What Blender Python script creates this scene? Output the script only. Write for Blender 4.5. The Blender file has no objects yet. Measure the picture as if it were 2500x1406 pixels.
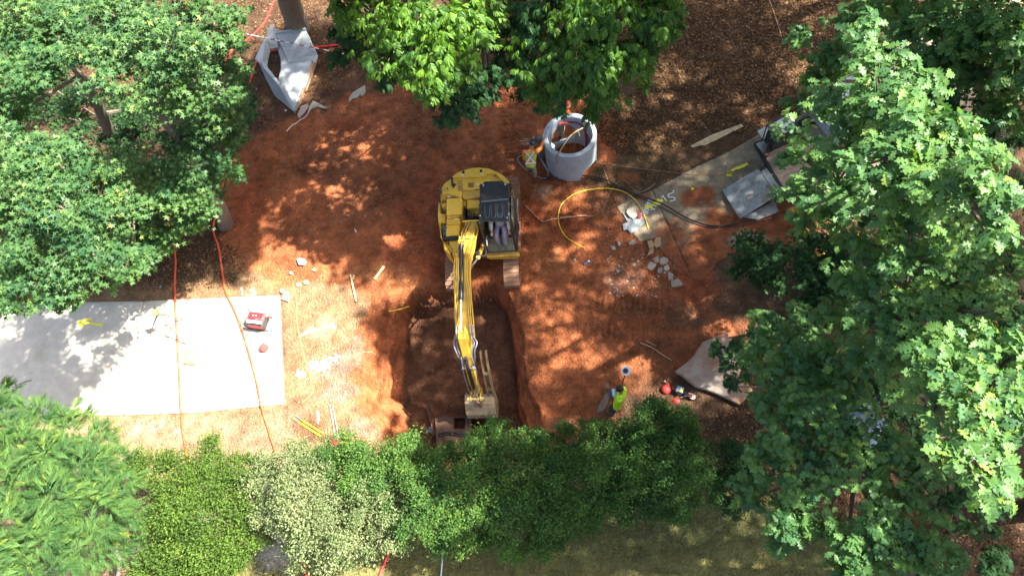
import bpy, bmesh, math, random
import numpy as np
from mathutils import Matrix, Vector
# ------------------------------------------------------------------ camera
CAMH = 21.0; FPX = 1700.0
_d = np.array([(1480 - 1250) / FPX, -(1480 - 703) / FPX, -1.0]); _d /= np.linalg.norm(_d)
_u = -_d
_X = np.array([1.0, 0, 0]) - _u * _u[0]; _X /= np.linalg.norm(_X)
_Y = np.cross(_u, _X)
RC = np.array([_X, _Y, _u])
cam_data = bpy.data.cameras.new('camera'); cam = bpy.data.objects.new('camera', cam_data)
bpy.context.scene.collection.objects.link(cam)
cam_data.sensor_width = 36.0; cam_data.lens = FPX / 2500.0 * 36.0
cam_data.clip_start = 0.1; cam_data.clip_end = 2000.0
M4 = Matrix([[*RC[0], 0], [*RC[1], 0], [*RC[2], CAMH], [0, 0, 0, 1]])
cam.matrix_world = M4
scene = bpy.context.scene
scene.camera = cam
# ------------------------------------------------------------------ light
SUN_EL = math.radians(52.0)
SH = np.array([-0.985, -0.17]); SH /= np.linalg.norm(SH)           # direction in which shadows fall
world = bpy.data.worlds.new("World"); scene.world = world; world.use_nodes = True
wn = world.node_tree; wn.nodes.clear()
sky = wn.nodes.new('ShaderNodeTexSky'); sky.sky_type = 'NISHITA'; sky.sun_disc = False
sky.sun_elevation = SUN_EL; sky.dust_density = 4.0; sky.air_density = 0.8; sky.ozone_density = 0.6
sky.sun_rotation = math.atan2(-SH[0], -SH[1])
bg = wn.nodes.new('ShaderNodeBackground'); bg.inputs[1].default_value = 0.085
wo = wn.nodes.new('ShaderNodeOutputWorld')
wn.links.new(sky.outputs[0], bg.inputs[0]); wn.links.new(bg.outputs[0], wo.inputs[0])
sun_d = bpy.data.lights.new('sun', 'SUN'); sun_d.energy = 5.0; sun_d.angle = math.radians(0.8)
sun_d.color = (1.0, 0.93, 0.82)
sun = bpy.data.objects.new('sun', sun_d); scene.collection.objects.link(sun)
ld = Vector((SH[0] * math.cos(SUN_EL), SH[1] * math.cos(SUN_EL), -math.sin(SUN_EL)))
sun.rotation_euler = ld.to_track_quat('-Z', 'Y').to_euler(); sun.location = (20, 5, 40)
scene.view_settings.view_transform = 'Standard'; scene.view_settings.look = 'None'
scene.view_settings.exposure = 2.28; scene.view_settings.gamma = 1.0
scene.view_settings.use_curve_mapping = False

rng = np.random.default_rng(7); random.seed(7)
COL = scene.collection

def P(px, py, h=0.0):
    """point at height h seen at photo pixel (px, py): used to measure places off the photograph"""
    c = np.array([(px - 1250) / FPX, -(py - 703) / FPX, -1.0]); w = RC @ c
    t = (h - CAMH) / w[2]
    return np.array([w[0] * t, w[1] * t, h])
def PA(pts, h=0.0):
    return np.array([P(p[0], p[1], p[2] if len(p) > 2 else h) for p in pts])
def pix_scale(p):
    c = RC.T @ (np.asarray(p) - np.array([0, 0, CAMH])); return FPX / -c[2]

# ------------------------------------------------------------------ noise
_lat = np.random.default_rng(3).random((256, 256))
def vnoise(x, y, s, seed=0):
    x = np.asarray(x) / s + seed * 17.3; y = np.asarray(y) / s + seed * 31.7
    xi = np.floor(x).astype(int); yi = np.floor(y).astype(int); fx = x - xi; fy = y - yi
    fx = fx * fx * (3 - 2 * fx); fy = fy * fy * (3 - 2 * fy)
    g = lambda a, b: _lat[a % 256, b % 256]
    return (g(xi, yi) * (1 - fx) + g(xi + 1, yi) * fx) * (1 - fy) + (g(xi, yi + 1) * (1 - fx) + g(xi + 1, yi + 1) * fx) * fy
def fbm(x, y, s, seed=0, oct=4, gain=0.5):
    v = 0; a = 1; t = 0
    for k in range(oct):
        v = v + a * vnoise(x, y, s / 2 ** k, seed + k); t += a; a *= gain
    return v / t                                               # 0..1
def sdist(x, y, poly):
    """signed distance to polygon, inside positive"""
    x = np.asarray(x, float); y = np.asarray(y, float)
    d = np.full(x.shape, 1e9); ins = np.zeros(x.shape, bool); n = len(poly)
    for i in range(n):
        ax, ay = poly[i][0], poly[i][1]; bx, by = poly[(i + 1) % n][0], poly[(i + 1) % n][1]
        ex, ey = bx - ax, by - ay; wx, wy = x - ax, y - ay
        t = np.clip((wx * ex + wy * ey) / (ex * ex + ey * ey + 1e-12), 0, 1)
        d = np.minimum(d, np.hypot(wx - t * ex, wy - t * ey))
        c = (ay > y) != (by > y)
        with np.errstate(divide='ignore', invalid='ignore'):
            xi = ax + (y - ay) * ex / (ey if ey != 0 else 1e-12)
        ins ^= c & (x < xi)
    return np.where(ins, d, -d)
def smooth(t):
    t = np.clip(t, 0, 1); return t * t * (3 - 2 * t)
def spline(pts, n=8, closed=False):
    pts = [np.asarray(p, float) for p in pts]; out = []
    m = len(pts)
    for i in range(m - 1):
        p0 = pts[max(i - 1, 0)]; p1 = pts[i]; p2 = pts[i + 1]; p3 = pts[min(i + 2, m - 1)]
        for k in range(n):
            t = k / n
            out.append(0.5 * ((2 * p1) + (-p0 + p2) * t + (2 * p0 - 5 * p1 + 4 * p2 - p3) * t * t + (-p0 + 3 * p1 - 3 * p2 + p3) * t ** 3))
    out.append(pts[-1]); return out

def frames(d, n):
    d = d / np.linalg.norm(d, axis=1, keepdims=True); n = n - (n * d).sum(1, keepdims=True) * d
    n = n / (np.linalg.norm(n, axis=1, keepdims=True) + 1e-9); x = np.cross(d, n); return np.stack([x, d, n], 2)   # columns
# ------------------------------------------------------------------ materials
class NT:
    def __init__(s, name):
        s.m = bpy.data.materials.new(name); s.m.use_nodes = True; s.t = s.m.node_tree; s.t.nodes.clear()
        s.out = s.n('ShaderNodeOutputMaterial')
    def n(s, typ, **kw):
        nd = s.t.nodes.new(typ)
        for k, v in kw.items(): setattr(nd, k, v)
        return nd
    def l(s, a, b): s.t.links.new(a, b)
    def noise(s, scale, detail=4, rough=0.6, coord=None):
        nd = s.n('ShaderNodeTexNoise'); nd.inputs['Scale'].default_value = scale
        nd.inputs['Detail'].default_value = detail; nd.inputs['Roughness'].default_value = rough
        if coord is not None: s.l(coord, nd.inputs['Vector'])
        return nd.outputs['Fac']
    def ramp(s, fac, stops):
        r = s.n('ShaderNodeValToRGB'); e = r.color_ramp.elements
        while len(e) < len(stops): e.new(0.5)
        for i, (p, c) in enumerate(stops):
            e[i].position = p; e[i].color = (*c, 1) if len(c) == 3 else c
        s.l(fac, r.inputs[0]); return r.outputs[0]
    def mix(s, fac, a, b, mode='MIX'):
        m = s.n('ShaderNodeMix', data_type='RGBA', blend_type=mode)
        for v, i in ((fac, 0), (a, 6), (b, 7)):
            if hasattr(v, 'links'): s.l(v, m.inputs[i])
            elif i == 0: m.inputs[0].default_value = v
            else: m.inputs[i].default_value = (*v, 1)
        return m.outputs[2]
    def bump(s, h, strength=0.5, dist=0.02):
        b = s.n('ShaderNodeBump'); b.inputs['Strength'].default_value = strength; b.inputs['Distance'].default_value = dist
        s.l(h, b.inputs['Height']); return b.outputs[0]
    def bsdf(s, col, rough=0.7, normal=None, metal=0.0, spec=0.4):
        b = s.n('ShaderNodeBsdfPrincipled')
        if hasattr(col, 'links'): s.l(col, b.inputs['Base Color'])
        else: b.inputs['Base Color'].default_value = (*col, 1)
        if hasattr(rough, 'links'): s.l(rough, b.inputs['Roughness'])
        else: b.inputs['Roughness'].default_value = rough
        b.inputs['Metallic'].default_value = metal; b.inputs['Specular IOR Level'].default_value = spec
        if normal is not None: s.l(normal, b.inputs['Normal'])
        return b
    def fin(s, b): s.l(b.outputs[0], s.out.inputs[0]); return s.m
MATS = {}
def simple(name, col, rough=0.6, metal=0.0, var=0.25, scale=9, bump=0.0, dirt=None, dirt_amt=0.5, spec=0.4, dscale=3.0):
    """painted or bare surface with uneven tone, a little relief and optional soil clinging to it"""
    if name in MATS: return MATS[name]
    t = NT(name); tc = t.n('ShaderNodeTexCoord').outputs['Object']
    f = t.noise(scale, 5, 0.65, tc)
    lo = tuple(c * (1 - var) for c in col); hi = tuple(min(1, c * (1 + var)) for c in col)
    c = t.ramp(f, [(0.3, lo), (0.7, hi)])
    if dirt is not None:
        g = t.noise(dscale, 6, 0.7, tc)
        k = t.ramp(g, [(0.62 - 0.3 * dirt_amt, (0, 0, 0)), (0.78 - 0.2 * dirt_amt, (1, 1, 1))])
        c = t.mix(k, c, dirt)
    r = t.ramp(f, [(0.3, (rough * 0.85,) * 3), (0.7, (min(1, rough * 1.15),) * 3)])
    nm = t.bump(t.noise(scale * 4, 4, 0.7, tc), bump, 0.01) if bump else None
    MATS[name] = t.fin(t.bsdf(c, r, nm, metal, spec)); return MATS[name]

# ------------------------------------------------------------------ mesh builders
def tagp(o, label=None, cat=None, group=None, kind=None):
    if label: o['label'] = label
    if cat: o['category'] = cat
    if group: o['group'] = group
    if kind: o['kind'] = kind
    return o
def empty(name, loc, label, cat, group=None):
    o = bpy.data.objects.new(name, None); COL.objects.link(o); o.location = [float(v) for v in loc]
    o.empty_display_size = 0.2
    return tagp(o, label, cat, group)
def link(name, me, parent=None, keep=True):
    o = bpy.data.objects.new(name, me); COL.objects.link(o)
    if parent is not None:
        o.parent = parent
        if keep: o.matrix_parent_inverse = wm(parent).inverted()
    return o
def wm(o):
    m = o.matrix_basis.copy()
    if o.parent is not None: m = wm(o.parent) @ o.matrix_parent_inverse @ m
    return m
class MB:
    """collects shapes (world coordinates) into ONE mesh"""
    def __init__(s): s.v = []; s.f = []
    def add(s, v, f):
        b = len(s.v); s.v += [tuple(map(float, p)) for p in v]; s.f += [tuple(b + i for i in q) for q in f]; return s
    def box(s, c, size, rz=0.0, R=None):
        x, y, z = [k / 2 for k in size]
        v = np.array([(a * x, b * y, d * z) for a in (-1, 1) for b in (-1, 1) for d in (-1, 1)])
        if R is None:
            R = np.array([[math.cos(rz), -math.sin(rz), 0], [math.sin(rz), math.cos(rz), 0], [0, 0, 1]])
        v = v @ np.asarray(R).T + np.asarray(c)
        return s.add(v, [(0, 1, 3, 2), (4, 6, 7, 5), (0, 4, 5, 1), (2, 3, 7, 6), (0, 2, 6, 4), (1, 5, 7, 3)])
    def prism(s, poly, z0, z1):
        n = len(poly); v = [(p[0], p[1], z0) for p in poly] + [(p[0], p[1], z1) for p in poly]
        f = [tuple(range(n))[::-1], tuple(range(n, 2 * n))] + [(i, (i + 1) % n, n + (i + 1) % n, n + i) for i in range(n)]
        return s.add(v, f)
    def extr(s, pts, off):
        """planar polygon pts (3d) extruded by vector off"""
        n = len(pts); pts = np.asarray(pts, float); v = list(pts) + list(pts + np.asarray(off))
        f = [tuple(range(n))[::-1], tuple(range(n, 2 * n))] + [(i, (i + 1) % n, n + (i + 1) % n, n + i) for i in range(n)]
        return s.add(v, f)
    def tube(s, pts, r, n=6, cap=True):
        pts = [np.asarray(p, float) for p in pts]; m = len(pts)
        rs = r if hasattr(r, '__len__') else [r] * m
        v = []; up = None
        for i in range(m):
            t = pts[min(i + 1, m - 1)] - pts[max(i - 1, 0)]; t = t / (np.linalg.norm(t) + 1e-9)
            if up is None:
                up = np.array([0, 0, 1.0]) if abs(t[2]) < 0.9 else np.array([1.0, 0, 0])
            a = np.cross(t, up); a /= np.linalg.norm(a) + 1e-9; b = np.cross(a, t); up = b
            for k in range(n):
                w = 2 * math.pi * k / n; v.append(pts[i] + rs[i] * (math.cos(w) * a + math.sin(w) * b))
        f = [(i * n + k, i * n + (k + 1) % n, (i + 1) * n + (k + 1) % n, (i + 1) * n + k) for i in range(m - 1) for k in range(n)]
        if cap: f += [tuple(range(n))[::-1], tuple(range((m - 1) * n, m * n))]
        return s.add(v, f)
    def cyl(s, p0, p1, r, r1=None, n=12):
        return s.tube([p0, p1], [r, r if r1 is None else r1], n)
    def lathe(s, prof, c, n=16, axis=(0, 0, 1)):
        az = np.asarray(axis, float); az /= np.linalg.norm(az)
        ax = np.cross(az, [0, 1, 0.01]); ax /= np.linalg.norm(ax); ay = np.cross(az, ax); c = np.asarray(c, float)
        v = [c + az * z + r * (math.cos(2 * math.pi * k / n) * ax + math.sin(2 * math.pi * k / n) * ay) for r, z in prof for k in range(n)]
        m = len(prof)
        f = [(i * n + k, i * n + (k + 1) % n, (i + 1) * n + (k + 1) % n, (i + 1) * n + k) for i in range(m - 1) for k in range(n)]
        f += [tuple(range(n))[::-1], tuple(range((m - 1) * n, m * n))]
        return s.add(v, f)
    def build(s, name, mat, parent=None, smooth=False, bevel=0.0, label=None, cat=None, group=None, kind=None):
        me = bpy.data.meshes.new(name)
        v = np.array(s.v)
        o = bpy.data.objects.new(name, me); COL.objects.link(o)
        org = None
        if parent is None:
            org = v.mean(0); org[2] = v[:, 2].min()
        else:
            inv = np.array(wm(parent).inverted()); 
            v = v @ inv[:3, :3].T + inv[:3, 3]
            org = v.mean(0)
        o.location = org.tolist(); v = v - org
        if parent is not None: o.parent = parent
        me.from_pydata(v.tolist(), [], s.f); me.materials.append(mat)
        bm = bmesh.new(); bm.from_mesh(me); bmesh.ops.recalc_face_normals(bm, faces=bm.faces); bm.to_mesh(me); bm.free()
        if smooth:
            me.polygons.foreach_set('use_smooth', [True] * len(me.polygons))
            me.set_sharp_from_angle(angle=math.radians(40))
        if bevel:
            b = o.modifiers.new('bevel', 'BEVEL'); b.width = bevel; b.segments = 2; b.limit_method = 'ANGLE'; b.angle_limit = math.radians(35)
        return tagp(o, label, cat, group, kind)
def npmesh(name, V, F, mat, parent=None, pattr=None, smooth=False, mname=None):
    """big mesh from arrays; F is (n,3) or (n,4); pattr {name: per-vertex float or rgb}"""
    me = bpy.data.meshes.new(mname or name); V = np.asarray(V, np.float32); F = np.asarray(F, np.int32)
    me.vertices.add(len(V)); me.vertices.foreach_set('co', V.ravel())
    k = F.shape[1]; me.loops.add(F.size); me.loops.foreach_set('vertex_index', F.ravel())
    me.polygons.add(len(F)); me.polygons.foreach_set('loop_start', np.arange(0, F.size, k, dtype=np.int32))
    if smooth: me.polygons.foreach_set('use_smooth', np.ones(len(F), bool))
    for nm, arr in (pattr or {}).items():
        arr = np.asarray(arr, np.float32)
        if arr.ndim == 1:
            a = me.attributes.new(nm, 'FLOAT', 'POINT'); a.data.foreach_set('value', arr)
        else:
            a = me.attributes.new(nm, 'FLOAT_COLOR', 'POINT')
            a.data.foreach_set('color', np.concatenate([arr, np.ones((len(arr), 1), np.float32)], 1).ravel())
    me.materials.append(mat); me.update(calc_edges=True)
    o = bpy.data.objects.new(name, me); COL.objects.link(o)
    if parent is not None:
        o.parent = parent; o.matrix_parent_inverse = wm(parent).inverted()
    return o

# ------------------------------------------------------------------ ground
RIM = PA([(975, 735), (990, 712), (1060, 700), (1150, 694), (1205, 694), (1232, 712), (1262, 770), (1276, 830), (1280, 900), (1290, 960),
          (1318, 1010), (1318, 1060), (1290, 1130), (1240, 1190), (1080, 1190), (975, 1150), (940, 1080), (905, 1020), (868, 985), (862, 930), (868, 860), (890, 800), (930, 755)])
FLOOR = PA([(1008, 850), (1004, 780), (1030, 745), (1130, 732), (1210, 734), (1236, 780), (1252, 850), (1260, 920), (1262, 980), (1262, 1040), (1262, 1130), (1170, 1175),
            (1060, 1160), (1020, 1100), (1008, 1040), (1002, 1000), (1005, 920)], -1.35)
NOTCH = PA([(1205, 696), (1238, 716), (1262, 770), (1280, 830), (1283, 900), (1292, 960), (1320, 1010), (1318, 1060), (1290, 1130), (1240, 1130), (1255, 1000), (1252, 900), (1240, 820), (1222, 760)], -0.35)
CLAY = PA([(600, 340), (700, 290), (800, 262), (850, 215), (1000, 190), (1080, 180), (1300, 200), (1400, 225), (1520, 290), (1510, 370), (1440, 440), (1430, 520), (1500, 620), (1620, 690),
           (1720, 730), (1690, 820), (1560, 900), (1470, 960), (1450, 1050), (1330, 1120), (1200, 1200), (1000, 1200), (930, 1060), (860, 1000), (850, 900), (880, 800), (900, 740), (820, 690), (700, 680), (600, 665), (550, 610), (545, 520), (560, 430)])
RIMD = None
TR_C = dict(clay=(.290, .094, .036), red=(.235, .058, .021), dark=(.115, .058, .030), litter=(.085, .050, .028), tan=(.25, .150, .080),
            pale=(.28, .195, .125), lawn=(.17, .16, .055), white=(.55, .50, .42), greyd=(.22, .17, .13), olive=(.10, .105, .04), mud=(.150, .056, .024), sunlit_clay=(.34, .135, .052))  # last entry is clay with sunlight put into its colour
def hgt(x, y):
    x = np.asarray(x, float); y = np.asarray(y, float)
    wx = (fbm(x, y, 0.8, 5) - .5) * .8; wy = (fbm(x, y, 0.8, 9) - .5) * .8
    dr = sdist(x + wx * .5, y + wy * .5, RIM); df = -sdist(x + wx * .3, y + wy * .3, FLOOR)
    t = np.clip(dr / (np.maximum(dr, 0) + np.maximum(df, 0) + 1e-6), 0, 1); t = np.where(df <= 0, 1, t); t = np.where(dr <= 0, 0, t)
    ter = t + 0.045 * np.sin(t * 14 + x * 1.2) * (t * (1 - t) * 4)
    nt = (fbm(x, y, .5, 141, 3) - .5) * .12 * (t > 0)
    z = -1.45 * (.12 * t + .14 * smooth((ter + nt - .03) / .05) + .20 * smooth((ter + nt - .30) / .06) + .22 * smooth((ter + nt * 1.5 - .56) / .07) + .32 * smooth((ter + nt - .80) / .12))
    wl = smooth(t / .08) * smooth((1 - t) / .12); z = z + wl * ((fbm(x * 2.6, y * .55, .5, 151, 3) - .5) * .22 + (fbm(x, y, .25, 161, 2) - .5) * .07)
    # the stepped ledge on the right-hand wall
    dn = sdist(x, y, NOTCH); z = np.where((dn > 0) & (z > -.45), np.minimum(z, -0.28 - .35 * smooth(dn / .5)), z)
    # deeper hole under the bucket
    c = P(1175, 1070, -1.25); z = z - 0.55 * smooth(1 - np.hypot((x - c[0]) / .8, (y - c[1]) / .75)) * (z < -.9)
    cl = smooth(sdist(x + wx, y + wy, CLAY) / .5 + .3)
    z = z + cl * ((fbm(x, y, 1.6, 21) - .5) * .10 + (fbm(x, y, .42, 31, 3) - .5) * .11 - np.maximum(.10 - np.abs(fbm(x, y, .8, 41, 4) - .5), 0) * .45 + .02)
    z = z + (fbm(x, y, .3, 51, 3) - .5) * .025
    # spoil heap left by the digger and the berm of the path edge
    for (px, py, r, a) in ((960, 930, .45, .10), (920, 960, .4, .12), (885, 880, .4, .10), (700, 450, 1.5, .22), (640, 380, 1.0, .16), (930, 330, 1.6, .14), (760, 640, 1.0, .10), (1310, 470, .7, .22), (1300, 1010, .7, .15), (1410, 520, .8, .10), (1390, 710, .7, .08)):
        q = P(px, py); z = z + a * smooth(1 - np.hypot(x - q[0], y - q[1]) / r) * (dr < 0)
    # grouser prints pressed in by the tracks
    for (pa, pb, w, a) in (((1022, 520), (1028, 700), .27, .022), ((1072, 640), (1076, 716), .27, .02), ((985, 470), (1010, 690), .25, .015), ((1430, 740), (1640, 745), .28, .02), ((1400, 800), (1560, 815), .27, .018), ((1330, 560), (1345, 900), .25, .012), ((1230, 240), (1250, 400), .25, .015)):
        A = P(*pa)[:2]; B = P(*pb)[:2]; e = (B - A) / np.linalg.norm(B - A); u = (x - A[0]) * e[0] + (y - A[1]) * e[1]; v = (x - A[0]) * -e[1] + (y - A[1]) * e[0]
        m = smooth((w - np.abs(v)) / .06) * smooth(u / .3) * smooth((np.linalg.norm(B - A) - u) / .3); z = z + m * (a * np.sign(np.sin(u * 2 * math.pi / .19)) - .02) * (dr < 0)
    # levelled under the slabs
    lv = np.maximum(smooth(sdist(x, y, PATH_L) / .15 + 1), smooth((sdist(x, y, PATH_R) - .22 + (fbm(x, y, .5, 131) - .5) * .35) / .12))
    z = z * (1 - lv) + lv * -0.05
    return z
PATH_L = np.vstack([PA([(682, 722), (693, 985), (480, 1006), (300, 1012), (100, 1014)]), [[-24, 4.6, 0], [-45, 3.5, 0], [-45, 8.2, 0], [-24, 9.3, 0]], PA([(100, 740), (350, 737)])])
PATH_R = np.vstack([PA([(1507, 505), (1530, 492), (1590, 468), (1640, 440), (1700, 408), (1780, 372), (1850, 330), (1960, 280)]), [[13, 20.5, 0], [19, 26, 0], [22, 23, 0], [15.5, 17, 0]],
                    PA([(2120, 520), (2000, 590), (1900, 600), (1800, 612), (1752, 640), (1712, 690), (1680, 672), (1622, 624), (1604, 600), (1616, 578), (1560, 590), (1532, 552)])])
def hz(p):
    return float(hgt(np.array([p[0]]), np.array([p[1]]))[0])
def axis_coords(a, b, step, far):
    c = list(np.arange(a, b, step)); s = step
    while c[-1] < far: s *= 1.35; c.append(c[-1] + s)
    s = step
    while c[0] > -far: s *= 1.35; c.insert(0, c[0] - s)
    return np.array(c)
def paint(x, y, z):
    n1 = fbm(x, y, 1.3, 61) - .5; n2 = fbm(x, y, .35, 71, 4) - .5; n3 = fbm(x, y, 4.5, 75) - .5
    col = np.zeros((len(x), 3)) + TR_C['litter']
    def lay(poly, c, f=.5, amt=1.0, na=1.1, hpx=0.0):
        pl = PA(poly, hpx) if not isinstance(poly, np.ndarray) else poly
        d = sdist(x, y, pl) + n1 * na + n2 * na * .6
        m = (smooth(d / f + .5) * amt)[:, None]
        col[:] = col * (1 - m) + np.array(TR_C[c]) * m
    def blob(px, py, rx, ry, c, amt=.8, f=.6):
        q = P(px, py); s = pix_scale(q); d = 1 - np.hypot((x - q[0]) / (rx / s), (y - q[1]) / (ry / s)) + n1 * 1.2 + n2 * .9
        m = (smooth(d / f) * amt)[:, None]; col[:] = col * (1 - m) + np.array(TR_C[c]) * m
    lay([(-400, 640), (420, 660), (560, 610), (720, 660), (900, 700), (1010, 800), (960, 1110), (900, 1500), (-400, 1500)], 'tan', .6)
    lay([(-300, 1020), (740, 1000), (860, 1120), (860, 1600), (-300, 1600)], 'pale', .8, .75)
    lay([(640, 1180), (900, 1290), (1500, 1180), (1800, 1150), (2200, 1300), (2300, 2200), (300, 2200), (560, 1260)], 'lawn', .6)
    lay([(1180, 1240), (1500, 1220), (1800, 1180), (2200, 1300), (2100, 1360), (1500, 1330), (1300, 1380)], 'olive', .6, .8)
    lay([(420, 560), (560, 560), (560, 640), (600, 690), (420, 700), (0, 720), (0, 600)], 'litter', .5)
    lay(CLAY, 'clay', .35, 1, .8)
    lay([(1300, 450), (1500, 440), (1700, 700), (1800, 800), (1700, 900), (1500, 960), (1380, 900), (1290, 700)], 'clay', .6, .8)
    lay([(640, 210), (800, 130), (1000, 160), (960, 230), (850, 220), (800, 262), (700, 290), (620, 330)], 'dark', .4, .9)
    for b in ((690, 1180, 70, 130, 'white', .9), (680, 1340, 90, 70, 'white', .9), (620, 1110, 80, 40, 'pale', .8), (1110, 725, 90, 30, 'dark', .95), (1000, 300, 130, 110, 'mud', .85), (800, 400, 150, 90, 'mud', .8), (930, 470, 150, 120, 'mud', .7), (620, 470, 60, 120, 'red', .7), (730, 470, 60, 50, 'clay', .9), (760, 560, 120, 60, 'mud', .6),  # white patches put overexposed sun into the lawn colour
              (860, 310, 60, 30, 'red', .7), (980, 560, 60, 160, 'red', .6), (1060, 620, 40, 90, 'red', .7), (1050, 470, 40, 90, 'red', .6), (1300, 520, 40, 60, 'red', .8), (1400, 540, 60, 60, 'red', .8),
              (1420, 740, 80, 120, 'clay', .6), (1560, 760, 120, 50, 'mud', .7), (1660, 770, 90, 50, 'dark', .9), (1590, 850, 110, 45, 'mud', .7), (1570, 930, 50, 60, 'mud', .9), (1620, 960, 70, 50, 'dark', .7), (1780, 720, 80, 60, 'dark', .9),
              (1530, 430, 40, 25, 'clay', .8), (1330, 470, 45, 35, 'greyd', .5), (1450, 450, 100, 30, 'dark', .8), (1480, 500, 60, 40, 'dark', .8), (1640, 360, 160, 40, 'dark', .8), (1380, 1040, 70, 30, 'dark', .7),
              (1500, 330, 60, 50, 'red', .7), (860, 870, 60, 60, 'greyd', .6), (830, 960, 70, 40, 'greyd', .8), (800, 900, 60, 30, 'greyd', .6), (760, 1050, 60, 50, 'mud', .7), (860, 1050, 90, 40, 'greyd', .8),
              (790, 800, 60, 30, 'pale', .6), (600, 640, 60, 40, 'sunlit_clay', .8), (1700, 480, 10, 10, 'red', .1), (1490, 1010, 50, 60, 'mud', .7), (1540, 800, 40, 20, 'red', .8), (1700, 700, 60, 60, 'red', .7), (1450, 900, 80, 70, 'clay', .5), (925, 900, 55, 130, 'mud', .9), (940, 880, 22, 120, 'clay', .9), (900, 930, 18, 90, 'red', .7), (975, 860, 18, 110, 'clay', .9),
              (900, 670, 110, 40, 'sunlit_clay', .7), (990, 700, 40, 60, 'sunlit_clay', .6), (700, 690, 60, 20, 'sunlit_clay', .5), (340, 1350, 120, 50, 'tan', .8), (1540, 480, 50, 20, 'greyd', .5), (1350, 640, 60, 40, 'sunlit_clay', .5), (1520, 680, 80, 50, 'greyd', .35)):
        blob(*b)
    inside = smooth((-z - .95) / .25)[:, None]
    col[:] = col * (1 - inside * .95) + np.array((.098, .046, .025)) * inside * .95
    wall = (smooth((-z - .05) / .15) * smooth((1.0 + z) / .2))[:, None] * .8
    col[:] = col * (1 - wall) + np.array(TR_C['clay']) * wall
    n4 = fbm(x, y, .9, 95, 4) - .5
    col *= (1 + n3[:, None] * .5 + n2[:, None] * .7 + n4[:, None] * .7)
    sp = rng.random(len(x)); col[sp > .985] *= 1.5; col[sp < .03] *= .62
    return np.clip(col, .005, .9)
def ground_mat(nm='soil', bs=.9):
    t = NT(nm); tc = t.n('ShaderNodeTexCoord').outputs['Object']
    a = t.n('ShaderNodeAttribute', attribute_name='soil').outputs['Color']
    f1 = t.noise(28, 6, .75, tc); f2 = t.noise(110, 3, .7, tc); f3 = t.noise(2.6, 8, .68, tc)
    c = t.mix(1.0, a, t.ramp(f1, [(.28, (.66, .64, .62)), (.72, (1.30, 1.30, 1.30))]), 'MULTIPLY')
    c = t.mix(1.0, c, t.ramp(f2, [(.3, (.78, .77, .76)), (.72, (1.22, 1.22, 1.24))]), 'MULTIPLY')
    c = t.mix(1.0, c, t.ramp(f3, [(.32, (.62, .60, .58)), (.68, (1.34, 1.36, 1.38))]), 'MULTIPLY')
    v = t.n('ShaderNodeTexVoronoi'); v.inputs['Scale'].default_value = 16; t.l(tc, v.inputs['Vector'])
    h = t.n('ShaderNodeMath', operation='ADD'); t.l(f1, h.inputs[0]); t.l(v.outputs['Distance'], h.inputs[1])
    return t.fin(t.bsdf(c, .92, t.bump(h.outputs[0], bs, .05), 0, .2))
GX = axis_coords(-26, 15, .052, 420); GY = axis_coords(.6, 24, .052, 420)
gx, gy = np.meshgrid(GX, GY, indexing='ij'); gx = gx.ravel(); gy = gy.ravel()
gz = hgt(gx, gy)
gn, gm = len(GX), len(GY)
idx = np.arange(gn * gm).reshape(gn, gm)
GF = np.stack([idx[:-1, :-1], idx[1:, :-1], idx[1:, 1:], idx[:-1, 1:]], -1).reshape(-1, 4)
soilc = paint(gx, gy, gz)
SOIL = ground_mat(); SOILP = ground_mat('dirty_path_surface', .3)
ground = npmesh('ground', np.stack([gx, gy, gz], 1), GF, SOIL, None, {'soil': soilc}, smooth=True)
tagp(ground, 'orange clay and brown dirt ground of the dug-up site with the open trench', None, None, 'structure')

# ------------------------------------------------------------------ slabs
def concrete_mat(name, base, stain=None, amt=.5, grit=.25):
    t = NT(name); tc = t.n('ShaderNodeTexCoord').outputs['Object']
    c = t.ramp(t.noise(2.2, 6, .7, tc), [(.3, tuple(k * .82 for k in base)), (.7, tuple(k * 1.12 for k in base))])
    c = t.mix(1.0, c, t.ramp(t.noise(70, 4, .7, tc), [(.3, (1 - grit,) * 3), (.7, (1 + grit,) * 3)]), 'MULTIPLY')
    if stain is not None:
        k = t.ramp(t.noise(.9, 8, .72, tc), [(.60 - .3 * amt, (0, 0, 0)), (.74 - .22 * amt, (1, 1, 1))])
        c = t.mix(k, c, stain)
    return t.fin(t.bsdf(c, .85, t.bump(t.noise(90, 5, .7, tc), .35, .01), 0, .3))
CONC = concrete_mat('pale_concrete', (.50, .465, .39), (.40, .36, .28), .2, .10)
CONCR = concrete_mat('old_concrete', (.21, .19, .145), (.20, .088, .042), .62, .3)
SLABM = concrete_mat('clay_stained_concrete', (.33, .28, .23), (.26, .13, .07), .60, .2)
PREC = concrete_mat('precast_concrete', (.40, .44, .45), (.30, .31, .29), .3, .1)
RINGC = concrete_mat('ring_concrete', (.36, .41, .455), (.32, .36, .38), .3, .06)
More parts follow.
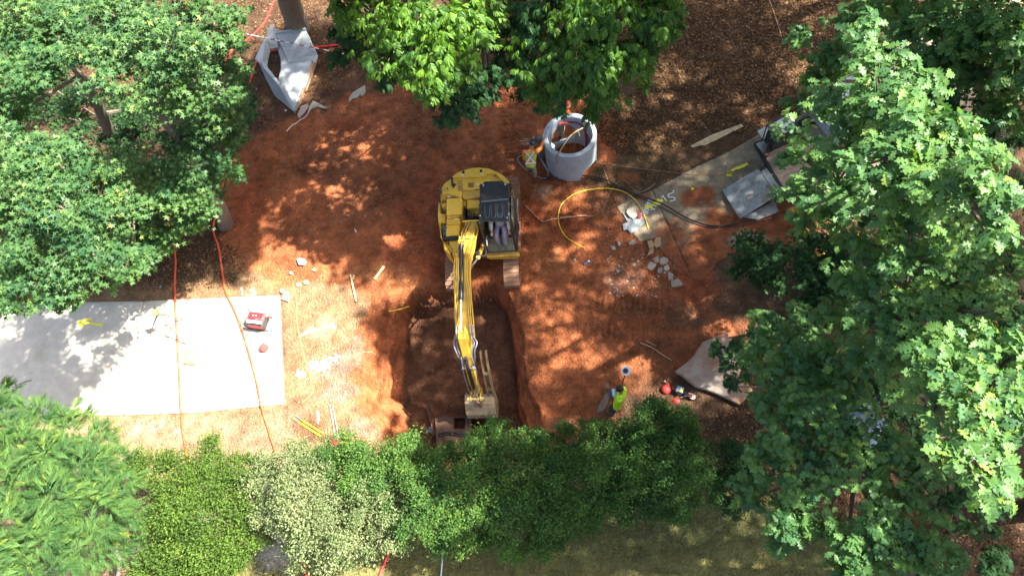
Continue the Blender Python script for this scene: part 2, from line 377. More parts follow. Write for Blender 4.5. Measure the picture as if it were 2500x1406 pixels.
def patch(name, poly, z, th, mat, parent=None, holes=None, step=.05, rough=.004, jag=.06, colf=None):
    """slab with a slightly uneven top, broken grid edge following the polygon and side faces down to th"""
    x0, y0 = poly[:, 0].min(), poly[:, 1].min(); x1, y1 = poly[:, 0].max(), poly[:, 1].max()
    xs = np.arange(x0, x1 + step, step); ys = np.arange(y0, y1 + step, step)
    X, Y = np.meshgrid(xs, ys, indexing='ij')
    cx = (X[:-1, :-1] + step / 2); cy = (Y[:-1, :-1] + step / 2)
    keep = (sdist(cx, cy, poly) + (fbm(cx, cy, .3, 81, 3) - .5) * jag) > 0
    id_ = np.arange(X.size).reshape(X.shape)
    F = np.stack([id_[:-1, :-1], id_[1:, :-1], id_[1:, 1:], id_[:-1, 1:]], -1)[keep]
    Z = z + (fbm(X, Y, 1.2, 91) - .5) * rough
    # snap border vertices to the outline so straight edges stay straight
    V = np.stack([X.ravel(), Y.ravel(), Z.ravel()], 1)
    cnt = {}
    for q in F:
        for i in range(4):
            a, b = int(q[i]), int(q[(i + 1) % 4])
            if (b, a) in cnt: del cnt[(b, a)]
            else: cnt[(a, b)] = 1
    bd = sorted({i for e in cnt for i in e})
    n = len(poly)
    for i in bd:
        p = V[i, :2]; best = None
        for k in range(n):
            a = poly[k, :2]; e = poly[(k + 1) % n, :2] - a; t = np.clip((p - a) @ e / (e @ e), 0, 1); q = a + t * e
            dd = np.hypot(*(p - q))
            if best is None or dd < best[0]: best = (dd, q)
        if best[0] < step * 1.6: V[i, :2] = p + (best[1] - p) * (.92 if jag < .03 else .75)
    used = np.unique(F); mp = -np.ones(len(V), int); mp[used] = np.arange(len(used)); V = V[used]; F = mp[F]
    nb = len(V); bv = [mp[i] for i in bd]; bi = {b: nb + k for k, b in enumerate(bv)}
    low = V[bv].copy(); low[:, 2] = z - th; V2 = np.vstack([V, low])
    side = [(mp[b], mp[a], bi[mp[a]], bi[mp[b]]) for (a, b) in cnt]
    F2 = np.vstack([F, np.array(side)])
    return npmesh(name, V2, F2, mat, parent, {'soil': colf(V2[:, 0], V2[:, 1])} if colf else None)
pl = empty('footpath', (P(500, 870)), 'pale concrete footpath ending in a straight cut at the left of the site', None); pl['kind'] = 'structure'
# joint from (352,738) to (302,1012)
ja = P(352, 736)[:2]; jb = P(302, 1013)[:2]; jt = (jb - ja) / np.linalg.norm(jb - ja); jn = np.array([-jt[1], jt[0]])
if jn[0] < 0: jn = -jn
eR = np.array([P(682, 722), P(693, 985), P(480, 1006), [*(jb + jn * .006), 0], [*(ja + jn * .006), 0]])
eL = np.array([[*(ja - jn * .006), 0], [*(jb - jn * .006), 0], P(100, 1014), [-24, 4.9, 0], [-45, 3.9, 0], [-45, 8.6, 0], [-24, 9.6, 0], P(100, 740)])
patch('slab', eR, .035, .13, CONC, pl, step=.06, jag=.015)
patch('slab', eL, .035, .13, CONC, pl, step=.12, jag=.015)
pr = empty('broken_path', (P(1750, 520)), 'old clay-stained concrete path with a broken end leading to the trailer', None); pr['kind'] = 'structure'
ka = P(1592, 466)[:2]; kb = P(1690, 682)[:2]; kt = (kb - ka) / np.linalg.norm(kb - ka); kn = np.array([-kt[1], kt[0]])
if kn[0] < 0: kn = -kn
def path_dirt(x, y):
    n1 = fbm(x, y, 1.6, 101) - .5; n2 = fbm(x, y, .4, 111, 4) - .5
    A = P(1600, 455)[:2]; B = P(1900, 300)[:2]; e = (B - A) / np.linalg.norm(B - A); d = (x - A[0]) * e[1] - (y - A[1]) * e[0]      # metres below the upper edge
    cov = smooth((d - 1.35 + n1 * 2.6 + n2 * 1.6) / 1.2)
    for (px, py, rx, ry, a) in ((1700, 480, 75, 45, 1), (1640, 560, 60, 60, .9), (1720, 560, 70, 30, .5), (1560, 470, 45, 30, .8), (1680, 640, 60, 50, 1), (1900, 545, 60, 25, 1), (1850, 570, 40, 30, .6)):
        q = P(px, py); s = pix_scale(q); cov = np.maximum(cov, a * smooth((1 - np.hypot((x - q[0]) / (rx / s), (y - q[1]) / (ry / s)) + n1 * 1.3 + n2 * 1.2) / .5))
    for (px, py, rx, ry, a) in ((1830, 590, 50, 30, .9), (1790, 500, 40, 30, .5), (1640, 520, 40, 25, .7)):
        q = P(px, py); s = pix_scale(q); cov = cov * (1 - a * smooth((1 - np.hypot((x - q[0]) / (rx / s), (y - q[1]) / (ry / s)) + n1 * 1.0 + n2) / .5))
    cov = cov * smooth((9.5 - x) / 2.5); cov = cov[:, None]; cl = np.array(TR_C['clay']) * (.8 + .5 * n1[:, None]) * .5 + np.array(TR_C['mud']) * .5
    return np.clip(np.array((.235, .195, .135)) * (1 + n2[:, None] * .4) * (1 - cov) + cl * cov * (1 + n2[:, None] * .9), .01, .9)
rA = np.array([P(1507, 505), P(1530, 492), [*(ka - kn * .007), 0], [*(kb - kn * .007), 0], P(1660, 655), P(1622, 624), P(1604, 600), P(1616, 578), P(1560, 590), P(1532, 552)])
rB = np.array([[*(ka + kn * .007), 0], P(1640, 440), P(1700, 408), P(1780, 372), P(1850, 330), P(1960, 280), [13, 20.5, 0], [19, 26, 0], [22, 23, 0], [15.5, 17, 0],
               P(2120, 520), P(2000, 590), P(1900, 600), P(1800, 612), P(1752, 640), P(1712, 690), [*(kb + kn * .007), 0]])
patch('slab', rA, .014, .14, SOILP, pr, step=.05, jag=.12, colf=path_dirt)
patch('slab', rB, .014, .14, SOILP, pr, step=.06, jag=.14, colf=path_dirt)
CL = {k: simple('clay_' + k, v, .95, bump=.5, var=.4, scale=2) for k, v in (('lump', (.25, .088, .036)), ('dark', (.10, .045, .024)))}
# ------------------------------------------------------------------ excavator
YEL = simple('yellow_paint', (.68, .42, .045), .45, var=.08, scale=4, dirt=(.34, .19, .07), dirt_amt=.36, spec=.5, dscale=2.2)
YELD = simple('worn_yellow', (.54, .33, .05), .5, var=.15, scale=5, dirt=(.30, .18, .08), dirt_amt=.5)
BLK = simple('black_paint', (.022, .026, .03), .4, var=.2, scale=5, dirt=(.10, .07, .05), dirt_amt=.25)
DRK = simple('dark_rubber', (.018, .018, .018), .7, var=.3)
GRYM = simple('grey_steel', (.28, .28, .27), .5, .4, var=.2, dirt=(.2, .1, .05), dirt_amt=.3)
CHR = simple('chrome_rod', (.75, .75, .75), .18, .9, var=.05)
MUDM = simple('muddy_steel', (.30, .175, .11), .85, var=.35, scale=12, bump=.5, dirt=(.20, .085, .04), dirt_amt=.5)
MUDD = simple('caked_clay', (.16, .075, .04), .95, var=.3, scale=12, bump=.6)
WORN = simple('worn_bucket_steel', (.50, .38, .22), .6, .1, var=.2, scale=6, bump=.2, dirt=(.24, .12, .06), dirt_amt=.45)
WORNT = simple('dusty_steel', (.33, .25, .14), .7, .1, var=.2, scale=6, dirt=(.20, .10, .05), dirt_amt=.4)
WHT = simple('white_decal', (.7, .7, .66), .5)
GLS = NT('window_glass'); _g = GLS.bsdf((.55, .62, .56), .04, None, 0, .6); _g.inputs['Transmission Weight'].default_value = .85; _g.inputs['IOR'].default_value = 1.1; GLS = GLS.fin(_g)
EX = empty('excavator', (-3.48, 11.6, 0), 'yellow tracked excavator digging the trench, black cab roof on its right', 'excavator')
def q1(z): return (1000 + z[0] / 4.134, 380 + z[1] / 4.134)
def zp(poly, h): return PA([q1(p) for p in poly], h)[:, :2]
def plate(name, poly, h0, h1, mat, parent=EX, bevel=.015, at=None):
    return MB().prism(zp(poly, at if at is not None else h1), h0, h1).build(name, mat, parent, bevel=bevel)
# undercarriage: two tracks made of single shoes
shoe = MB(); shoe.box((0, 0, 0), (.50, .135, .022)); shoe.box((0, -.045, .022), (.50, .018, .03)); shoe.box((0, .02, .018), (.50, .014, .022))
sm = None
for sx in (-4.47, -2.53):
    y0, y1, R_ = 9.93, 13.35, .36
    tr = MB(); tr.box((sx, (y0 + y1) / 2, .37), (.26, y1 - y0 - .1, .34))
    for yy in (y0, y1): tr.cyl((sx - .12, yy, .37), (sx + .12, yy, .37), .29, n=20)
    for k in range(6): tr.cyl((sx - .1, y0 + .5 + k * .48, .16), (sx + .1, y0 + .5 + k * .48, .16), .09, n=10)
    T = tr.build('track', MUDD, EX, bevel=.01)
    L = y1 - y0; per = 2 * L + 2 * math.pi * R_; n = int(per / .145)
    for k in range(n):
        s = k * per / n
        if s < L: p = (y0 + s, .37 + R_); a = 0
        elif s < L + math.pi * R_: w = (s - L) / R_; p = (y1 + R_ * math.sin(w), .37 + R_ * math.cos(w)); a = -w
        elif s < 2 * L + math.pi * R_: p = (y1 - (s - L - math.pi * R_), .37 - R_); a = math.pi
        else: w = (s - 2 * L - math.pi * R_) / R_; p = (y0 - R_ * math.sin(w), .37 - R_ * math.cos(w)); a = math.pi - w
        if sm is None:
            o = shoe.build('track_shoe', MUDM, T); o.modifiers.clear(); sm = o
            v = np.array(shoe.v); 
        else:
            o = bpy.data.objects.new('track_shoe', sm.data); COL.objects.link(o); o.parent = T
        # right track carries paler dust, left one darker mud
        o.matrix_basis = wm(T).inverted() @ Matrix.Translation((sx, p[0], p[1])) @ Matrix.Rotation(a, 4, 'X')
        o.matrix_parent_inverse = Matrix.Identity(4)
MB().box((-3.5, 11.6, .5), (1.5, 1.5, .3)).box((-3.5, 12.4, .42), (1.7, .3, .2)).box((-3.5, 10.8, .42), (1.7, .3, .2)).cyl((-3.5, 11.6, .6), (-3.5, 11.6, .85), .55, n=24).build('car_body', MUDD, EX, bevel=.02)
# upper structure
house = [(425, 215), (470, 180), (540, 150), (620, 127), (700, 120), (800, 132), (885, 165), (950, 205), (1000, 260), (1035, 320), (1060, 420), (1070, 640), (1075, 985), (780, 990), (760, 700), (690, 650), (660, 700), (640, 850), (500, 1030), (410, 1012), (360, 965), (325, 830), (300, 700), (292, 600), (296, 480), (318, 320), (350, 270)]
plate('frame_deck', house, .88, 1.12, YELD, at=1.3)
plate('counterweight', [(425, 218), (470, 180), (540, 150), (620, 127), (700, 120), (800, 132), (885, 165), (950, 205), (1000, 260), (1035, 330), (980, 300), (860, 180), (775, 188), (765, 210), (430, 222)], .95, 1.98, YEL, bevel=.05)
plate('engine_hood', [(428, 226), (766, 214), (780, 192), (858, 184), (975, 290), (710, 290), (704, 345), (530, 345), (520, 425), (385, 385), (328, 385), (322, 320), (352, 275)], 1.1, 1.92, YEL, bevel=.04)
plate('hood_step', [(530, 352), (704, 350), (704, 418), (562, 442), (528, 425)], 1.1, 1.86, YELD, bevel=.03)
for poly in ([(488, 245), (537, 245), (537, 360), (488, 360)], [(590, 270), (648, 270), (648, 322), (590, 322)]):
    g = plate('grille', poly, 1.92, 1.935, YELD, bevel=.004); a = zp(poly, 1.93); mb = MB()
    for k in range(1, 8):
        t = k / 8; p = a[0] * (1 - t) + a[3] * t; q = a[1] * (1 - t) + a[2] * t; mb.tube([(*p, 1.938), (*q, 1.938)], .006, 4)
    mb.build('grille_bars', BLK, g)
for zx, zy in ((543, 167), (720, 154), (862, 205), (382, 330)):
    p = P(*q1((zx, zy)), 2.0 if zy < 200 else 1.94); r = .045 if zy < 200 else .022; MB().cyl(p + (0, 0, -.04), p + (0, 0, .012), r, n=12).build('lifting_hole', DRK, EX)
for zx, zy in ((535, 195), (728, 184), (395, 415), (685, 290), (470, 640)):
    p = P(*q1((zx, zy)), 1.99); MB().box(p + (0, 0, -.004), (.09, .035, .012)).build('decal', WHT, EX)
pb = P(*q1((442, 300)), 1.94)
ex = MB(); ex.prism(np.array([pb[:2] + (-.09, .05), pb[:2] + (0, -.11), pb[:2] + (.1, .05)]), 1.92, 1.945).build('exhaust_bracket', BLK, EX)
MB().tube([pb + (0, 0, 0), pb + (0, 0, .16), pb + (0, .06, .22), pb + (0, .14, .24)], .04, 10).build('exhaust_pipe', BLK, EX, smooth=True)
plate('side_cabinet', [(372, 430), (528, 425), (528, 590), (370, 600)], 1.1, 1.96, YEL, bevel=.025)
plate('tank_cover', [(580, 446), (702, 446), (702, 526), (580, 532)], 1.1, 1.82, YEL, bevel=.02)
plate('cover_rib', [(530, 450), (576, 462), (570, 510), (530, 505)], 1.1, 1.75, YELD, bevel=.02)
plate('tread_step', [(374, 604), (500, 598), (500, 625), (374, 632)], 1.1, 1.88, YELD, bevel=.01)
plate('tool_box', [(370, 634), (508, 628), (508, 690), (372, 695)], 1.1, 1.80, YEL, bevel=.02)
plate('fuel_tank', [(368, 698), (512, 692), (500, 800), (366, 815)], 1.1, 1.72, YEL, bevel=.02)
plate('front_cover', [(345, 845), (500, 836), (505, 900), (500, 1000), (432, 1005), (392, 940)], 1.0, 1.52, YEL, bevel=.03, at=1.5)
plate('side_rail', [(296, 480), (318, 500), (318, 600), (372, 604), (372, 690), (318, 690), (330, 840), (420, 1000), (405, 1010), (355, 960), (322, 830), (298, 700), (290, 600)], .95, 1.60, YEL, bevel=.03, at=1.5)
plate('black_ledge', [(330, 820), (505, 808), (505, 832), (345, 842)], 1.1, 1.70, BLK, bevel=.01)
p = P(*q1((352, 728)), 1.75); MB().lathe([(.0, 0), (.075, 0), (.075, .05), (.04, .09), (0, .09)], p + (0, 0, -.05), 14).build('filler_cap', simple('blue_grey_plastic', (.05, .085, .11), .5), EX, smooth=True)
plate('filler_panel', [(332, 705), (366, 700), (380, 740), (362, 800), (338, 818)], 1.1, 1.66, simple('blue_grey_plastic', (.05, .085, .11), .5), bevel=.02)
MB().box((*P(*q1((345, 420)), 1.7)[:2], 1.5), (.2, .25, .5)).build('air_cleaner_housing', YELD, EX, bevel=.03)
p = P(*q1((352, 498)), 1.78); MB().lathe([(0, 0), (.09, 0), (.09, .18), (.06, .22), (0, .22)], p + (0, 0, -.2), 16).build('precleaner', YELD, EX, smooth=True)
# grab rail and mirrors on the left edge
mb = MB(); mb.tube(spline([P(*q1((320, 330)), 1.95), P(*q1((300, 380)), 2.1), P(*q1((296, 430)), 2.05), P(*q1((310, 450)), 1.8)], 5), .014, 6); mb.build('grab_rail', BLK, EX)
mb = MB(); mb.box(P(*q1((300, 350)), 2.0), (.07, .05, .2)); mb.build('mirror', BLK, EX, bevel=.01)
mb = MB(); mb.tube([P(*q1((318, 325)), 1.96), P(*q1((360, 262)), 1.96), P(*q1((420, 222)), 1.96)], .011, 6); mb.tube([P(*q1((865, 178)), 1.97), P(*q1((930, 212)), 1.96), P(*q1((985, 268)), 1.95)], .012, 6); mb.build('hood_seam', DRK, EX)
mb = MB(); mb.tube([P(*q1((345, 842)), 1.56), P(*q1((400, 905)), 1.56)], .012, 5); mb.tube([P(*q1((392, 838)), 1.56), P(*q1((398, 905)), 1.56)], .018, 5); mb.tube([P(*q1((398, 905)), 1.55), P(*q1((428, 940)), 1.55), P(*q1((430, 1000)), 1.55)], .01, 5); mb.build('front_latch', BLK, EX)
mb = MB(); mb.tube([P(*q1((655, 345)), 1.95), P(*q1((655, 345)), 1.99), P(*q1((700, 343)), 1.99)], .016, 6); mb.build('handle', BLK, EX)
# mechanical bay beside the boom: swing motor, valves and hoses
plate('valve_bay', [(530, 505), (702, 530), (702, 690), (530, 700)], 1.1, 1.25, DRK, bevel=.01)
vb = MB()
for zx, zy, s, h in ((555, 540, .10, 1.6), (600, 560, .08, 1.55), (650, 580, .12, 1.5), (600, 630, .07, 1.6), (560, 610, .08, 1.5), (675, 640, .09, 1.45), (640, 545, .06, 1.6)):
    p = P(*q1((zx, zy)), h); vb.cyl((p[0], p[1], 1.2), (p[0], p[1], h), s * .45, n=10); vb.box((p[0], p[1], h - .06), (s, s * .8, .08), rz=zx * .1)
vb.build('valve_block', BLK, EX, bevel=.005)
plate('valve_cover', [(605, 545), (700, 538), (700, 580), (580, 585)], 1.45, 1.66, YELD, bevel=.015)
vh = MB()
for k in range(7):
    a = P(*q1((545 + 18 * k, 520 + 8 * (k % 3))), 1.5); b = P(*q1((560 + 17 * k, 690 - 8 * (k % 2))), 1.95); m = (a + b) / 2 + (rng.normal() * .06, 0, .1); vh.tube(spline([a, m, b], 5), .016, 6)
vh.build('hydraulic_hoses', DRK, EX, smooth=True)
# boom
BX = -3.62
bp = [(11.05, 1.55), (10.2, 2.05), (9.2, 2.72), (8.6, 2.75), (7.7, 2.48), (6.82, 2.05), (6.70, 2.2), (6.80, 2.42), (7.7, 2.92), (8.5, 3.30), (9.1, 3.34), (10.0, 2.75), (10.9, 2.12), (11.15, 1.95), (11.2, 1.7)]
MB().extr([(BX - .15, y, z) for y, z in bp], (.30, 0, 0)).build('boom', YEL, EX, bevel=.015)
def bz(y):                                       # top line of the boom
    ys = [6.7, 7.7, 8.5, 9.1, 10.0, 10.9, 11.2]; zs = [2.35, 2.92, 3.30, 3.34, 2.75, 2.12, 1.95]; return float(np.interp(y, ys, zs))
for s in (-1, 1):
    pts = [(BX + s * .09, 11.0, 2.15)] + [(BX + s * (.235 if y > 8.0 else .26 if y < 7.5 else .25), y, bz(y) - .02) for y in (10.7, 10, 9.2, 8.6, 8.1, 7.75, 7.3, 7.0)]
    MB().tube(spline(pts, 4), .021, 7).build('hydraulic_pipe', YEL, EX, smooth=True)
    for off in (.10, .155):
        pts = [(BX + s * off, 11.0, 2.2)] + [(BX + s * (off if y > 8.3 else off + .05), y, bz(y) + .06) for y in (10.6, 10, 9.2, 8.6, 8.2, 7.8, 7.3)]
        MB().tube(spline(pts, 4), .017, 7).build('hydraulic_pipe', YEL, EX, smooth=True)
    # boom lift cylinders
    MB().cyl((BX + s * .25, 10.75, 1.2), (BX + s * .22, 9.85, 2.0), .07, n=12).build('lift_cylinder', YEL, EX, smooth=True)
    MB().cyl((BX + s * .22, 9.86, 1.99), (BX + s * .17, 9.0, 2.95), .035, n=10).build('lift_rod', CHR, EX, smooth=True)
    # hose connectors and loops at the boom end
    mb = MB()
    for o_ in (.16, .24):
        mb.cyl((BX + s * o_, 7.32, bz(7.3) + .05), (BX + s * o_, 7.12, bz(7.1) + .05), .028, n=8)
    mb.build('hose_coupling', simple('zinc_fitting', (.6, .6, .58), .3, .7), EX, smooth=True)
    for o_, dz in ((.17, .0), (.25, .05)):
        sg = .12 if s > 0 else .04
        MB().tube(spline([(BX + s * o_, 7.14, bz(7.1) + .05), (BX + s * (o_ + .03), 6.95, 2.62 + dz), (BX + s * (o_ + sg), 6.78, 2.7), (BX + s * (o_ + .02), 6.62, 2.5), (BX + s * (.16 + dz), 6.5, 2.1), (BX + s * .14, 6.42, 1.8)], 6), .022, 7).build('hose', simple('braided_hose', (.22, .24, .26), .45), EX, smooth=True)
MB().tube([(BX - .27, 11.02, 2.25), (BX + .27, 11.02, 2.25)], .028, 8).tube([(BX + .27, 11.02, 2.25), (BX + .27, 11.02, 2.1), (BX + .27, 10.9, 2.0)], .028, 8).build('cross_pipe', YEL, EX, smooth=True)
for y in (10.2, 9.3): MB().box((BX, y, bz(y) + .085), (.44, .08, .03)).build('pipe_clamp', YELD, EX, bevel=.005)
mb = MB(); mb.tube(spline([(BX + .35, 10.5, 1.9), (BX + .42, 10.2, 1.75), (BX + .40, 10.0, 1.8), (BX + .3, 9.9, 2.0)], 5), .035, 8); mb.build('hose_guard', DRK, EX, smooth=True)
MB().box((BX + .30, 9.7, 2.55), (.12, .10, .10)).cyl((BX + .3, 9.7, 2.55), (BX + .38, 9.7, 2.55), .05).build('work_lamp', BLK, EX, bevel=.01)
# stick cylinder on the boom
cz = lambda y: bz(y) + .16
MB().cyl((BX - .04, 9.55, 3.40), (BX - .04, 7.95, 3.16), .062, n=16).cyl((BX - .04, 9.58, 3.405), (BX - .04, 9.45, 3.385), .078, n=16).cyl((BX - .04, 8.1, 3.185), (BX - .04, 7.93, 3.157), .08, n=16).build('stick_cylinder', BLK, EX, smooth=True)
MB().tube([(BX + .04, 9.4, 3.46), (BX + .055, 8.2, 3.28), (BX + .03, 8.0, 3.22)], .013, 6).build('cylinder_pipe', BLK, EX, smooth=True)
MB().cyl((BX - .04, 7.95, 3.16), (BX - .04, 6.98, 3.0), .036, n=14).build('cylinder_rod', CHR, EX, smooth=True)
MB().box((BX - .10, 9.72, 3.3), (.03, .28, .22)).box((BX + .02, 9.72, 3.3), (.03, .28, .22)).cyl((BX - .14, 9.68, 3.41), (BX + .08, 9.68, 3.41), .035).build('cylinder_bracket', YEL, EX, bevel=.008)
tubes = MB(); tubes.tube(spline([(BX - .09, 10.9, 2.35), (BX - .1, 10.1, 2.95), (BX - .03, 9.8, 3.2), (BX - .01, 9.6, 3.5)], 6), .014, 6); tubes.tube(spline([(BX + .03, 10.9, 2.35), (BX + .0, 10.2, 2.95), (BX + .04, 9.8, 3.25), (BX + .05, 9.6, 3.5)], 6), .014, 6); tubes.build('rubber_hoses', DRK, EX, smooth=True)
MB().cyl((BX - .22, 6.86, 2.26), (BX + .22, 6.86, 2.26), .05, n=14).build('boom_pin', GRYM, EX, smooth=True)
# stick
sp_ = [(7.12, 2.95), (6.95, 3.10), (6.80, 3.05), (6.60, 2.55), (6.05, 1.15), (5.98, .25), (6.14, .18), (6.32, 1.10), (6.72, 2.0), (7.0, 2.25)]
MB().extr([(BX - .115, y, z) for y, z in sp_], (.23, 0, 0)).build('stick', YEL, EX, bevel=.015)
MB().box((BX - .085, 6.98, 2.98), (.03, .3, .26)).box((BX + .085, 6.98, 2.98), (.03, .3, .26)).cyl((BX - .12, 6.97, 3.0), (BX + .12, 6.97, 3.0), .03).build('stick_clevis', YEL, EX, bevel=.01)
MB().cyl((BX - .0, 6.42, 2.5), (BX + .03, 5.92, 1.15), .055, n=14).cyl((BX + .0, 6.36, 2.36), (BX + .003, 6.33, 2.28), .068, n=14).build('bucket_cylinder', BLK, EX, smooth=True)
MB().cyl((BX + .03, 5.92, 1.15), (BX + .06, 5.76, .62), .032, n=12).build('bucket_rod', CHR, EX, smooth=True)
for s in (-1, 1): MB().tube(spline([(BX + s * .15, 6.5, 2.3), (BX + s * .19, 6.25, 1.7), (BX + s * .16, 5.95, 1.1), (BX + s * .12, 5.85, .9)], 5), .016, 6).build('stick_hose', simple('braided_hose', (.22, .24, .26), .45), EX, smooth=True)
mb = MB(); mb.box((BX - .15, 6.28, 1.95), (.04, .08, .10)); mb.box((BX + .16, 6.28, 1.95), (.05, .1, .10)); mb.cyl((BX - .2, 6.28, 1.95), (BX + .22, 6.28, 1.95), .02, n=8); mb.build('hose_bracket', simple('zinc_fitting', (.6, .6, .58), .3, .7), EX)
# linkage
for s in (-1, 1): MB().extr([(BX + s * .15 - .015, 5.66, .66), (BX + s * .15 - .015, 5.80, .72), (BX + s * .15 - .015, 6.16, .40), (BX + s * .15 - .015, 6.06, .30)], (.03, 0, 0)).build('link_arm', YELD, EX, bevel=.006)
MB().cyl((BX - .26, 5.74, .62), (BX + .28, 5.74, .62), .045, n=12).cyl((BX - .26, 5.74, .62), (BX - .18, 5.74, .62), .075, n=12).cyl((BX + .16, 5.74, .62), (BX + .24, 5.74, .62), .075, n=12).build('link_pin', simple('brass_pin', (.45, .36, .16), .45, .5), EX, smooth=True)
MB().extr([(BX + .03, 5.74, .68), (BX + .03, 5.62, .55), (BX + .03, 5.60, .08), (BX + .03, 5.70, .08)], (.08, 0, 0)).build('tilt_link', MUDM, EX, bevel=.006)
# thumb folded against the stick
tx = BX + .30
MB().extr([(tx, 6.50, 1.55), (tx, 6.66, 1.50), (tx, 6.20, .40), (tx, 6.02, -.02), (tx, 5.90, .02), (tx, 5.98, .45)], (.05, 0, 0)).extr([(tx + .16, 6.50, 1.55), (tx + .16, 6.66, 1.50), (tx + .16, 6.20, .40), (tx + .16, 6.02, -.02), (tx + .16, 5.90, .02), (tx + .16, 5.98, .45)], (.05, 0, 0)).box((tx + .105, 6.35, 1.15), (.14, .09, .12)).box((tx + .105, 6.08, .45), (.14, .09, .12)).build('thumb', WORNT, EX, bevel=.01)
for o_ in (0, .16): MB().extr([(tx + o_ - .005, 6.48, 1.5), (tx + o_ - .005, 6.67, 1.45), (tx + o_ + .01, 6.86, 1.86), (tx + o_ - .0, 6.79, 1.90)], (.05, 0, 0)).build('thumb_tine', WORNT, EX, bevel=.006)
# bucket
bpo = [(6.02, .16), (5.78, .14), (5.60, .02), (5.46, -.20), (5.42, -.48), (5.50, -.74), (5.68, -.92), (5.95, -.98)]
bpi = [(y + (.03 if i else 0), z + (.03 if i > 2 else -.03)) for i, (y, z) in enumerate(bpo)]
bx0, bx1 = BX - .41, BX + .47
B = MB().extr([(bx0, y, z) for y, z in bpo] + [(bx0, y, z) for y, z in bpi[::-1]], (bx1 - bx0, 0, 0)).build('bucket', WORN, EX, bevel=.006)
for x in (bx0 - .02, bx1): MB().extr([(x, y, z) for y, z in bpo] + [(x, 6.12, -.85), (x, 6.16, -.1)], (.02, 0, 0)).build('side_plate', WORN, B, bevel=.004)
for k in range(5): MB().extr([(bx0 + .04 + k * .19, 5.90, -1.0), (bx0 + .04 + k * .19, 5.9, -.95), (bx0 + .065 + k * .19, 6.12, -.98)], (.07, 0, 0)).build('tooth', MUDM, B)
for x in (BX - .12, BX + .12): MB().extr([(x, 5.62, .02), (x, 5.60, .12), (x, 5.74, .26), (x, 6.06, .30), (x, 6.14, .12), (x, 5.9, .1)], (.03, 0, 0)).build('bucket_ear', WORN, B)
for x in (BX - .18, BX + .16): MB().extr([(x, 5.60, .025), (x, 5.46, -.2), (x, 5.42, -.48), (x, 5.39, -.48), (x, 5.43, -.2), (x, 5.58, .04)], (.05, 0, 0)).build('wear_strip', WORN, B)
MB().box((BX + .03, 5.74, .115), (.86, .10, .03)).build('top_edge', WORN, B, bevel=.004)
# cab
RF = np.array([P(*q1(p), 2.9)[:2] for p in ((708, 285), (1004, 280), (1010, 660), (705, 662))])
rx0, rx1, ry0, ry1 = RF[:, 0].min(), RF[:, 0].max(), RF[:, 1].min(), RF[:, 1].max()
CB = MB().prism(RF, 2.84, 2.90).build('cab_roof', BLK, EX, bevel=.02)
MB().prism(zp([(752, 262), (940, 255), (968, 284), (742, 286)], 2.86), 2.80, 2.865).build('roof_spoiler', BLK, CB, bevel=.01)
a = zp([(722, 458), (1000, 430), (1000, 446), (722, 474)], 2.91); MB().prism(a, 2.90, 2.915).build('roof_rib', simple('grey_black_trim', (.10, .12, .13), .45), CB, bevel=.004)
for k in range(4):
    x = 760 + k * 64
    pts = [P(*q1(p), 2.905) for p in ((x, 500), (x, 590), (x + 12, 622), (x + 36, 622), (x + 46, 590), (x + 46, 500))]
    MB().tube(spline(pts, 3), .010, 5).build('roof_ridge', simple('grey_black_trim', (.10, .12, .13), .45), CB, smooth=True)
MB().tube([P(*q1(p), 2.905) for p in ((722, 482), (722, 640), (992, 640), (992, 455))], .010, 5).build('roof_frame', BLK, CB)
for p_ in ((745, 302), (965, 292), (712, 608), (1003, 590), (985, 628)):
    p = P(*q1(p_), 2.91); MB().cyl(p + (0, 0, -.01), p + (0, 0, .02), .02, n=8).build('roof_bolt', WHT, CB)
fx0, fx1, fy = rx0 - .02, rx1 + .03, ry0 - .10
mb = MB()
for x in (fx0 + .03, fx1 - .03):
    mb.tube([(x, ry1 - .05, 1.1), (x, ry1 - .05, 2.86)], .035, 6); mb.tube([(x, fy, 1.12), (x, ry0 + .02, 2.86)], .035, 6); mb.tube([(x, ry1 - .75, 1.1), (x, ry1 - .75, 2.86)], .03, 6)
mb.tube([(fx0, fy, 1.15), (fx1, fy, 1.15)], .035, 6)
mb.build('cab_frame', BLK, EX)
MB().box(((fx0 + fx1) / 2, (fy + ry1) / 2, 1.13), (fx1 - fx0 - .06, ry1 - fy, .04)).build('cab_floor', simple('cab_floor_mat', (.50, .38, .22), .8, var=.2), EX)
MB().box((fx1, ry1 - .45, 1.55), (.04, .85, .85)).box((fx0, ry1 - .45, 1.55), (.04, .85, .85)).box(((fx0 + fx1) / 2, ry1, 1.6), (fx1 - fx0, .04, .9)).build('cab_wall', BLK, EX, bevel=.02)
MB().box((fx1 + .0, ry1 - .62, 2.35), (.012, 1.15, .7)).build('side_glass', GLS, EX)
MB().box((fx0 + .0, ry1 - .62, 2.35), (.012, 1.15, .7)).build('side_glass', GLS, EX)
MB().extr([(fx0 + .06, fy - .03, 1.17), (fx1 - .06, fy - .03, 1.17), (fx1 - .06, fy - .01, 1.62), (fx0 + .06, fy - .01, 1.62)], (0, .01, 0)).build('lower_windshield', GLS, EX)
MB().box(((fx0 + fx1) / 2 + .02, fy - .10, 1.06), (fx1 - fx0 + .08, .10, .12)).build('front_bumper', YEL, EX, bevel=.015)
MB().extr([(fx0 + .02, fy + .0, 1.17), (fx0 + .02, fy + .42, 1.17), (fx0 + .02, fy + .35, 1.6), (fx0 + .02, fy, 1.55)], (.05, 0, 0)).build('cab_sidewall', GRYM, EX, bevel=.01)
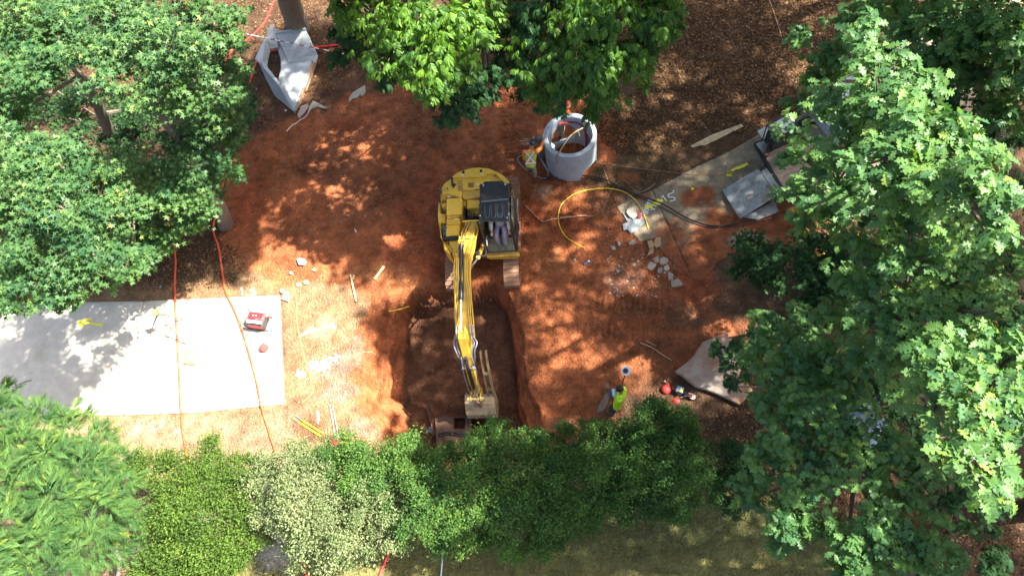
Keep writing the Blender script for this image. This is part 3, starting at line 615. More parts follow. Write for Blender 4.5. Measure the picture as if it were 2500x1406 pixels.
MB().extr([(fx1 - .01, fy - .0, 1.2), (fx1 - .01, fy + .75, 1.2), (fx1 - .01, fy + .7, 1.62), (fx1 - .01, fy + .1, 1.45)], (.04, 0, 0)).build('cab_door', BLK, EX, bevel=.01)
MB().tube(spline([(fx1 + .06, ry1 - .1, 1.3), (fx1 + .12, ry1 - .15, 2.1), (fx1 + .12, ry1 - .5, 2.2), (fx1 + .06, ry1 - .6, 1.9)], 5), .018, 6).build('door_rail', simple('grey_rail', (.35, .35, .33), .5, .5), EX, smooth=True)
MB().tube(spline([(fx1 + .08, ry0 + .2, 1.7), (fx1 + .16, ry0 + .25, 2.2), (fx1 + .1, ry0 + .4, 2.4)], 5), .02, 6).box((fx1 + .14, ry0 + .22, 2.1), (.05, .12, .25)).build('mirror', BLK, EX, smooth=True)
SX = (fx0 + fx1) / 2
MB().box((SX, ry0 + .62, 1.45), (.46, .48, .14)).box((SX, ry0 + .92, 1.85), (.44, .12, .7)).build('seat', DRK, EX, bevel=.04)
for s in (-1, 1):
    MB().box((SX + s * .32, ry0 + .38, 1.62), (.13, .45, .12)).build('armrest_console', BLK, EX, bevel=.02)
    MB().tube([(SX + s * .33, ry0 + .16, 1.66), (SX + s * .33, ry0 + .12, 1.86)], .018, 6).build('joystick', DRK, EX)
    MB().tube([(SX + s * .08, fy + .30, 1.17), (SX + s * .08, fy + .26, 1.55)], .013, 6).box((SX + s * .08, fy + .24, 1.20), (.09, .16, .02)).build('travel_pedal', DRK, EX)
# ------------------------------------------------------------------ people
SKIN = simple('skin', (.42, .25, .17), .6, var=.08); HAIR = simple('black_hair', (.012, .011, .012), .6, bump=.4)
def skin_obj(name, pts, edges, rads, mat, parent, root=0, sub=2):
    me = bpy.data.meshes.new(name)
    inv = np.array(wm(parent).inverted()); V = np.array([np.asarray(p, float) for p in pts]) @ inv[:3, :3].T + inv[:3, 3]
    me.from_pydata(V.tolist(), edges, []); me.materials.append(mat)
    o = bpy.data.objects.new(name, me); COL.objects.link(o); o.parent = parent
    sk = o.modifiers.new('skin', 'SKIN'); sk.use_smooth_shade = True; sk.branch_smoothing = .4
    lay = me.skin_vertices[0] if len(me.skin_vertices) else None
    if lay is None:
        bm = bmesh.new(); bm.from_mesh(me); bm.verts.layers.skin.verify(); bm.to_mesh(me); bm.free(); lay = me.skin_vertices[0]
    for i, r in enumerate(rads):
        lay.data[i].radius = (r, r) if not hasattr(r, '__len__') else r; lay.data[i].use_root = (i == root)
    s = o.modifiers.new('sub', 'SUBSURF'); s.levels = sub; s.render_levels = sub
    return o
def ell(mb, c, r, n=14, m=9, zcut=-1.0, R=None):
    v = []; f = []
    for i in range(m + 1):
        t = math.pi * i / m; z = math.cos(t)
        if z < zcut: z = zcut
        for k in range(n):
            w = 2 * math.pi * k / n; v.append((math.sin(t) * math.cos(w) * r[0], math.sin(t) * math.sin(w) * r[1], z * r[2]))
    v = np.array(v)
    if R is not None: v = v @ np.array(R).T
    v = v + np.asarray(c)
    f = [(i * n + k, i * n + (k + 1) % n, (i + 1) * n + (k + 1) % n, (i + 1) * n + k) for i in range(m) for k in range(n)]
    mb.add(v, f); return mb
def loft(mb, rings, side, back, n=18):
    v = []
    for c, hw, hd in rings:
        for k in range(n):
            w = 2 * math.pi * k / n; cx = math.copysign(abs(math.cos(w)) ** .8, math.cos(w)); v.append(np.asarray(c) + side * hw * cx + back * hd * math.sin(w) + rng.normal(size=3) * .003)
    m = len(rings); f = [(i * n + k, i * n + (k + 1) % n, (i + 1) * n + (k + 1) % n, (i + 1) * n + k) for i in range(m - 1) for k in range(n)]
    return mb.add(v, f + [tuple(range(n)), tuple(range((m - 1) * n, m * n))[::-1]])
def person(label, J, face, shirt, trousers, boots, hairmat=HAIR, sleeve=1.0, vest=None, hat=None, fingers=True, scale=1.0):
    """J: world positions of joints; face: horizontal direction faced"""
    J = {k: np.asarray(v, float) for k, v in J.items()}
    fd = np.array([face[0], face[1], 0.0]); fd /= np.linalg.norm(fd)
    base = (J['lank'] + J['rank']) / 2; base[2] = min(J['lank'][2], J['rank'][2]) - .08
    E_ = empty('person', base, label, 'person')
    up = J['head'] - J['neck']; up /= np.linalg.norm(up)
    names = ['pel', 'waist', 'chest', 'neck', 'head', 'crown', 'lsh', 'lel', 'lwr', 'rsh', 'rel', 'rwr', 'lhip', 'lkn', 'lank', 'rhip', 'rkn', 'rank']
    J['waist'] = J.get('waist', J['pel'] * .5 + J['chest'] * .5); J['crown'] = J['head'] + up * .10
    for s in 'lr': J[s + 'hip'] = J.get(s + 'hip', J['pel'])
    pts = [J[n] for n in names]; ix = {n: i for i, n in enumerate(names)}
    ed = [('pel', 'waist'), ('waist', 'chest'), ('chest', 'neck'), ('neck', 'head'), ('head', 'crown'), ('chest', 'lsh'), ('lsh', 'lel'), ('lel', 'lwr'), ('chest', 'rsh'), ('rsh', 'rel'), ('rel', 'rwr'),
          ('pel', 'lhip'), ('lhip', 'lkn'), ('lkn', 'lank'), ('pel', 'rhip'), ('rhip', 'rkn'), ('rkn', 'rank')]
    rd = dict(pel=.10, waist=.09, chest=.10, neck=.055, head=.088, crown=.07, lsh=.055, lel=.042, lwr=.028, rsh=.055, rel=.042, rwr=.028, lhip=.08, lkn=.058, lank=.04, rhip=.08, rkn=.058, rank=.04)
    P_ = list(pts); E2 = [(ix[a], ix[b]) for a, b in ed]; R2 = [rd[n] for n in names]
    # hands: palm and five fingers grown from each wrist
    for s in 'lr':
        w = J[s + 'wr']; d = J.get(s + 'hd', w - J[s + 'el']); d = d / np.linalg.norm(d); side = np.cross(d, [0, 0, 1.0]); side /= np.linalg.norm(side) + 1e-9; nn = np.cross(side, d)
        P_.append(w + d * .07); pi = len(P_) - 1; E2.append((ix[s + 'wr'], pi)); R2.append(.03)
        for k, (o_, L) in enumerate(((-.032, .075), (-.011, .088), (.011, .083), (.032, .065))):
            a = w + d * .085 + side * o_; P_ += [a, a + d * L * .5 - nn * .004, a + d * L * .85 - nn * .028]; n0 = len(P_) - 3
            E2 += [(pi, n0), (n0, n0 + 1), (n0 + 1, n0 + 2)]; R2 += [.011, .009, .008]
        tm = w + d * .03 + side * (-.035 if s == 'r' else .035); tt = tm + d * .045 + side * (-.03 if s == 'r' else .03) - nn * .01
        P_ += [tm, tt]; n0 = len(P_) - 2; E2 += [(ix[s + 'wr'], n0), (n0, n0 + 1)]; R2 += [.013, .010]
    skin_obj('body', P_, E2, R2, SKIN, E_, 0)
    # face: nose, ears, eyes
    h = J['head'] + up * .02; rt = np.cross(fd, up); rt /= np.linalg.norm(rt)
    f2 = np.cross(up, rt)
    mb = MB(); ell(mb, h + f2 * .10 - up * .02, (.014, .014, .022), 8, 6)
    for s in (-1, 1): ell(mb, h + rt * .09 * s - up * .015, (.014, .02, .03), 8, 6)
    mb.build('face_features', SKIN, E_, smooth=True)
    mb = MB()
    for s in (-1, 1): ell(mb, h + rt * .032 * s + f2 * .088 + up * .01, (.012, .012, .008), 8, 6)
    mb.build('eyes', DRK, E_, smooth=True)
    mb = MB(); hc = h + up * .03 - f2 * .015
    Rm = np.stack([rt, f2, up], 1)
    ell(mb, hc, (.102, .115, .105), 16, 12, -.25, Rm); mb.build('hair', hairmat, E_, smooth=True)
    if hat is not None:
        mb = MB(); ell(mb, hc + up * .03, (.118, .14, .12), 18, 12, -.1, Rm); mb.lathe([(0, 0), (.15, 0), (.155, .012), (.11, .03), (0, .03)], hc + f2 * .035 + up * .012, 20, up); mb.build('hard_hat', hat, E_, smooth=True)
    # clothes
    cn = ['pel', 'waist', 'chest', 'neck0', 'lsh', 'lel', 'lcf', 'rsh', 'rel', 'rcf']
    C_ = dict(J); C_['neck0'] = J['chest'] * .35 + J['neck'] * .65
    for s in 'lr': C_[s + 'cf'] = J[s + 'el'] * (1 - (sleeve - .5) * 1.7) + J[s + 'wr'] * (sleeve - .5) * 1.7 if sleeve > .5 else J[s + 'sh'] * .25 + J[s + 'el'] * .75
    if sleeve > .5:
        ce = [('pel', 'waist'), ('waist', 'chest'), ('chest', 'neck0'), ('chest', 'lsh'), ('lsh', 'lel'), ('lel', 'lcf'), ('chest', 'rsh'), ('rsh', 'rel'), ('rel', 'rcf')]
    else:
        cn = ['pel', 'waist', 'chest', 'neck0', 'lsh', 'lcf', 'rsh', 'rcf']; ce = [('pel', 'waist'), ('waist', 'chest'), ('chest', 'neck0'), ('chest', 'lsh'), ('lsh', 'lcf'), ('chest', 'rsh'), ('rsh', 'rcf')]
    sv_ = J['rsh'] - J['lsh']; sv_ /= np.linalg.norm(sv_); bu = J['chest'] - J['pel']; bu /= np.linalg.norm(bu); bk = np.cross(sv_, bu); bk /= np.linalg.norm(bk)
    shw = np.linalg.norm(J['rsh'] - J['lsh']) / 2 + .02; shm = (J['rsh'] + J['lsh']) / 2
    rings = [(J['pel'] - bu * .02, .165, .125), (J['pel'] * .5 + J['waist'] * .5, .165, .125), (J['waist'], .165, .13), (J['chest'] * .6 + J['waist'] * .4, .185, .14), (J['chest'], .20, .145), (shm * .8 + J['neck'] * .2, max(.19, shw), .12), (J['neck'] * .55 + shm * .45, .11, .095), (J['neck'] * .85 + shm * .15, .07, .07)]
    mb = loft(MB(), rings, sv_, bk)
    for s in 'lr':
        a0 = J[s + 'sh'] * .8 + J['chest'] * .2; a1 = J[s + 'sh']; a2 = J[s + 'el'] if sleeve > .5 else None
        ptl = [a0, a1, a1 * .5 + C_[s + 'cf'] * .5 if a2 is None else a2, C_[s + 'cf']]; w = spline(ptl, 5); mb.tube(w, list(np.interp(np.linspace(0, 1, len(w)), [0, .3, .7, 1], [.085, .088, .068, .058 if sleeve > .5 else .075])), 12)
    mb.build('shirt', shirt, E_, smooth=True)
    tn = ['pel', 'lhip', 'lkn', 'lcf', 'rhip', 'rkn', 'rcf', 'belt']
    T_ = dict(J); T_['belt'] = J['pel'] * .8 + J['waist'] * .2
    for s in 'lr': T_[s + 'cf'] = J[s + 'kn'] * .1 + J[s + 'ank'] * .9
    tr_ = dict(pel=.155, belt=.145, lhip=.105, lkn=.082, lcf=.068, rhip=.105, rkn=.082, rcf=.068); ti = {n: i for i, n in enumerate(tn)}
    skin_obj('trousers', [T_[n] for n in tn], [(ti[a], ti[b]) for a, b in (('pel', 'belt'), ('pel', 'lhip'), ('lhip', 'lkn'), ('lkn', 'lcf'), ('pel', 'rhip'), ('rhip', 'rkn'), ('rkn', 'rcf'))], [tr_[n] for n in tn], trousers, E_, 0)
    for s in 'lr':
        a = J[s + 'ank']; toe = a + fd * .17 + np.array([0, 0, -.035])
        skin_obj('boot', [a + (0, 0, .08), a - fd * .03 + (0, 0, -.02), a + fd * .07 + (0, 0, -.03), toe], [(0, 1), (1, 2), (2, 3)], [.058, .055, .055, .045], boots, E_, 0)
    if vest is not None:
        side = np.cross(fd, [0, 0, 1.0]); back = -fd; body_up = (J['chest'] - J['pel']); body_up /= np.linalg.norm(body_up)
        side = sv_ if np.dot(sv_, side) > 0 else -sv_
        loft(MB(), [(c, a + .022, b + .022) for c, a, b in rings[:5]] + [(rings[5][0], .17, .135), (J['neck'] * .5 + shm * .5, .12, .10)], side, bk).build('vest', vest, E_, smooth=True)
        back = bk if np.dot(bk, back) > 0 else -bk; V0 = J['chest'] + back * .176; bn = np.cross(side, body_up)
        ref = simple('reflective_tape', (.8, .8, .78), .4); org = simple('orange_trim', (.75, .22, .05), .6)
        def strip(a, b, w, m, nm, off):
            pa = V0 + side * a[0] + body_up * a[1] + back * off; pb_ = V0 + side * b[0] + body_up * b[1] + back * off
            d = (pb_ - pa) / np.linalg.norm(pb_ - pa); wv = np.cross(d, back); MB().extr([pa + wv * w, pb_ + wv * w, pb_ - wv * w, pa - wv * w], back * .012).build(nm, m, E_)
        for a, b in (((-.15, .17), (.12, -.20)), ((.15, .17), (-.12, -.20))):
            strip(a, b, .036, org, 'orange_band', .0); strip(a, b, .024, ref, 'reflective_band', .006)
        strip((-.17, -.24), (.17, -.24), .042, org, 'orange_band', .0); strip((-.17, -.24), (.17, -.24), .028, ref, 'reflective_band', .008)
    return E_
def camo():
    t = NT('camouflage_cloth'); tc = t.n('ShaderNodeTexCoord').outputs['Object']
    c = t.ramp(t.noise(9, 3, .6, tc), [(.38, (.10, .09, .06)), (.45, (.26, .23, .16)), (.55, (.36, .33, .25)), (.62, (.15, .16, .10))]); return t.fin(t.bsdf(c, .9))
CAMO = camo(); LIME = simple('lime_cloth', (.45, .78, .03), .8, var=.06, scale=5, bump=.4); ORG = simple('orange_cloth', (.72, .20, .03), .8, var=.1, bump=.3)
VST = simple('lime_vest_cloth', (.42, .58, .10), .8, var=.1, bump=.3); JEAN = simple('dark_jeans', (.035, .045, .065), .9, var=.3, bump=.3); BOOT = simple('work_boot', (.10, .065, .04), .8, var=.3)
PURP = simple('grey_blue_trousers', (.24, .23, .36), .9, var=.15, bump=.3)
J1 = dict(pel=P(1296, 404, .95), chest=P(1295, 377, 1.30), neck=P(1297, 362, 1.47), head=P(1299, 353, 1.60), rsh=P(1309, 371, 1.38), rel=P(1321, 361, 1.36), rwr=P(1326, 344, 1.50), lsh=P(1281, 373, 1.38), lel=P(1281, 388, 1.12), lwr=P(1288, 375, 1.12),
          rhip=P(1302, 407, .90), rkn=P(1306, 420, .50), rank=P(1305, 433, .09), lhip=P(1290, 405, .90), lkn=P(1289, 405, .52), lank=P(1292, 417, .09))
person('worker in lime safety vest with white X reaching up to the concrete ring', J1, (.15, 1), ORG, CAMO, BOOT, vest=VST)
J2 = dict(pel=P(1370, 303, .90), chest=P(1374, 276, 1.30), neck=P(1379, 264, 1.48), head=P(1382, 258, 1.60), rsh=P(1385, 272, 1.38), rel=P(1390, 281, 1.2), rwr=P(1384, 292, 1.05), lsh=P(1366, 270, 1.38), lel=P(1361, 280, 1.15), lwr=P(1368, 291, 1.0),
          rhip=P(1374, 306, .86), rkn=P(1373, 320, .48), rank=P(1372, 334, .09), lhip=P(1366, 306, .86), lkn=P(1366, 319, .48), lank=P(1365, 333, .09))
person('worker in orange shirt and red hard hat standing behind the ring, seen through its opening', J2, (.1, -1), ORG, CAMO, BOOT, hat=simple('red_hard_hat', (.75, .14, .10), .35, var=.1))
J3 = dict(pel=P(1508, 988, .93), waist=P(1509, 981, 1.08), chest=P(1516, 966, 1.33), neck=P(1516, 957, 1.47), head=P(1513, 951, 1.60), lsh=P(1512, 980, 1.36), lel=P(1503, 975, 1.08), lwr=P(1495, 965, 1.10), rsh=P(1522, 950, 1.38), rel=P(1510, 946, 1.12), rwr=P(1498, 954, 1.14),
          lhip=P(1504, 992, .88), lkn=P(1495, 992, .50), lank=P(1492, 1006, .09), rhip=P(1510, 986, .88), rkn=P(1502, 990, .48), rank=P(1498, 1010, .09))
J3['lhd'] = np.array([-.6, .5, 0]); J3['rhd'] = np.array([-.8, -.2, 0])
person('man with black hair in bright lime shirt looking down at a tablet by the hedge', J3, (-1, .15), LIME, JEAN, BOOT, sleeve=.3)
s0 = np.array([SX, ry0 + .66, 1.62])
J4 = dict(pel=s0, waist=s0 + (0, .03, .2), chest=s0 + (0, .04, .42), neck=s0 + (0, 0, .60), head=s0 + (0, -.04, .74), lsh=s0 + (.19, .02, .48), lel=s0 + (.29, -.12, .25), lwr=s0 + (.30, -.36, .18), rsh=s0 + (-.19, .02, .48), rel=s0 + (-.28, -.12, .25), rwr=s0 + (-.26, -.36, .18),
          lhip=s0 + (.10, -.06, 0), lkn=s0 + (.15, -.50, .04), lank=s0 + (.12, -.66, -.34), rhip=s0 + (-.10, -.06, 0), rkn=s0 + (-.13, -.50, .04), rank=s0 + (-.05, -.62, -.34))
person('excavator operator seated in the cab, grey-blue trousers showing below the black roof', J4, (0, -1), simple('pale_shirt', (.45, .45, .45), .8), PURP, BOOT)
tb = P(1494, 959, 1.16)
tbl = empty('tablet', tb, 'dark tablet with light blue screen edge held by the man in lime', 'tablet')
MB().box(tb, (.20, .26, .02), rz=.1).build('case', BLK, tbl, bevel=.006)
MB().box(tb + (.05, 0, .012), (.09, .24, .006), rz=.1).build('screen', simple('blue_screen', (.35, .50, .62), .25), tbl)
# survey pole with receiver
sp0 = P(1512, 958, 0); sp1 = P(1529, 905, 1.95)
sv = empty('survey_pole', sp0, 'dark pole topped by a white flared receiver beside the man in lime', 'survey pole')
MB().cyl(sp0, sp1, .016, n=8).build('pole', BLK, sv)
axs = (sp1 - sp0) / np.linalg.norm(sp1 - sp0) + np.array([-.35, -.30, 0])
MB().lathe([(0, -.05), (.06, -.05), (.09, .0), (.135, .03), (.135, .05), (.05, .05), (.0, .05)], sp1, 24, axs).build('receiver_dish', simple('white_plastic', (.75, .76, .78), .35, var=.04), sv, smooth=True)
MB().lathe([(0, .05), (.07, .05), (.075, .10), (.04, .13), (0, .13)], sp1, 20, axs).build('receiver', BLK, sv, smooth=True)
# ------------------------------------------------------------------ concrete ring
RC0 = np.array([-.42, 14.60, 0]); RR = .905; RH = 1.52
rg = empty('concrete_ring', RC0, 'upright pale blue-grey concrete manhole ring with pipe openings', 'manhole ring')
mb = MB(); n = 72
prof = [(RR, 0.0), (RR, RH - .20), (RR + .012, RH - .185), (RR + .012, RH), (RR - .02, RH + .012), (RR - .125, RH + .012), (RR - .15, RH - .02), (RR - .15, 0.0)]
v = [(RC0[0] + r * math.cos(2 * math.pi * k / n), RC0[1] + r * math.sin(2 * math.pi * k / n), z - .03) for r, z in prof for k in range(n)]; m = len(prof)
mb.add(v, [(i * n + k, i * n + (k + 1) % n, ((i + 1) % m) * n + (k + 1) % n, ((i + 1) % m) * n + k) for i in range(m) for k in range(n)])
ro = mb.build('ring_wall', RINGC, rg)
cutters = []
for ang, z, r in ((math.radians(112), .62, .50), (math.radians(-42), .02, .46)):
    d = np.array([math.cos(ang), math.sin(ang), 0]); c = MB().cyl(RC0 + d * .45 + (0, 0, z), RC0 + d * 1.4 + (0, 0, z), r, n=40).build('cutter', RINGC); cutters.append(c)
    bo = ro.modifiers.new('b', 'BOOLEAN'); bo.object = c; bo.operation = 'DIFFERENCE'; bo.solver = 'EXACT'
bpy.context.view_layer.update()
me = bpy.data.meshes.new_from_object(ro.evaluated_get(bpy.context.evaluated_depsgraph_get())); ro.modifiers.clear(); ro.data = me
me.polygons.foreach_set('use_smooth', [True] * len(me.polygons)); me.set_sharp_from_angle(angle=math.radians(25))
for c in cutters: bpy.data.objects.remove(c, do_unlink=True)
RED = simple('red_paint', (.42, .035, .028), .55, var=.15)
def rp(ang, r, z): a = math.radians(ang); return RC0 + np.array([r * math.cos(a), r * math.sin(a), z])
mb = MB()
pth = spline([rp(120, .74, 1.30), rp(95, .735, 1.22), rp(70, .735, 1.22), rp(50, .735, 1.12), rp(42, .735, .8), rp(38, .70, .3), rp(30, .60, .05)], 6); mb.tube(pth, .035, 6)
mb.tube(spline([rp(46, .735, 1.0), rp(30, .735, .7), rp(20, .73, .2)], 5), .02, 6); mb.tube(spline([rp(10, .745, 1.2), rp(4, .74, .8), rp(4, .74, .4)], 5), .02, 6)
mb.build('sling', RED, None, smooth=True, label='orange-red lifting sling hanging inside the concrete ring', cat='sling')
ROPE = simple('old_rope', (.34, .24, .13), .9, var=.3, scale=30)
mb = MB(); mb.tube(spline([rp(42, .70, 1.25), rp(60, .1, 1.36), rp(-118, .55, 1.50), rp(-117, .80, RH + .03), rp(-119, .93, RH - .05), rp(-121, .94, 1.1), rp(-122, .95, 1.02)], 7), .020, 6)
mb.tube(spline([rp(52, .45, 1.3), rp(65, .40, .8), rp(70, .42, .3), rp(80, .4, 0)], 5), .016, 5); mb.tube(spline([rp(50, .45, 1.3), rp(30, .42, .7), rp(20, .4, .1)], 5), .014, 5)
mb.build('rope', ROPE, None, smooth=True, label='brown rope strung across the ring mouth with its end hanging down the front', cat='rope')
# drilling machine beside the ring
cd = empty('core_drill', P(1300, 350), 'grey core drill with handles fixed against the left side of the ring', 'drill')
a = P(1326, 336, 1.05); b = P(1284, 349, 1.0); ax_ = (b - a) / np.linalg.norm(b - a)
MB().cyl(a, a + ax_ * .22, .07, n=14).build('barrel', GRYM, cd, smooth=True)
MB().cyl(a + ax_ * .22, a + ax_ * .46, .10, .085, n=14).cyl(a + ax_ * .46, a + ax_ * .58, .06, n=12).box(a + ax_ * .34 + (0, 0, .1), (.12, .1, .1), rz=.3).build('motor', simple('dark_grey_casting', (.10, .11, .12), .6, .2), cd, bevel=.01)
MB().tube(spline([a + ax_ * .5 + (0, .05, .1), a + ax_ * .7 + (0, .08, .12), a + ax_ * .72 + (0, -.08, .05), a + ax_ * .5 + (0, -.08, .0)], 5), .014, 6).build('handle', GRYM, cd, smooth=True)
for dy in (.12, -.02): MB().cyl(a + ax_ * .55 + (0, dy * .5, .02), a + ax_ * .85 + (0, dy, .05), .010, n=6).build('lever', simple('brass_lever', (.5, .42, .25), .4, .5), cd)
MB().tube([P(1316, 345, .9), P(1318, 352, .0)], .035, 6).tube([P(1300, 350, .85), P(1298, 352, 0)], .03, 6).build('stand', GRYM, cd)
MB().box(P(1322, 366, .25), (.30, .34, .5), rz=.2).build('equipment_case', simple('olive_grey', (.16, .18, .15), .7, dirt=(.2, .1, .05), dirt_amt=.4), None, bevel=.03, label='grey-green case standing between the ring and the worker in the X vest', cat='case')
# ------------------------------------------------------------------ draped lines
def drape(pts, r, lift=.0, n=6):
    w = [P(*p[:2]) if len(p) == 2 else P(p[0], p[1], p[2]) for p in pts]; sp = spline(w, n); zz = hgt(np.array([q[0] for q in sp]), np.array([q[1] for q in sp]))
    out = []
    for q, z in zip(sp, zz):
        on = max(sdist(np.array([q[0]]), np.array([q[1]]), PATH_L)[0], sdist(np.array([q[0]]), np.array([q[1]]), PATH_R)[0])
        base = max(z, .04 if sdist(np.array([q[0]]), np.array([q[1]]), PATH_L)[0] > -.02 else .018 if on > -.02 else z)
        out.append(np.array([q[0], q[1], max(base, q[2] if q[2] > .01 else -9) + r + lift]))
    return out
def line(name, pts, r, mat, label, cat, group=None, n=6, wiggle=0.0, **kw):
    w = drape(pts, r, **kw)
    if wiggle:
        for i, q in enumerate(w): q[0] += (vnoise(np.array([i * 1.0]), np.array([3.1]), 3, int(r * 1e4))[0] - .5) * wiggle; q[1] += (vnoise(np.array([i * 1.0]), np.array([9.1]), 3, 7)[0] - .5) * wiggle
    return MB().tube(w, r, n).build(name, mat, None, smooth=True, label=label, cat=cat, group=group)
HOSE = simple('orange_hose', (.60, .085, .03), .5, var=.12, scale=3, dirt=(.55, .22, .08), dirt_amt=.3); HRED = simple('red_hose', (.60, .035, .03), .5, var=.12, scale=3)
line('hose', [(400, 480), (412, 540), (424, 585), (430, 640), (428, 700), (432, 770), (437, 850), (441, 930), (444, 1000), (447, 1050), (453, 1085), (458, 1120), (465, 1200)], .036, HOSE, 'left orange-red hose crossing the footpath beside the tripod', 'hose', 'orange-red hoses laid across the site', 8)
line('hose', [(548, 440), (535, 500), (522, 560), (535, 605), (543, 660), (552, 712), (575, 760), (594, 810), (612, 870), (628, 930), (642, 1000), (655, 1045), (668, 1085), (690, 1150)], .036, HOSE, 'right orange-red hose running from the clay edge past the red generator', 'hose', 'orange-red hoses laid across the site', 8)
line('hose', [(690, -40), (668, 10), (645, 60), (610, 95), (570, 125), (540, 170), (500, 200)], .038, HRED, 'red hose curving left of the headwall from the top edge', 'hose', 'red hoses around the headwall', 8)
line('hose', [(920, 104), (860, 108), (790, 116), (700, 122), (650, 132), (628, 152), (615, 190), (600, 240), (594, 320), (575, 380), (548, 440)], .038, HRED, 'red hose running under the headwall and out on both sides', 'hose', 'red hoses around the headwall', 8)
line('hose', [(742, 1370), (748, 1400), (752, 1440)], .036, HRED, 'short piece of red hose at the bottom edge below the pale shrub', 'hose', None, 8)
line('hose', [(955, 1325), (950, 1350), (935, 1385), (922, 1420)], .04, HRED, 'red hose end on the lawn at the bottom edge, below the dark shrub', 'hose', None, 8)
for (px, py) in ((430, 645), (558, 722), (568, 742), (600, 832), (444, 1000), (443, 1006), (605, 85 + 40)):
    pass
CABL = simple('black_cable', (.02, .02, .022), .55, var=.3, dirt=(.15, .07, .04), dirt_amt=.35)
line('cable', [(1320, 432), (1370, 436), (1430, 430), (1480, 440), (1520, 462), (1570, 482), (1620, 500), (1670, 530), (1720, 549), (1760, 553), (1810, 545), (1870, 532), (1930, 515)], .022, CABL, 'thick black cable sagging from the ring past the tilted ramp plate', 'cable')
line('cable', [(1315, 437), (1370, 441), (1440, 437), (1490, 452), (1530, 472), (1580, 492), (1625, 513), (1670, 537), (1715, 553), (1755, 557), (1812, 550), (1872, 538), (1930, 524)], .016, CABL, 'second thinner black cable running alongside the thick one', 'cable')
GHOSE = simple('grey_hose', (.38, .40, .43), .5, var=.15)
line('hose', [(1325, 372), (1316, 380), (1322, 395), (1333, 412), (1339, 426), (1330, 436), (1310, 432), (1290, 420), (1272, 405), (1264, 390), (1272, 383), (1290, 388)], .014, GHOSE, 'grey air hose looped on the ground around the worker in the X vest', 'hose', None, 6)
line('hose', [(1330, 376), (1322, 384), (1328, 400), (1340, 418), (1362, 432), (1400, 438)], .016, GHOSE, 'grey hose along the foot of the concrete ring', 'hose', None, 6)
YH = simple('yellow_hose', (.72, .50, .03), .5, var=.1)
line('yellow_hose', [(1427, 604), (1405, 594), (1380, 575), (1365, 548), (1364, 520), (1376, 495), (1405, 474), (1440, 464), (1485, 461), (1520, 468), (1545, 484), (1562, 506), (1573, 528), (1583, 560)], .017, YH, 'yellow plastic hose lying in a big open loop on the clay', 'hose', None, 8)
line('cord', [(1450, 398), (1500, 404), (1560, 412), (1640, 422), (1700, 428), (1760, 428), (1800, 415)], .013, simple('brown_cord', (.34, .17, .09), .8), 'thin brown cord from the ring towards the trailer', 'cord', None, 5)
line('cord', [(715, 690), (724, 730), (726, 790), (738, 850), (752, 900), (764, 950), (755, 968), (738, 982)], .011, simple('yellow_cord', (.55, .42, .12), .8), 'thin yellowish cord curving over the dirt right of the footpath', 'cord', None, 5)
BC = simple('brown_flex', (.22, .14, .10), .7)
line('flex', [(645, 838), (655, 826), (668, 830), (665, 842), (655, 850), (675, 852), (700, 846), (688, 838), (672, 845), (690, 856), (703, 862), (698, 852), (720, 850), (735, 840), (742, 838), (748, 848)], .007, BC, 'tangled brown lead of the red work lamp on the footpath corner', 'lead', None, 5)
line('flex', [(640, 850), (658, 845), (690, 848), (705, 853), (695, 860), (672, 848), (650, 858), (655, 872), (662, 866), (655, 852), (680, 843), (715, 850), (742, 846)], .007, BC, 'second loop of the tangled brown lead beside the red work lamp', 'lead', None, 5)
# roots and twigs
RT = simple('pale_root', (.48, .30, .18), .9, var=.25, scale=12, bump=.4)
def branch(pts, r0, r1, label, lift=0.0, mat=None, side=None):
    w = drape(pts, r0, lift); mb = MB().tube(w, list(np.linspace(r0, r1, len(w))), 6)
    for (i, px, py) in (side or []): q = drape([(px, py)] * 2, r1)[0]; mb.tube([w[i], (w[i] + q) / 2 + (0, 0, .02), q], [r1, r1 * .8, r1 * .5], 5)
    return mb.build('branch', mat or RT, None, smooth=True, label=label, cat='branch')
branch([(1283, 504), (1300, 520), (1324, 541), (1345, 537), (1380, 534), (1420, 531), (1450, 530)], .022, .012, 'bent pale root lying from the cab side into the yellow hose loop', .02)
branch([(1368, 534), (1400, 532), (1430, 530)], .034, .020, 'thick pale root piece inside the yellow hose loop', .02)
branch([(1563, 838), (1590, 848), (1612, 863), (1640, 879)], .016, .010, 'crooked brown stick left of the large broken slab')
branch([(1578, 832), (1590, 838), (1602, 843)], .013, .008, 'short crooked stick next to the longer brown stick')
branch([(1820, 968), (1835, 985), (1850, 1000)], .014, .010, 'short stick below the lower corner of the large broken slab')
branch([(880, 855), (893, 856), (907, 853)], .014, .008, 'short yellow root stub sticking out of the trench edge, left side', .03)
branch([(950, 760, .04), (970, 757, .05), (1000, 748, .05)], .020, .012, 'yellow stripped root across the top of the trench slope', .0, YH)
branch([(1877, 0), (1890, 35), (1906, 84)], .022, .016, 'long thin stick with a white tip on the leaf litter at the top', 0, simple('tan_stick', (.42, .28, .16), .9))
branch([(1600, 448), (1560, 470), (1520, 440), (1490, 470), (1470, 520)], .008, .005, 'thin curving twig over the dry grass above the broken path')
branch([(1475, 415), (1487, 448), (1494, 452)], .010, .006, 'small forked twig beside the black cables')
branch([(700, 323), (722, 302), (745, 288), (758, 270)], .03, .02, 'broken pale root along the edge of the clay below the headwall', 0, simple('chalky_root', (.55, .42, .36), .9, bump=.5))
LG = simple('weathered_wood', (.42, .36, .29), .9, var=.3, scale=10, bump=.6)
lg = empty('fallen_log', P(310, 1345), 'weathered forked dead log lying between the conifer and yellow-green shrub', 'log')
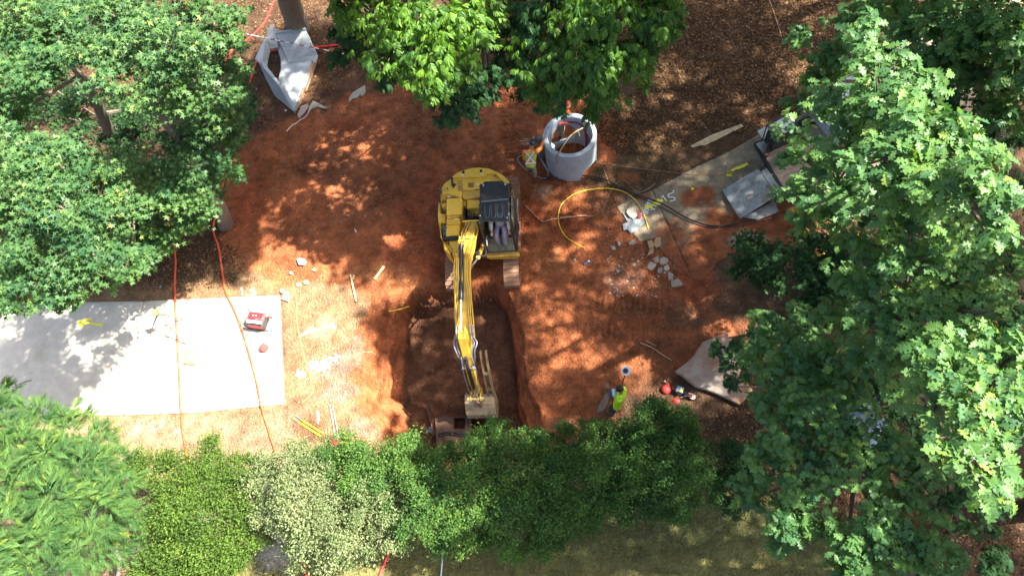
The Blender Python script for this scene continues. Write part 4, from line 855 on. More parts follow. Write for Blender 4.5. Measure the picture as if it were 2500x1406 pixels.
for nm, pts, r0, r1 in (('log', [(372, 1335, .25), (330, 1340, .25), (292, 1352, .2), (278, 1336, .2)], .10, .06), ('branch', [(295, 1350, .2), (292, 1380, .15), (286, 1412, .1)], .08, .05), ('branch', [(305, 1340, .3), (330, 1322, .5), (350, 1302, .7)], .035, .015), ('branch', [(292, 1352, .2), (274, 1350, .1), (282, 1366, .1)], .05, .03)):
    w = spline([P(*p) for p in pts], 5); MB().tube(w, list(np.linspace(r0, r1, len(w))), 9).build(nm, LG, lg, smooth=True)
# ------------------------------------------------------------------ painted marks
def mark(name, strokes, w, mat, label, cat='paint mark'):
    mb = MB()
    for st in strokes:
        sp = drape(st, .0, .009, 5); k = len(sp)
        for i in range(k - 1):
            a, b = sp[i], sp[i + 1]; d = b - a; L = np.hypot(d[0], d[1])
            if L < 1e-4: continue
            nn = np.array([-d[1] / L, d[0] / L, 0]); wa = w * (.75 + .6 * rng.random()); wb = w * (.75 + .6 * rng.random()); e_ = d / L * w * .35; up = (0, 0, .0009 * (i % 3))
            mb.add([a - e_ + nn * wa + up, b + e_ + nn * wb + up, b + e_ - nn * wb + up, a - e_ - nn * wa + up], [(0, 1, 2, 3)])
    return mb.build(name, mat, None, label=label, cat=cat)
def specks(name, strokes, w, n, mat, label, cat='paint mark', size=.02):
    """sprayed or powdery mark: many small flakes scattered along the strokes, densest in the middle"""
    mb = MB()
    for st in strokes:
        sp = drape(st, .0, .006, 6); k = len(sp)
        for _ in range(n):
            i = rng.integers(0, k - 1); t = rng.random(); q = sp[i] * (1 - t) + sp[i + 1] * t + np.array([rng.normal() * w, rng.normal() * w, .003 * rng.random()])
            m_ = 5; s_ = size * (.4 + rng.random() ** 2 * 1.4); a0 = rng.random() * 6
            mb.add([q + np.array([s_ * (.6 + .6 * rng.random()) * math.cos(a0 + j * 6.283 / m_), s_ * (.6 + .6 * rng.random()) * math.sin(a0 + j * 6.283 / m_), 0]) for j in range(m_)], [tuple(range(m_))])
    return mb.build(name, mat, None, label=label, cat=cat, kind='stuff')
WPT = simple('white_spray_paint', (.62, .62, .60), .8, var=.08, scale=40); YPT = simple('yellow_spray_paint', (.78, .72, .05), .8, var=.12, scale=30)
RPT = simple('red_spray_paint', (.65, .06, .04), .8, var=.2, scale=30)
mark('painted_number', [[(590, 703), (591, 712), (592, 720)], [(602, 719), (604, 719)], [(622, 704), (612, 707), (613, 711), (621, 711), (624, 716), (617, 720), (611, 719)]], .022, WPT, 'white sprayed 1.5 on the dirt above the footpath', 'painted number')
mark('painted_number', [[(1618, 478), (1622, 485), (1627, 492)], [(1618, 480), (1614, 484)], [(1645, 471), (1632, 476), (1634, 483), (1642, 482), (1648, 487), (1643, 491), (1636, 492)], [(1643, 466), (1645, 469)]], .021, WPT, 'white sprayed 15 with a foot mark on the broken path', 'painted number')
specks('paint_smear', [[(1566, 511), (1575, 516), (1585, 512), (1600, 505), (1612, 498)], [(1570, 520), (1580, 518)], [(1582, 498), (1590, 495)]], 0.05, 60, WPT, 'smeared white spray paint along the end of the broken path', size=0.022)
specks('paint_smear', [[(1577, 507), (1590, 503), (1602, 497), (1614, 490)]], .035, 150, YPT, 'yellow spray stripe over the white smear on the broken path', size=.03)
mark('painted_arrow', [[(253, 795), (228, 791), (196, 788)], [(225, 780), (205, 784), (194, 788), (200, 795), (206, 800)]], .036, YPT, 'yellow spray-painted arrow pointing left on the footpath', 'painted arrow')
mark('painted_arrow', [[(1824, 401), (1810, 408), (1795, 414), (1778, 424)], [(1786, 420), (1776, 428), (1784, 428)]], .05, YPT, 'yellow spray-painted arrow on the old path near the trailer', 'painted arrow')
mark('paint_dot', [[(95, 762), (98, 763)]], .035, YPT, 'small yellow paint dot on the footpath near the overhanging leaves')
mark('paint_dot', [[(334, 801), (338, 802)]], .04, YPT, 'pale yellow paint dot beside the footpath joint')
mark('paint_dot', [[(1688, 463), (1693, 461)]], .03, YPT, 'tiny yellow paint dot on the old path right of the 15')
mark('paint_mark', [[(1841, 290), (1860, 290)], [(1845, 291), (1842, 299)]], .02, RPT, 'small red paint mark on the dirt above the trailer')
specks('paint_mark', [[(485, 716), (500, 710), (512, 712)], [(492, 722), (497, 712)]], 0.03, 30, RPT, 'faint red paint scribble on the grass strip above the footpath', size=0.012)
mark('paint_mark', [[(395, 699), (392, 699)]], .035, simple('blue_flag', (.12, .40, .75), .6), 'small blue marker flag patch between hose and left trees')
specks('paint_scribble', [[(330, 1050), (340, 1030), (352, 1025)], [(332, 1055), (342, 1042)], [(362, 1040), (375, 1030), (372, 1050), (385, 1045)], [(396, 1026), (394, 1042)], [(425, 1055), (440, 1050)]], 0.035, 60, WPT, 'thin white paint scribbles on the dirt below the footpath', size=0.01)
specks('chalk_smear', [[(735, 815), (752, 810), (770, 803), (795, 798), (812, 795)], [(765, 890), (790, 900)], [(728, 912), (742, 914)]], 0.05, 90, WPT, 'white powdery smear across the dirt right of the footpath', size=0.018)
specks('chalk_smear', [[(760, 885), (780, 895), (800, 885)], [(820, 870), (790, 900)]], 0.1, 110, simple('grey_dust', (.42, .45, .5), .9), 'grey-blue dusty patch beside the white rag', size=0.022)
# ------------------------------------------------------------------ footpath equipment
tp = empty('laser_tripod', P(424, 815), 'yellow laser level on a splayed tripod standing on the footpath', 'laser level')
hd = np.array([-14.36, 8.88, 1.16]); ALU = simple('pale_aluminium', (.16, .155, .13), .45, .3, var=.1)
for q in ((368, 821), (456, 842), (449, 780)):
    f = P(*q) + (0, 0, .04); mid = hd * .5 + f * .5; sd = np.cross(f - hd, [0, 0, 1]); sd /= np.linalg.norm(sd)
    L = MB()
    for s in (-1, 1): L.cyl(hd + sd * .04 * s - (0, 0, .05), mid + sd * .025 * s, .019, n=6)
    L.cyl(hd * .58 + f * .42, f, .024, n=6); L.box(mid, (.05, .05, .035)); L.lathe([(.0, 0), (.03, 0), (.0, .04)], f, 8); L.build('leg', ALU, tp)
MB().cyl(hd - (0, 0, .08), hd, .06, n=14).build('tripod_head', BLK, tp)
MB().box(hd + (0, 0, .07), (.17, .17, .13), rz=.5).build('laser_body', simple('laser_yellow', (.72, .62, .10), .45, var=.08), tp, bevel=.02)
MB().cyl(hd + (-.03, .03, .14), hd + (-.03, .03, .21), .055, n=14).build('laser_dome', GRYM, tp, smooth=True)
MB().tube(spline([hd + (.02, .06, .13), hd + (.04, .10, .24), hd + (.12, .06, .24), hd + (.12, -.02, .13)], 5), .012, 6).build('handle', BLK, tp, smooth=True)
cs = empty('tool_case', P(460, 870), 'yellow plastic carry case lying on the footpath beside the left hose', 'case')
cp = PA([(454, 851), (480, 851), (474, 888), (447, 886)], .19); MB().prism(cp, .04, .19).build('shell', simple('case_yellow', (.74, .62, .14), .5, var=.06), cs, bevel=.03)
for q in ((466, 855), (456, 870)): MB().box(P(*q, .195) , (.05, .03, .012), rz=.3).build('latch', BLK, cs)
for a_, b_ in (((452, 856), (449, 868)), ((477, 852), (476, 858)), ((475, 869), (473, 876))): MB().tube([P(*a_, .195), P(*b_, .195)], .007, 5).build('strap', BLK, cs)
ge = empty('generator', P(620, 790), 'portable red generator in a black tube frame at the footpath corner', 'generator')
ga, gb = P(606, 758, .50), P(655, 764, .50); gd = (gb - ga); gd[2] = 0; gl = np.linalg.norm(gd); gd /= gl; gs = np.array([gd[1], -gd[0], 0])
def gp(u, v, z): return np.array([ga[0], ga[1], 0]) + gd * u + gs * v + np.array([0, 0, z + .04])
W_, D_ = .68, .50
rz_ = math.atan2(gd[1], gd[0])
MB().box(gp(W_ / 2, D_ * .33, .42), (W_ * .86, D_ * .58, .13), rz=rz_).build('fuel_tank', simple('generator_red', (.55, .03, .04), .4, var=.08, dirt=(.5, .3, .25), dirt_amt=.2), ge, bevel=.035)
MB().box(gp(W_ / 2, D_ * .70, .47), (W_ * .8, .05, .02), rz=rz_).box(gp(W_ / 2, D_ * .80, .45), (W_ * .8, .04, .02), rz=rz_).build('white_trim', simple('white_plastic', (.75, .76, .78), .35, var=.04), ge)
MB().box(gp(W_ / 2, D_ * .55, .20), (W_ * .84, D_ * .84, .30), rz=rz_).build('engine', simple('dark_engine', (.05, .045, .045), .6), ge, bevel=.02)
MB().box(gp(W_ / 2, D_ * .98, .25), (W_ * .74, .02, .22), rz=rz_).build('control_panel', simple('generator_red', (.55, .03, .04), .4), ge, bevel=.01)
for k in range(2):
    MB().cyl(gp(.26 + k * .10, D_ * .32, .48), gp(.26 + k * .10, D_ * .32, .505), .028, n=12).build('cap', simple('tan_cap', (.6, .35, .22), .5), ge)
fr = MB()
for v_ in (0, D_):
    fr.tube([gp(0, v_, 0), gp(0, v_, .53), gp(W_, v_, .53), gp(W_, v_, 0), gp(0, v_, 0)], .014, 7)
for u_ in (0, W_): fr.tube([gp(u_, 0, .53), gp(u_, D_, .53)], .014, 7); fr.tube([gp(u_, 0, .02), gp(u_, D_, .02)], .014, 7)
fr.tube([gp(-.02, .12, .50), gp(-.13, .12, .45), gp(-.13, D_ + .1, .10), gp(-.02, D_ + .02, .08)], .010, 6)
fr.build('frame', BLK, ge)
MB().cyl(gp(W_ + .02, .05, .30), gp(W_ + .10, .10, .30), .05, n=10).build('muffler', simple('rusty_muffler', (.18, .09, .06), .8), ge)
wl = empty('work_lamp', P(643, 850), 'round red and white work lamp with a black handle on the path corner', 'lamp')
wc = P(644, 849, .12); wa = np.array([.5, -.4, .85])
MB().lathe([(0, -.09), (.07, -.09), (.13, -.02), (.14, .04), (.12, .07), (0, .075)], wc, 18, wa).build('housing', RED, wl, smooth=True)
MB().lathe([(0, .075), (.075, .075), (.075, .09), (0, .09)], wc + (-.04, .02, 0), 14, wa).build('lens', simple('white_plastic', (.75, .76, .78), .35), wl, smooth=True)
MB().tube(spline([wc + (-.1, .08, .05), wc + (-.04, .12, .13), wc + (.06, .10, .10)], 5), .012, 6).build('handle', BLK, wl, smooth=True)
# stakes, rods, tape, boards
def rod(name, a, b, r, mat, label, cat, group=None, h=0.03):
    pa, pb_ = drape([a, b], r, .005, 1)[0], drape([a, b], r, .005, 1)[-1]
    return MB().cyl(pa, pb_, r, n=8).build(name, mat, None, smooth=True, label=label, cat=cat, group=group)
def rod2(name, a, b, t0, r, mat, tipmat, label, cat):
    pa = drape([a, b], r, .01, 1); pa, pb_ = pa[0], pa[-1]; E_ = empty(name, (pa + pb_) / 2 - (0, 0, r), label, cat); m = pa + (pb_ - pa) * t0
    MB().cyl(pa, m, r * .9, n=8).build('bare_tip', tipmat, E_, smooth=True); MB().cyl(m, pb_, r * 1.15, n=8).build('grip', mat, E_, smooth=True); return E_
YR = simple('yellow_sleeve', (.72, .62, .03), .5, var=.08)
rod2('shovel_handle', (722, 1015), (792, 1060), .22, .020, YR, simple('greyish_stick', (.25, .2, .15), .8), 'upper of two yellow-sleeved rods lying left of the hedge', 'rod')
rod2('shovel_handle', (716, 1022), (785, 1066), .22, .020, YR, simple('greyish_stick', (.25, .2, .15), .8), 'lower of two yellow-sleeved rods lying left of the hedge', 'rod')
rod('steel_bar', (806, 988), (820, 1072), .020, GRYM, 'left of two grey steel bars lying on the dark dirt', 'bar')
rod('steel_bar', (812, 990), (828, 1070), .020, GRYM, 'right of two grey steel bars lying on the dark dirt', 'bar')
WD = simple('fresh_wood', (.62, .45, .24), .85, var=.2, scale=8, bump=.3); WDP = simple('pale_plank_wood', (.46, .36, .22), .85, var=.25, scale=8, bump=.3)
def plank(poly, th, mat, label, lift=0.01, cat='board', name='board'):
    w = PA(poly); z = max(hz(p) for p in w) if len(w) else 0
    return MB().prism(w, z + lift, z + lift + th).build(name, mat, None, bevel=.004, label=label, cat=cat)
plank([(936, 650), (941, 653), (918, 684), (913, 682)], .03, WD, 'short fresh wooden stake on the sunlit clay left of the machine', cat='stake', name='wooden_stake')
plank([(855, 672), (859, 673), (873, 738), (869, 737)], .03, WD, 'long fresh wooden stake standing highest at the sunlit dirt edge', cat='stake', name='wooden_stake')
plank([(864, 672), (869, 674), (864, 684), (860, 682)], .03, WD, 'tiny chip of fresh wood beside the long stake', cat='stake', name='wooden_stake')
plank([(866, 560), (870, 563), (873, 571), (869, 569)], .02, simple('white_chip', (.6, .58, .55), .8), 'small white chip in the middle of the shaded clay', cat='chip', name='chip')
plank([(1686, 358), (1735, 332), (1808, 305), (1815, 310), (1800, 318), (1745, 345), (1718, 357), (1712, 356), (1690, 362)], .035, WDP, 'long splintered wooden plank on the dry grass above the old path', cat='plank', name='plank')
# concrete fragments
def shard(poly, th, label, mat=None, tilt=0.0, group=None, lift=0.0):
    w = PA(poly); z = np.mean([hz(p) for p in w]); c = w.mean(0); mb = MB(); n = len(w)
    top = [(p[0], p[1], z + lift + th + (p[0] - c[0]) * tilt + rng.normal() * .006) for p in w]; bot = [(c[0] + (p[0] - c[0]) * .94, c[1] + (p[1] - c[1]) * .94, z + lift - .04) for p in w]
    mb.add(top + bot, [tuple(range(n)), tuple(range(n, 2 * n))[::-1]] + [(i, n + i, n + (i + 1) % n, (i + 1) % n) for i in range(n)])
    return mb.build('concrete_chunk', mat or SHD, None, bevel=.006, label=label, cat='concrete chunk', group=group)
SHD = concrete_mat('broken_concrete', (.42, .36, .28), (.30, .15, .075), .45, .2); SHB = concrete_mat('fresh_broken_concrete', (.32, .36, .375), None, 0, .2)
shard([(853, 240), (862, 228), (878, 220), (893, 213), (894, 228), (886, 236), (878, 235), (872, 242), (862, 243), (852, 252)], .06, 'curved pale shard on the clay edge right of the headwall', concrete_mat('tan_shard', (.40, .36, .27)), .1)
shard([(765, 248), (780, 255), (803, 267), (790, 266), (775, 262), (762, 266), (752, 277), (757, 262)], .06, 'triangular grey shard at the foot of the headwall')
shard([(736, 262), (750, 256), (756, 260), (745, 276), (730, 290), (727, 282)], .05, 'small pinkish shard between the headwall foot and the clay', concrete_mat('pink_shard', (.45, .33, .28)))
shard([(700, 712), (708, 716), (706, 738), (688, 731)], .09, 'white wedge of concrete at the footpath corner', simple('white_block', (.68, .64, .56), .8), .2)
shard([(686, 708), (694, 706), (696, 714), (690, 718), (685, 714)], .07, 'small round lump next to the white wedge at the path corner')
shard([(727, 636), (735, 633), (748, 636), (752, 644), (744, 651), (732, 650)], .08, 'rounded grey rock on the shaded clay above the sunlit dirt', concrete_mat('grey_rock', (.30, .28, .26)))
for i, (px, py, r, lb) in enumerate(((748, 690, 7, 'round clay-dusted stone right of the long stake row'), (730, 696, 7, 'round tan stone above the footpath corner'), (771, 662, 5, 'small tan stone at the shade line'), (712, 668, 5, 'small pale stone left of the grey rock'))):
    a = [(px + r * math.cos(w) * (.9 + .2 * rng.random()), py + r * .85 * math.sin(w)) for w in np.linspace(0, 2 * math.pi, 8)[:-1]]; shard(a, .05, lb, concrete_mat('tan_stone%d' % 0, (.42, .30, .18)) if i == 0 else bpy.data.materials['tan_stone0'])
CH = [([(1583, 656), (1580, 645), (1588, 640), (1600, 648), (1597, 657), (1588, 661)], 'squarish chunk at the upper left of the rubble pile'),
      ([(1611, 632), (1620, 628), (1631, 634), (1629, 645), (1618, 648), (1610, 643)], 'rounded chunk at the top right of the rubble pile'),
      ([(1597, 630), (1606, 628), (1609, 640), (1600, 645), (1596, 640)], 'upright chunk at the top of the rubble pile'),
      ([(1586, 643), (1602, 650), (1590, 662)], 'pointed chunk at the left of the rubble pile'),
      ([(1608, 655), (1616, 657), (1616, 666), (1608, 668), (1604, 662)], 'small chunk at the bottom centre of the rubble pile'),
      ([(1620, 652), (1630, 648), (1635, 656), (1628, 664), (1621, 660)], 'tilted chunk under the round one'),
      ([(1632, 663), (1644, 674), (1642, 682), (1634, 686), (1630, 676)], 'triangular chunk just below the pile'),
      ([(1637, 686), (1655, 684), (1666, 699), (1652, 701), (1640, 701)], 'lowest and largest white chunk of the rubble'),
      ([(1491, 604), (1500, 603), (1504, 610), (1496, 613)], 'pale chunk left on the clay near the rubble'),
      ([(1509, 591), (1516, 593), (1514, 601), (1508, 600)], 'small upright pale chunk by the broken slab end'),
      ([(1535, 592), (1546, 588), (1552, 594), (1545, 600), (1536, 598)], 'whitish chunk under the broken slab end'),
      ([(1542, 645), (1550, 643), (1554, 650), (1546, 652)], 'small chunk alone on the clay left of the pile'),
      ([(1504, 658), (1511, 659), (1513, 665), (1506, 664)], 'tiny chunk on the clay below the lone one')]
for poly, lb in CH: shard(poly, .03 + .05 * rng.random(), lb, None, rng.normal() * .35, 'rubble chunks below the broken path')
shard([(1533, 513), (1543, 511), (1552, 520), (1556, 530), (1546, 540), (1536, 532), (1529, 522)], .05, 'pale rounded slab piece on top of the broken end', concrete_mat('buff_piece', (.48, .42, .34)), 0, None, .09)
shard([(1519, 520), (1530, 535), (1545, 538), (1565, 535), (1575, 545), (1558, 562), (1540, 572), (1532, 562), (1522, 565), (1520, 550), (1532, 545)], .03, 'fresh blue-grey crushed patch at the broken end', SHB, 0, None, .05)
shard([(1580, 590), (1592, 588), (1597, 602), (1585, 608)], .05, 'orange-dusted flat piece above the rubble pile', concrete_mat('orange_piece', (.40, .25, .13)))
shard([(1600, 583), (1614, 580), (1612, 600), (1602, 607), (1594, 598)], .05, 'larger orange-dusted flat piece under the path edge', bpy.data.materials['orange_piece'])
shard([(1586, 610), (1596, 603), (1596, 618), (1580, 626)], .04, 'yellowish flat piece above the rubble pile', bpy.data.materials['orange_piece'])
# scattered crushed stone, too small to pick apart
def scatter(name, poly, n, rmin, rmax, mat, flat=.7, seed=1, spread=None, label=None, pts=None):
    r_ = np.random.default_rng(seed); w = PA(poly); x0, y0 = w[:, :2].min(0); x1, y1 = w[:, :2].max(0)
    X = x0 + (x1 - x0) * r_.random(n * 3); Y = y0 + (y1 - y0) * r_.random(n * 3); d = sdist(X, Y, w) + (fbm(X, Y, 1.0, seed) - .5) * 1.2
    k = (d > 0) & (r_.random(n * 3) < (fbm(X, Y, .6, seed + 3) * 1.6 - .3)); X, Y = X[k][:n], Y[k][:n]; Z = hgt(X, Y); N = len(X)
    base = np.array([(1, 0, 0), (0, 1, 0), (-1, 0, 0), (0, -1, 0), (0, 0, 1), (.7, .7, .5), (-.7, .6, .45), (0, 0, -.6)], float); f = [(0, 5, 4), (5, 1, 4), (1, 6, 4), (6, 2, 4), (2, 3, 4), (3, 0, 4), (0, 7, 3)]
    s = rmin + (rmax - rmin) * r_.random(N) ** 3; a = r_.random(N) * 6.28; c_, s_ = np.cos(a), np.sin(a); V = base[None] * (.7 + .6 * r_.random((N, 8, 1)))
    Vx = V[:, :, 0] * c_[:, None] - V[:, :, 1] * s_[:, None]; Vy = V[:, :, 0] * s_[:, None] + V[:, :, 1] * c_[:, None]
    VV = np.stack([Vx * s[:, None] + X[:, None], Vy * s[:, None] * .8 + Y[:, None], V[:, :, 2] * s[:, None] * flat + Z[:, None]], 2).reshape(-1, 3)
    F = (np.array(f)[None] + (np.arange(N) * 8)[:, None, None]).reshape(-1, 3)
    o = npmesh(name, VV, F, mat); return tagp(o, label, None, None, 'stuff')
GRV = simple('crushed_stone', (.36, .30, .23), .9, var=.4, scale=3)
scatter('gravel', [(1480, 560), (1560, 590), (1640, 640), (1680, 690), (1600, 740), (1500, 700), (1460, 640)], 480, .008, .045, GRV, seed=4, label='crushed stone and pebbles around the rubble')
scatter('gravel', [(700, 660), (860, 660), (880, 900), (760, 1000), (700, 960)], 500, .006, .03, GRV, seed=5, label='pebbles on the sunlit dirt right of the footpath')
scatter('clay_clods', [(545, 300), (1060, 200), (1060, 640), (800, 660), (560, 660)], 5200, .010, .05, CL['lump'], .6, 6, label='loose clay clods over the dug area left of the machine')
scatter('clay_clods', [(1280, 420), (1500, 480), (1720, 740), (1480, 960), (1280, 980)], 4600, .010, .045, CL['lump'], .6, 7, label='loose clay clods over the ground right of the trench')
scatter('clay_clods', [(880, 700), (1240, 700), (1260, 1080), (940, 1080)], 900, .010, .035, CL['dark'], .6, 8, label='dark clay clods in the trench')  # darker clod colour than on the open ground
scatter('clay_clods', [(560, 620), (1060, 640), (980, 760), (700, 720)], 1000, .012, .045, CL['lump'], .6, 9, label='clay clods along the sunlit edge of the dug area')
# leaf litter and dry grass
def litter(name, poly, n, size, cols, seed, label, grass=False, nsp=.5):
    r_ = np.random.default_rng(seed); w = PA(poly); x0, y0 = w[:, :2].min(0); x1, y1 = w[:, :2].max(0)
    X = x0 + (x1 - x0) * r_.random(n * 2); Y = y0 + (y1 - y0) * r_.random(n * 2); d = sdist(X, Y, w) + (fbm(X, Y, 1.2, seed) - .5) * 1.4
    k = (d > 0) & (sdist(X, Y, PATH_L) < -.03) & ((sdist(X, Y, PATH_R) < -.02) | (r_.random(len(X)) < .02)) & (fbm(X, Y, .8, seed + 2) > .5 - nsp * .5); X, Y = X[k][:n], Y[k][:n]; Z = hgt(X, Y); N = len(X)
    Pz = np.stack([X, Y, Z + .008 + .012 * r_.random(N)], 1); s = size * (.5 + r_.random(N))
    if grass:
        d_ = r_.normal(size=(N, 3)); d_[:, 2] = np.abs(d_[:, 2]) * .8 + .35; v = np.array([(-.05, 0, 0), (.05, 0, 0), (0, 1, -.15)]); f = np.array([(0, 1, 2)]); nn = r_.normal(size=(N, 3))
    else:
        d_ = r_.normal(size=(N, 3)); d_[:, 2] *= .3; v = np.array([(0, 0, 0), (.3, .4, .12), (.05, 1, .0), (-.3, .5, .10)]); f = np.array([(0, 1, 2, 3)]); nn = np.array([0, 0, 1.0]) + r_.normal(size=(N, 3)) * .3
    R = frames(d_, nn); V = np.einsum('nij,vj->nvi', R * s[:, None, None], v) + Pz[:, None, :]; F = (f[None] + (np.arange(N) * len(v))[:, None, None]).reshape(-1, f.shape[1])
    t = NT(name + '_blades%d' % seed); a = t.n('ShaderNodeAttribute', attribute_name='tone').outputs['Fac']; m = t.fin(t.bsdf(t.ramp(a, cols), .85, None, 0, .2))
    o = npmesh(name, V.reshape(-1, 3), F, m, None, {'tone': np.repeat(r_.random(N), len(v))}); return tagp(o, label, None, None, 'stuff')
LC = [(0, (.040, .020, .010)), (.6, (.105, .054, .025)), (.9, (.19, .105, .048)), (1, (.30, .19, .10))]
litter('leaf_litter', [(1400, -60), (2100, -60), (2100, 260), (1840, 300), (1640, 340), (1500, 390), (1440, 300), (1560, 200)], 40000, .078, LC, 11, 'brown fallen leaves covering the ground under the trees at the top right', nsp=.9)
litter('leaf_litter', [(540, -40), (840, -40), (960, 170), (780, 230), (640, 260), (560, 240)], 5000, .085, LC, 12, 'fallen leaves around the headwall and thick trunk', nsp=.8)
litter('leaf_litter', [(1640, 1000), (1880, 960), (2500, 1150), (2500, 1420), (1900, 1260), (1740, 1080)], 9000, .062, LC, 13, 'fallen leaves in the shade at the lower right', nsp=.9)
litter('mulch', [(100, 560), (560, 540), (600, 640), (540, 700), (60, 730)], 7000, .075, LC, 14, 'brown mulch and leaves under the left trees', nsp=.9)
litter('leaf_litter', [(-100, 0), (560, 0), (560, 540), (-100, 560)], 6000, .09, LC, 18, 'fallen leaves below the left trees', nsp=.9)
GC = [(0, (.16, .11, .05)), (.6, (.34, .24, .12)), (1, (.52, .42, .24))]
litter('dry_grass', [(-60, 1025), (740, 995), (860, 1120), (620, 1200), (-60, 1160)], 14000, .075, GC, 15, 'dry tan grass below the footpath', True, .9)
litter('dry_grass', [(60, 700), (560, 640), (700, 690), (690, 716), (60, 735)], 6000, .07, GC, 16, 'dry grass strip above the footpath', True, .9)
litter('dry_grass', [(1420, 400), (1700, 330), (1880, 290), (1840, 330), (1600, 450), (1500, 500), (1430, 480)], 9000, .07, [(0, (.08, .06, .03)), (.6, (.20, .15, .07)), (1, (.32, .26, .14))], 17, 'dry grass beside the old path', True, .9)
LWC = [(0, (.05, .08, .022)), (.5, (.15, .16, .05)), (.8, (.24, .21, .10)), (1, (.36, .31, .18))]
litter('lawn_grass', [(560, 1250), (1000, 1260), (1500, 1200), (1860, 1150), (2200, 1300), (2300, 1600), (500, 1600)], 60000, .085, LWC, 19, 'mown patchy lawn along the bottom edge', True, 1.0)
r_ = np.random.default_rng(77); mb = MB()
for _ in range(170):
    q = P(r_.uniform(10, 690), r_.uniform(735, 1010)); s_ = r_.uniform(.006, .022); a0 = r_.random() * 6
    if sdist(np.array([q[0]]), np.array([q[1]]), PATH_L)[0] < .05: continue
    mb.add([(q[0] + s_ * math.cos(a0), q[1] + s_ * math.sin(a0), .043), (q[0] + s_ * .5 * math.cos(a0 + 1.6), q[1] + s_ * .5 * math.sin(a0 + 1.6), .05), (q[0] - s_ * math.cos(a0), q[1] - s_ * math.sin(a0), .043), (q[0] - s_ * .5 * math.cos(a0 + 1.6), q[1] - s_ * .5 * math.sin(a0 + 1.6), .046)], [(0, 1, 2, 3)])
mb.build('debris', simple('dark_leaf_bits', (.10, .07, .045), .9, var=.4), None, label='small dark leaf bits and crumbs scattered over the pale footpath', kind='stuff')
# large broken slab
z7 = lambda p: (1400 + p[0] / 4.686, 760 + p[1] / 4.686)
bsl = [z7(p) for p in ((1755, 238), (1640, 285), (1480, 345), (1450, 390), (1415, 440), (1370, 510), (1290, 590), (1215, 645), (1165, 680), (1190, 705), (1240, 730), (1320, 800), (1400, 860), (1500, 885), (1650, 940), (1780, 1000), (1900, 1062), (1980, 990), (2050, 900), (1960, 780), (1840, 480), (1800, 330))]
bo_ = patch('broken_slab', PA(bsl, .2), .20, .13, SLABM, None, step=.05, rough=.01, jag=.02); tagp(bo_, 'large angular clay-stained concrete slab lying loose at the lower right', 'concrete slab')
for (px, py, m, lb) in ((1743, 829, simple('yellow_cap', (.75, .70, .10), .5), 'yellow-topped spray can standing on the large broken slab'), (1763, 821, simple('pink_cap', (.75, .06, .08), .5), 'red-topped spray can standing on the large broken slab')):
    c = P(px, py, .36) * np.array([1, 1, 0]) + np.array([0, 0, .205]); e_ = empty('spray_can', c, lb, 'spray can')
    MB().lathe([(0, 0), (.033, 0), (.035, .01), (.035, .13), (.028, .15), (0, .15)], c, 14).build('can_body', simple('white_can', (.6, .6, .6), .4), e_, smooth=True); MB().lathe([(0, 0), (.036, 0), (.036, .035), (.02, .045), (0, .045)], c + (0, 0, .14), 14).build('cap', m, e_, smooth=True)
# red dish, marker gear and saw near the man in lime
rd = empty('red_dome', P(1626, 950), 'round red dome with a small handle on the dirt right of the man in lime', 'dome')
c = P(1626, 950, .06); MB().lathe([(.148, -.06), (.15, -.02), (.13, .03), (.08, .075), (.03, .092), (0, .092)], c * np.array([1, 1, 0]) + (0, 0, hz(c) + .07), 24).build('dome', RED, rd, smooth=True)
MB().tube([P(1634, 942, .06), P(1624, 931, .10)], .022, 8).build('handle', RED, rd, smooth=True); MB().cyl(P(1624, 931, .10), P(1622, 929, .11), .024, n=8).build('white_tip', simple('white_can', (.6, .6, .6), .4), rd)
r2 = empty('red_dome', P(1652, 977), 'second red dome half hidden at the hedge edge', 'dome'); c = P(1652, 978, .0); MB().lathe([(.10, 0), (.10, .03), (.06, .06), (0, .07)], c + (0, 0, .0), 20).build('dome', RED, r2, smooth=True); MB().cyl(P(1663, 971, .08), P(1665, 969, .10), .02, n=8).build('white_tip', bpy.data.materials['white_can'], r2)
cs_ = empty('cutoff_saw', P(1668, 958), 'black and red power saw with blue and yellow parts lying by the slab', 'power saw')
dirs = P(1690, 966) - P(1650, 950); dirs[2] = 0; dirs /= np.linalg.norm(dirs); an = math.atan2(dirs[1], dirs[0])
MB().box(P(1659, 952, .14), (.22, .20, .2), rz=an).build('motor_housing', simple('steel_blue', (.12, .22, .33), .5), cs_, bevel=.03)
MB().box(P(1663, 953, .25), (.10, .11, .03), rz=an).build('yellow_panel', simple('ochre_panel', (.6, .38, .06), .5), cs_, bevel=.008)
MB().box(P(1672, 959, .10), (.20, .12, .14), rz=an).tube(spline([P(1652, 962, .1), P(1666, 968, .22), P(1676, 966, .22), P(1688, 969, .12)], 5), .018, 6).build('body', BLK, cs_, bevel=.01)
MB().box(P(1681, 964, .10), (.24, .10, .10), rz=an).build('red_cover', RED, cs_, bevel=.02)
MB().box(P(1684, 960, .14), (.13, .03, .02), rz=an).build('steel_strip', WHT, cs_); MB().cyl(P(1642, 947, .1), P(1650, 951, .1), .03, n=10).build('red_nozzle', RED, cs_)
MB().lathe([(0, -.008), (.11, -.008), (.11, .008), (0, .008)], P(1690, 967, .08), 24, (0.3, .2, 1)).build('blade', GRYM, cs_)
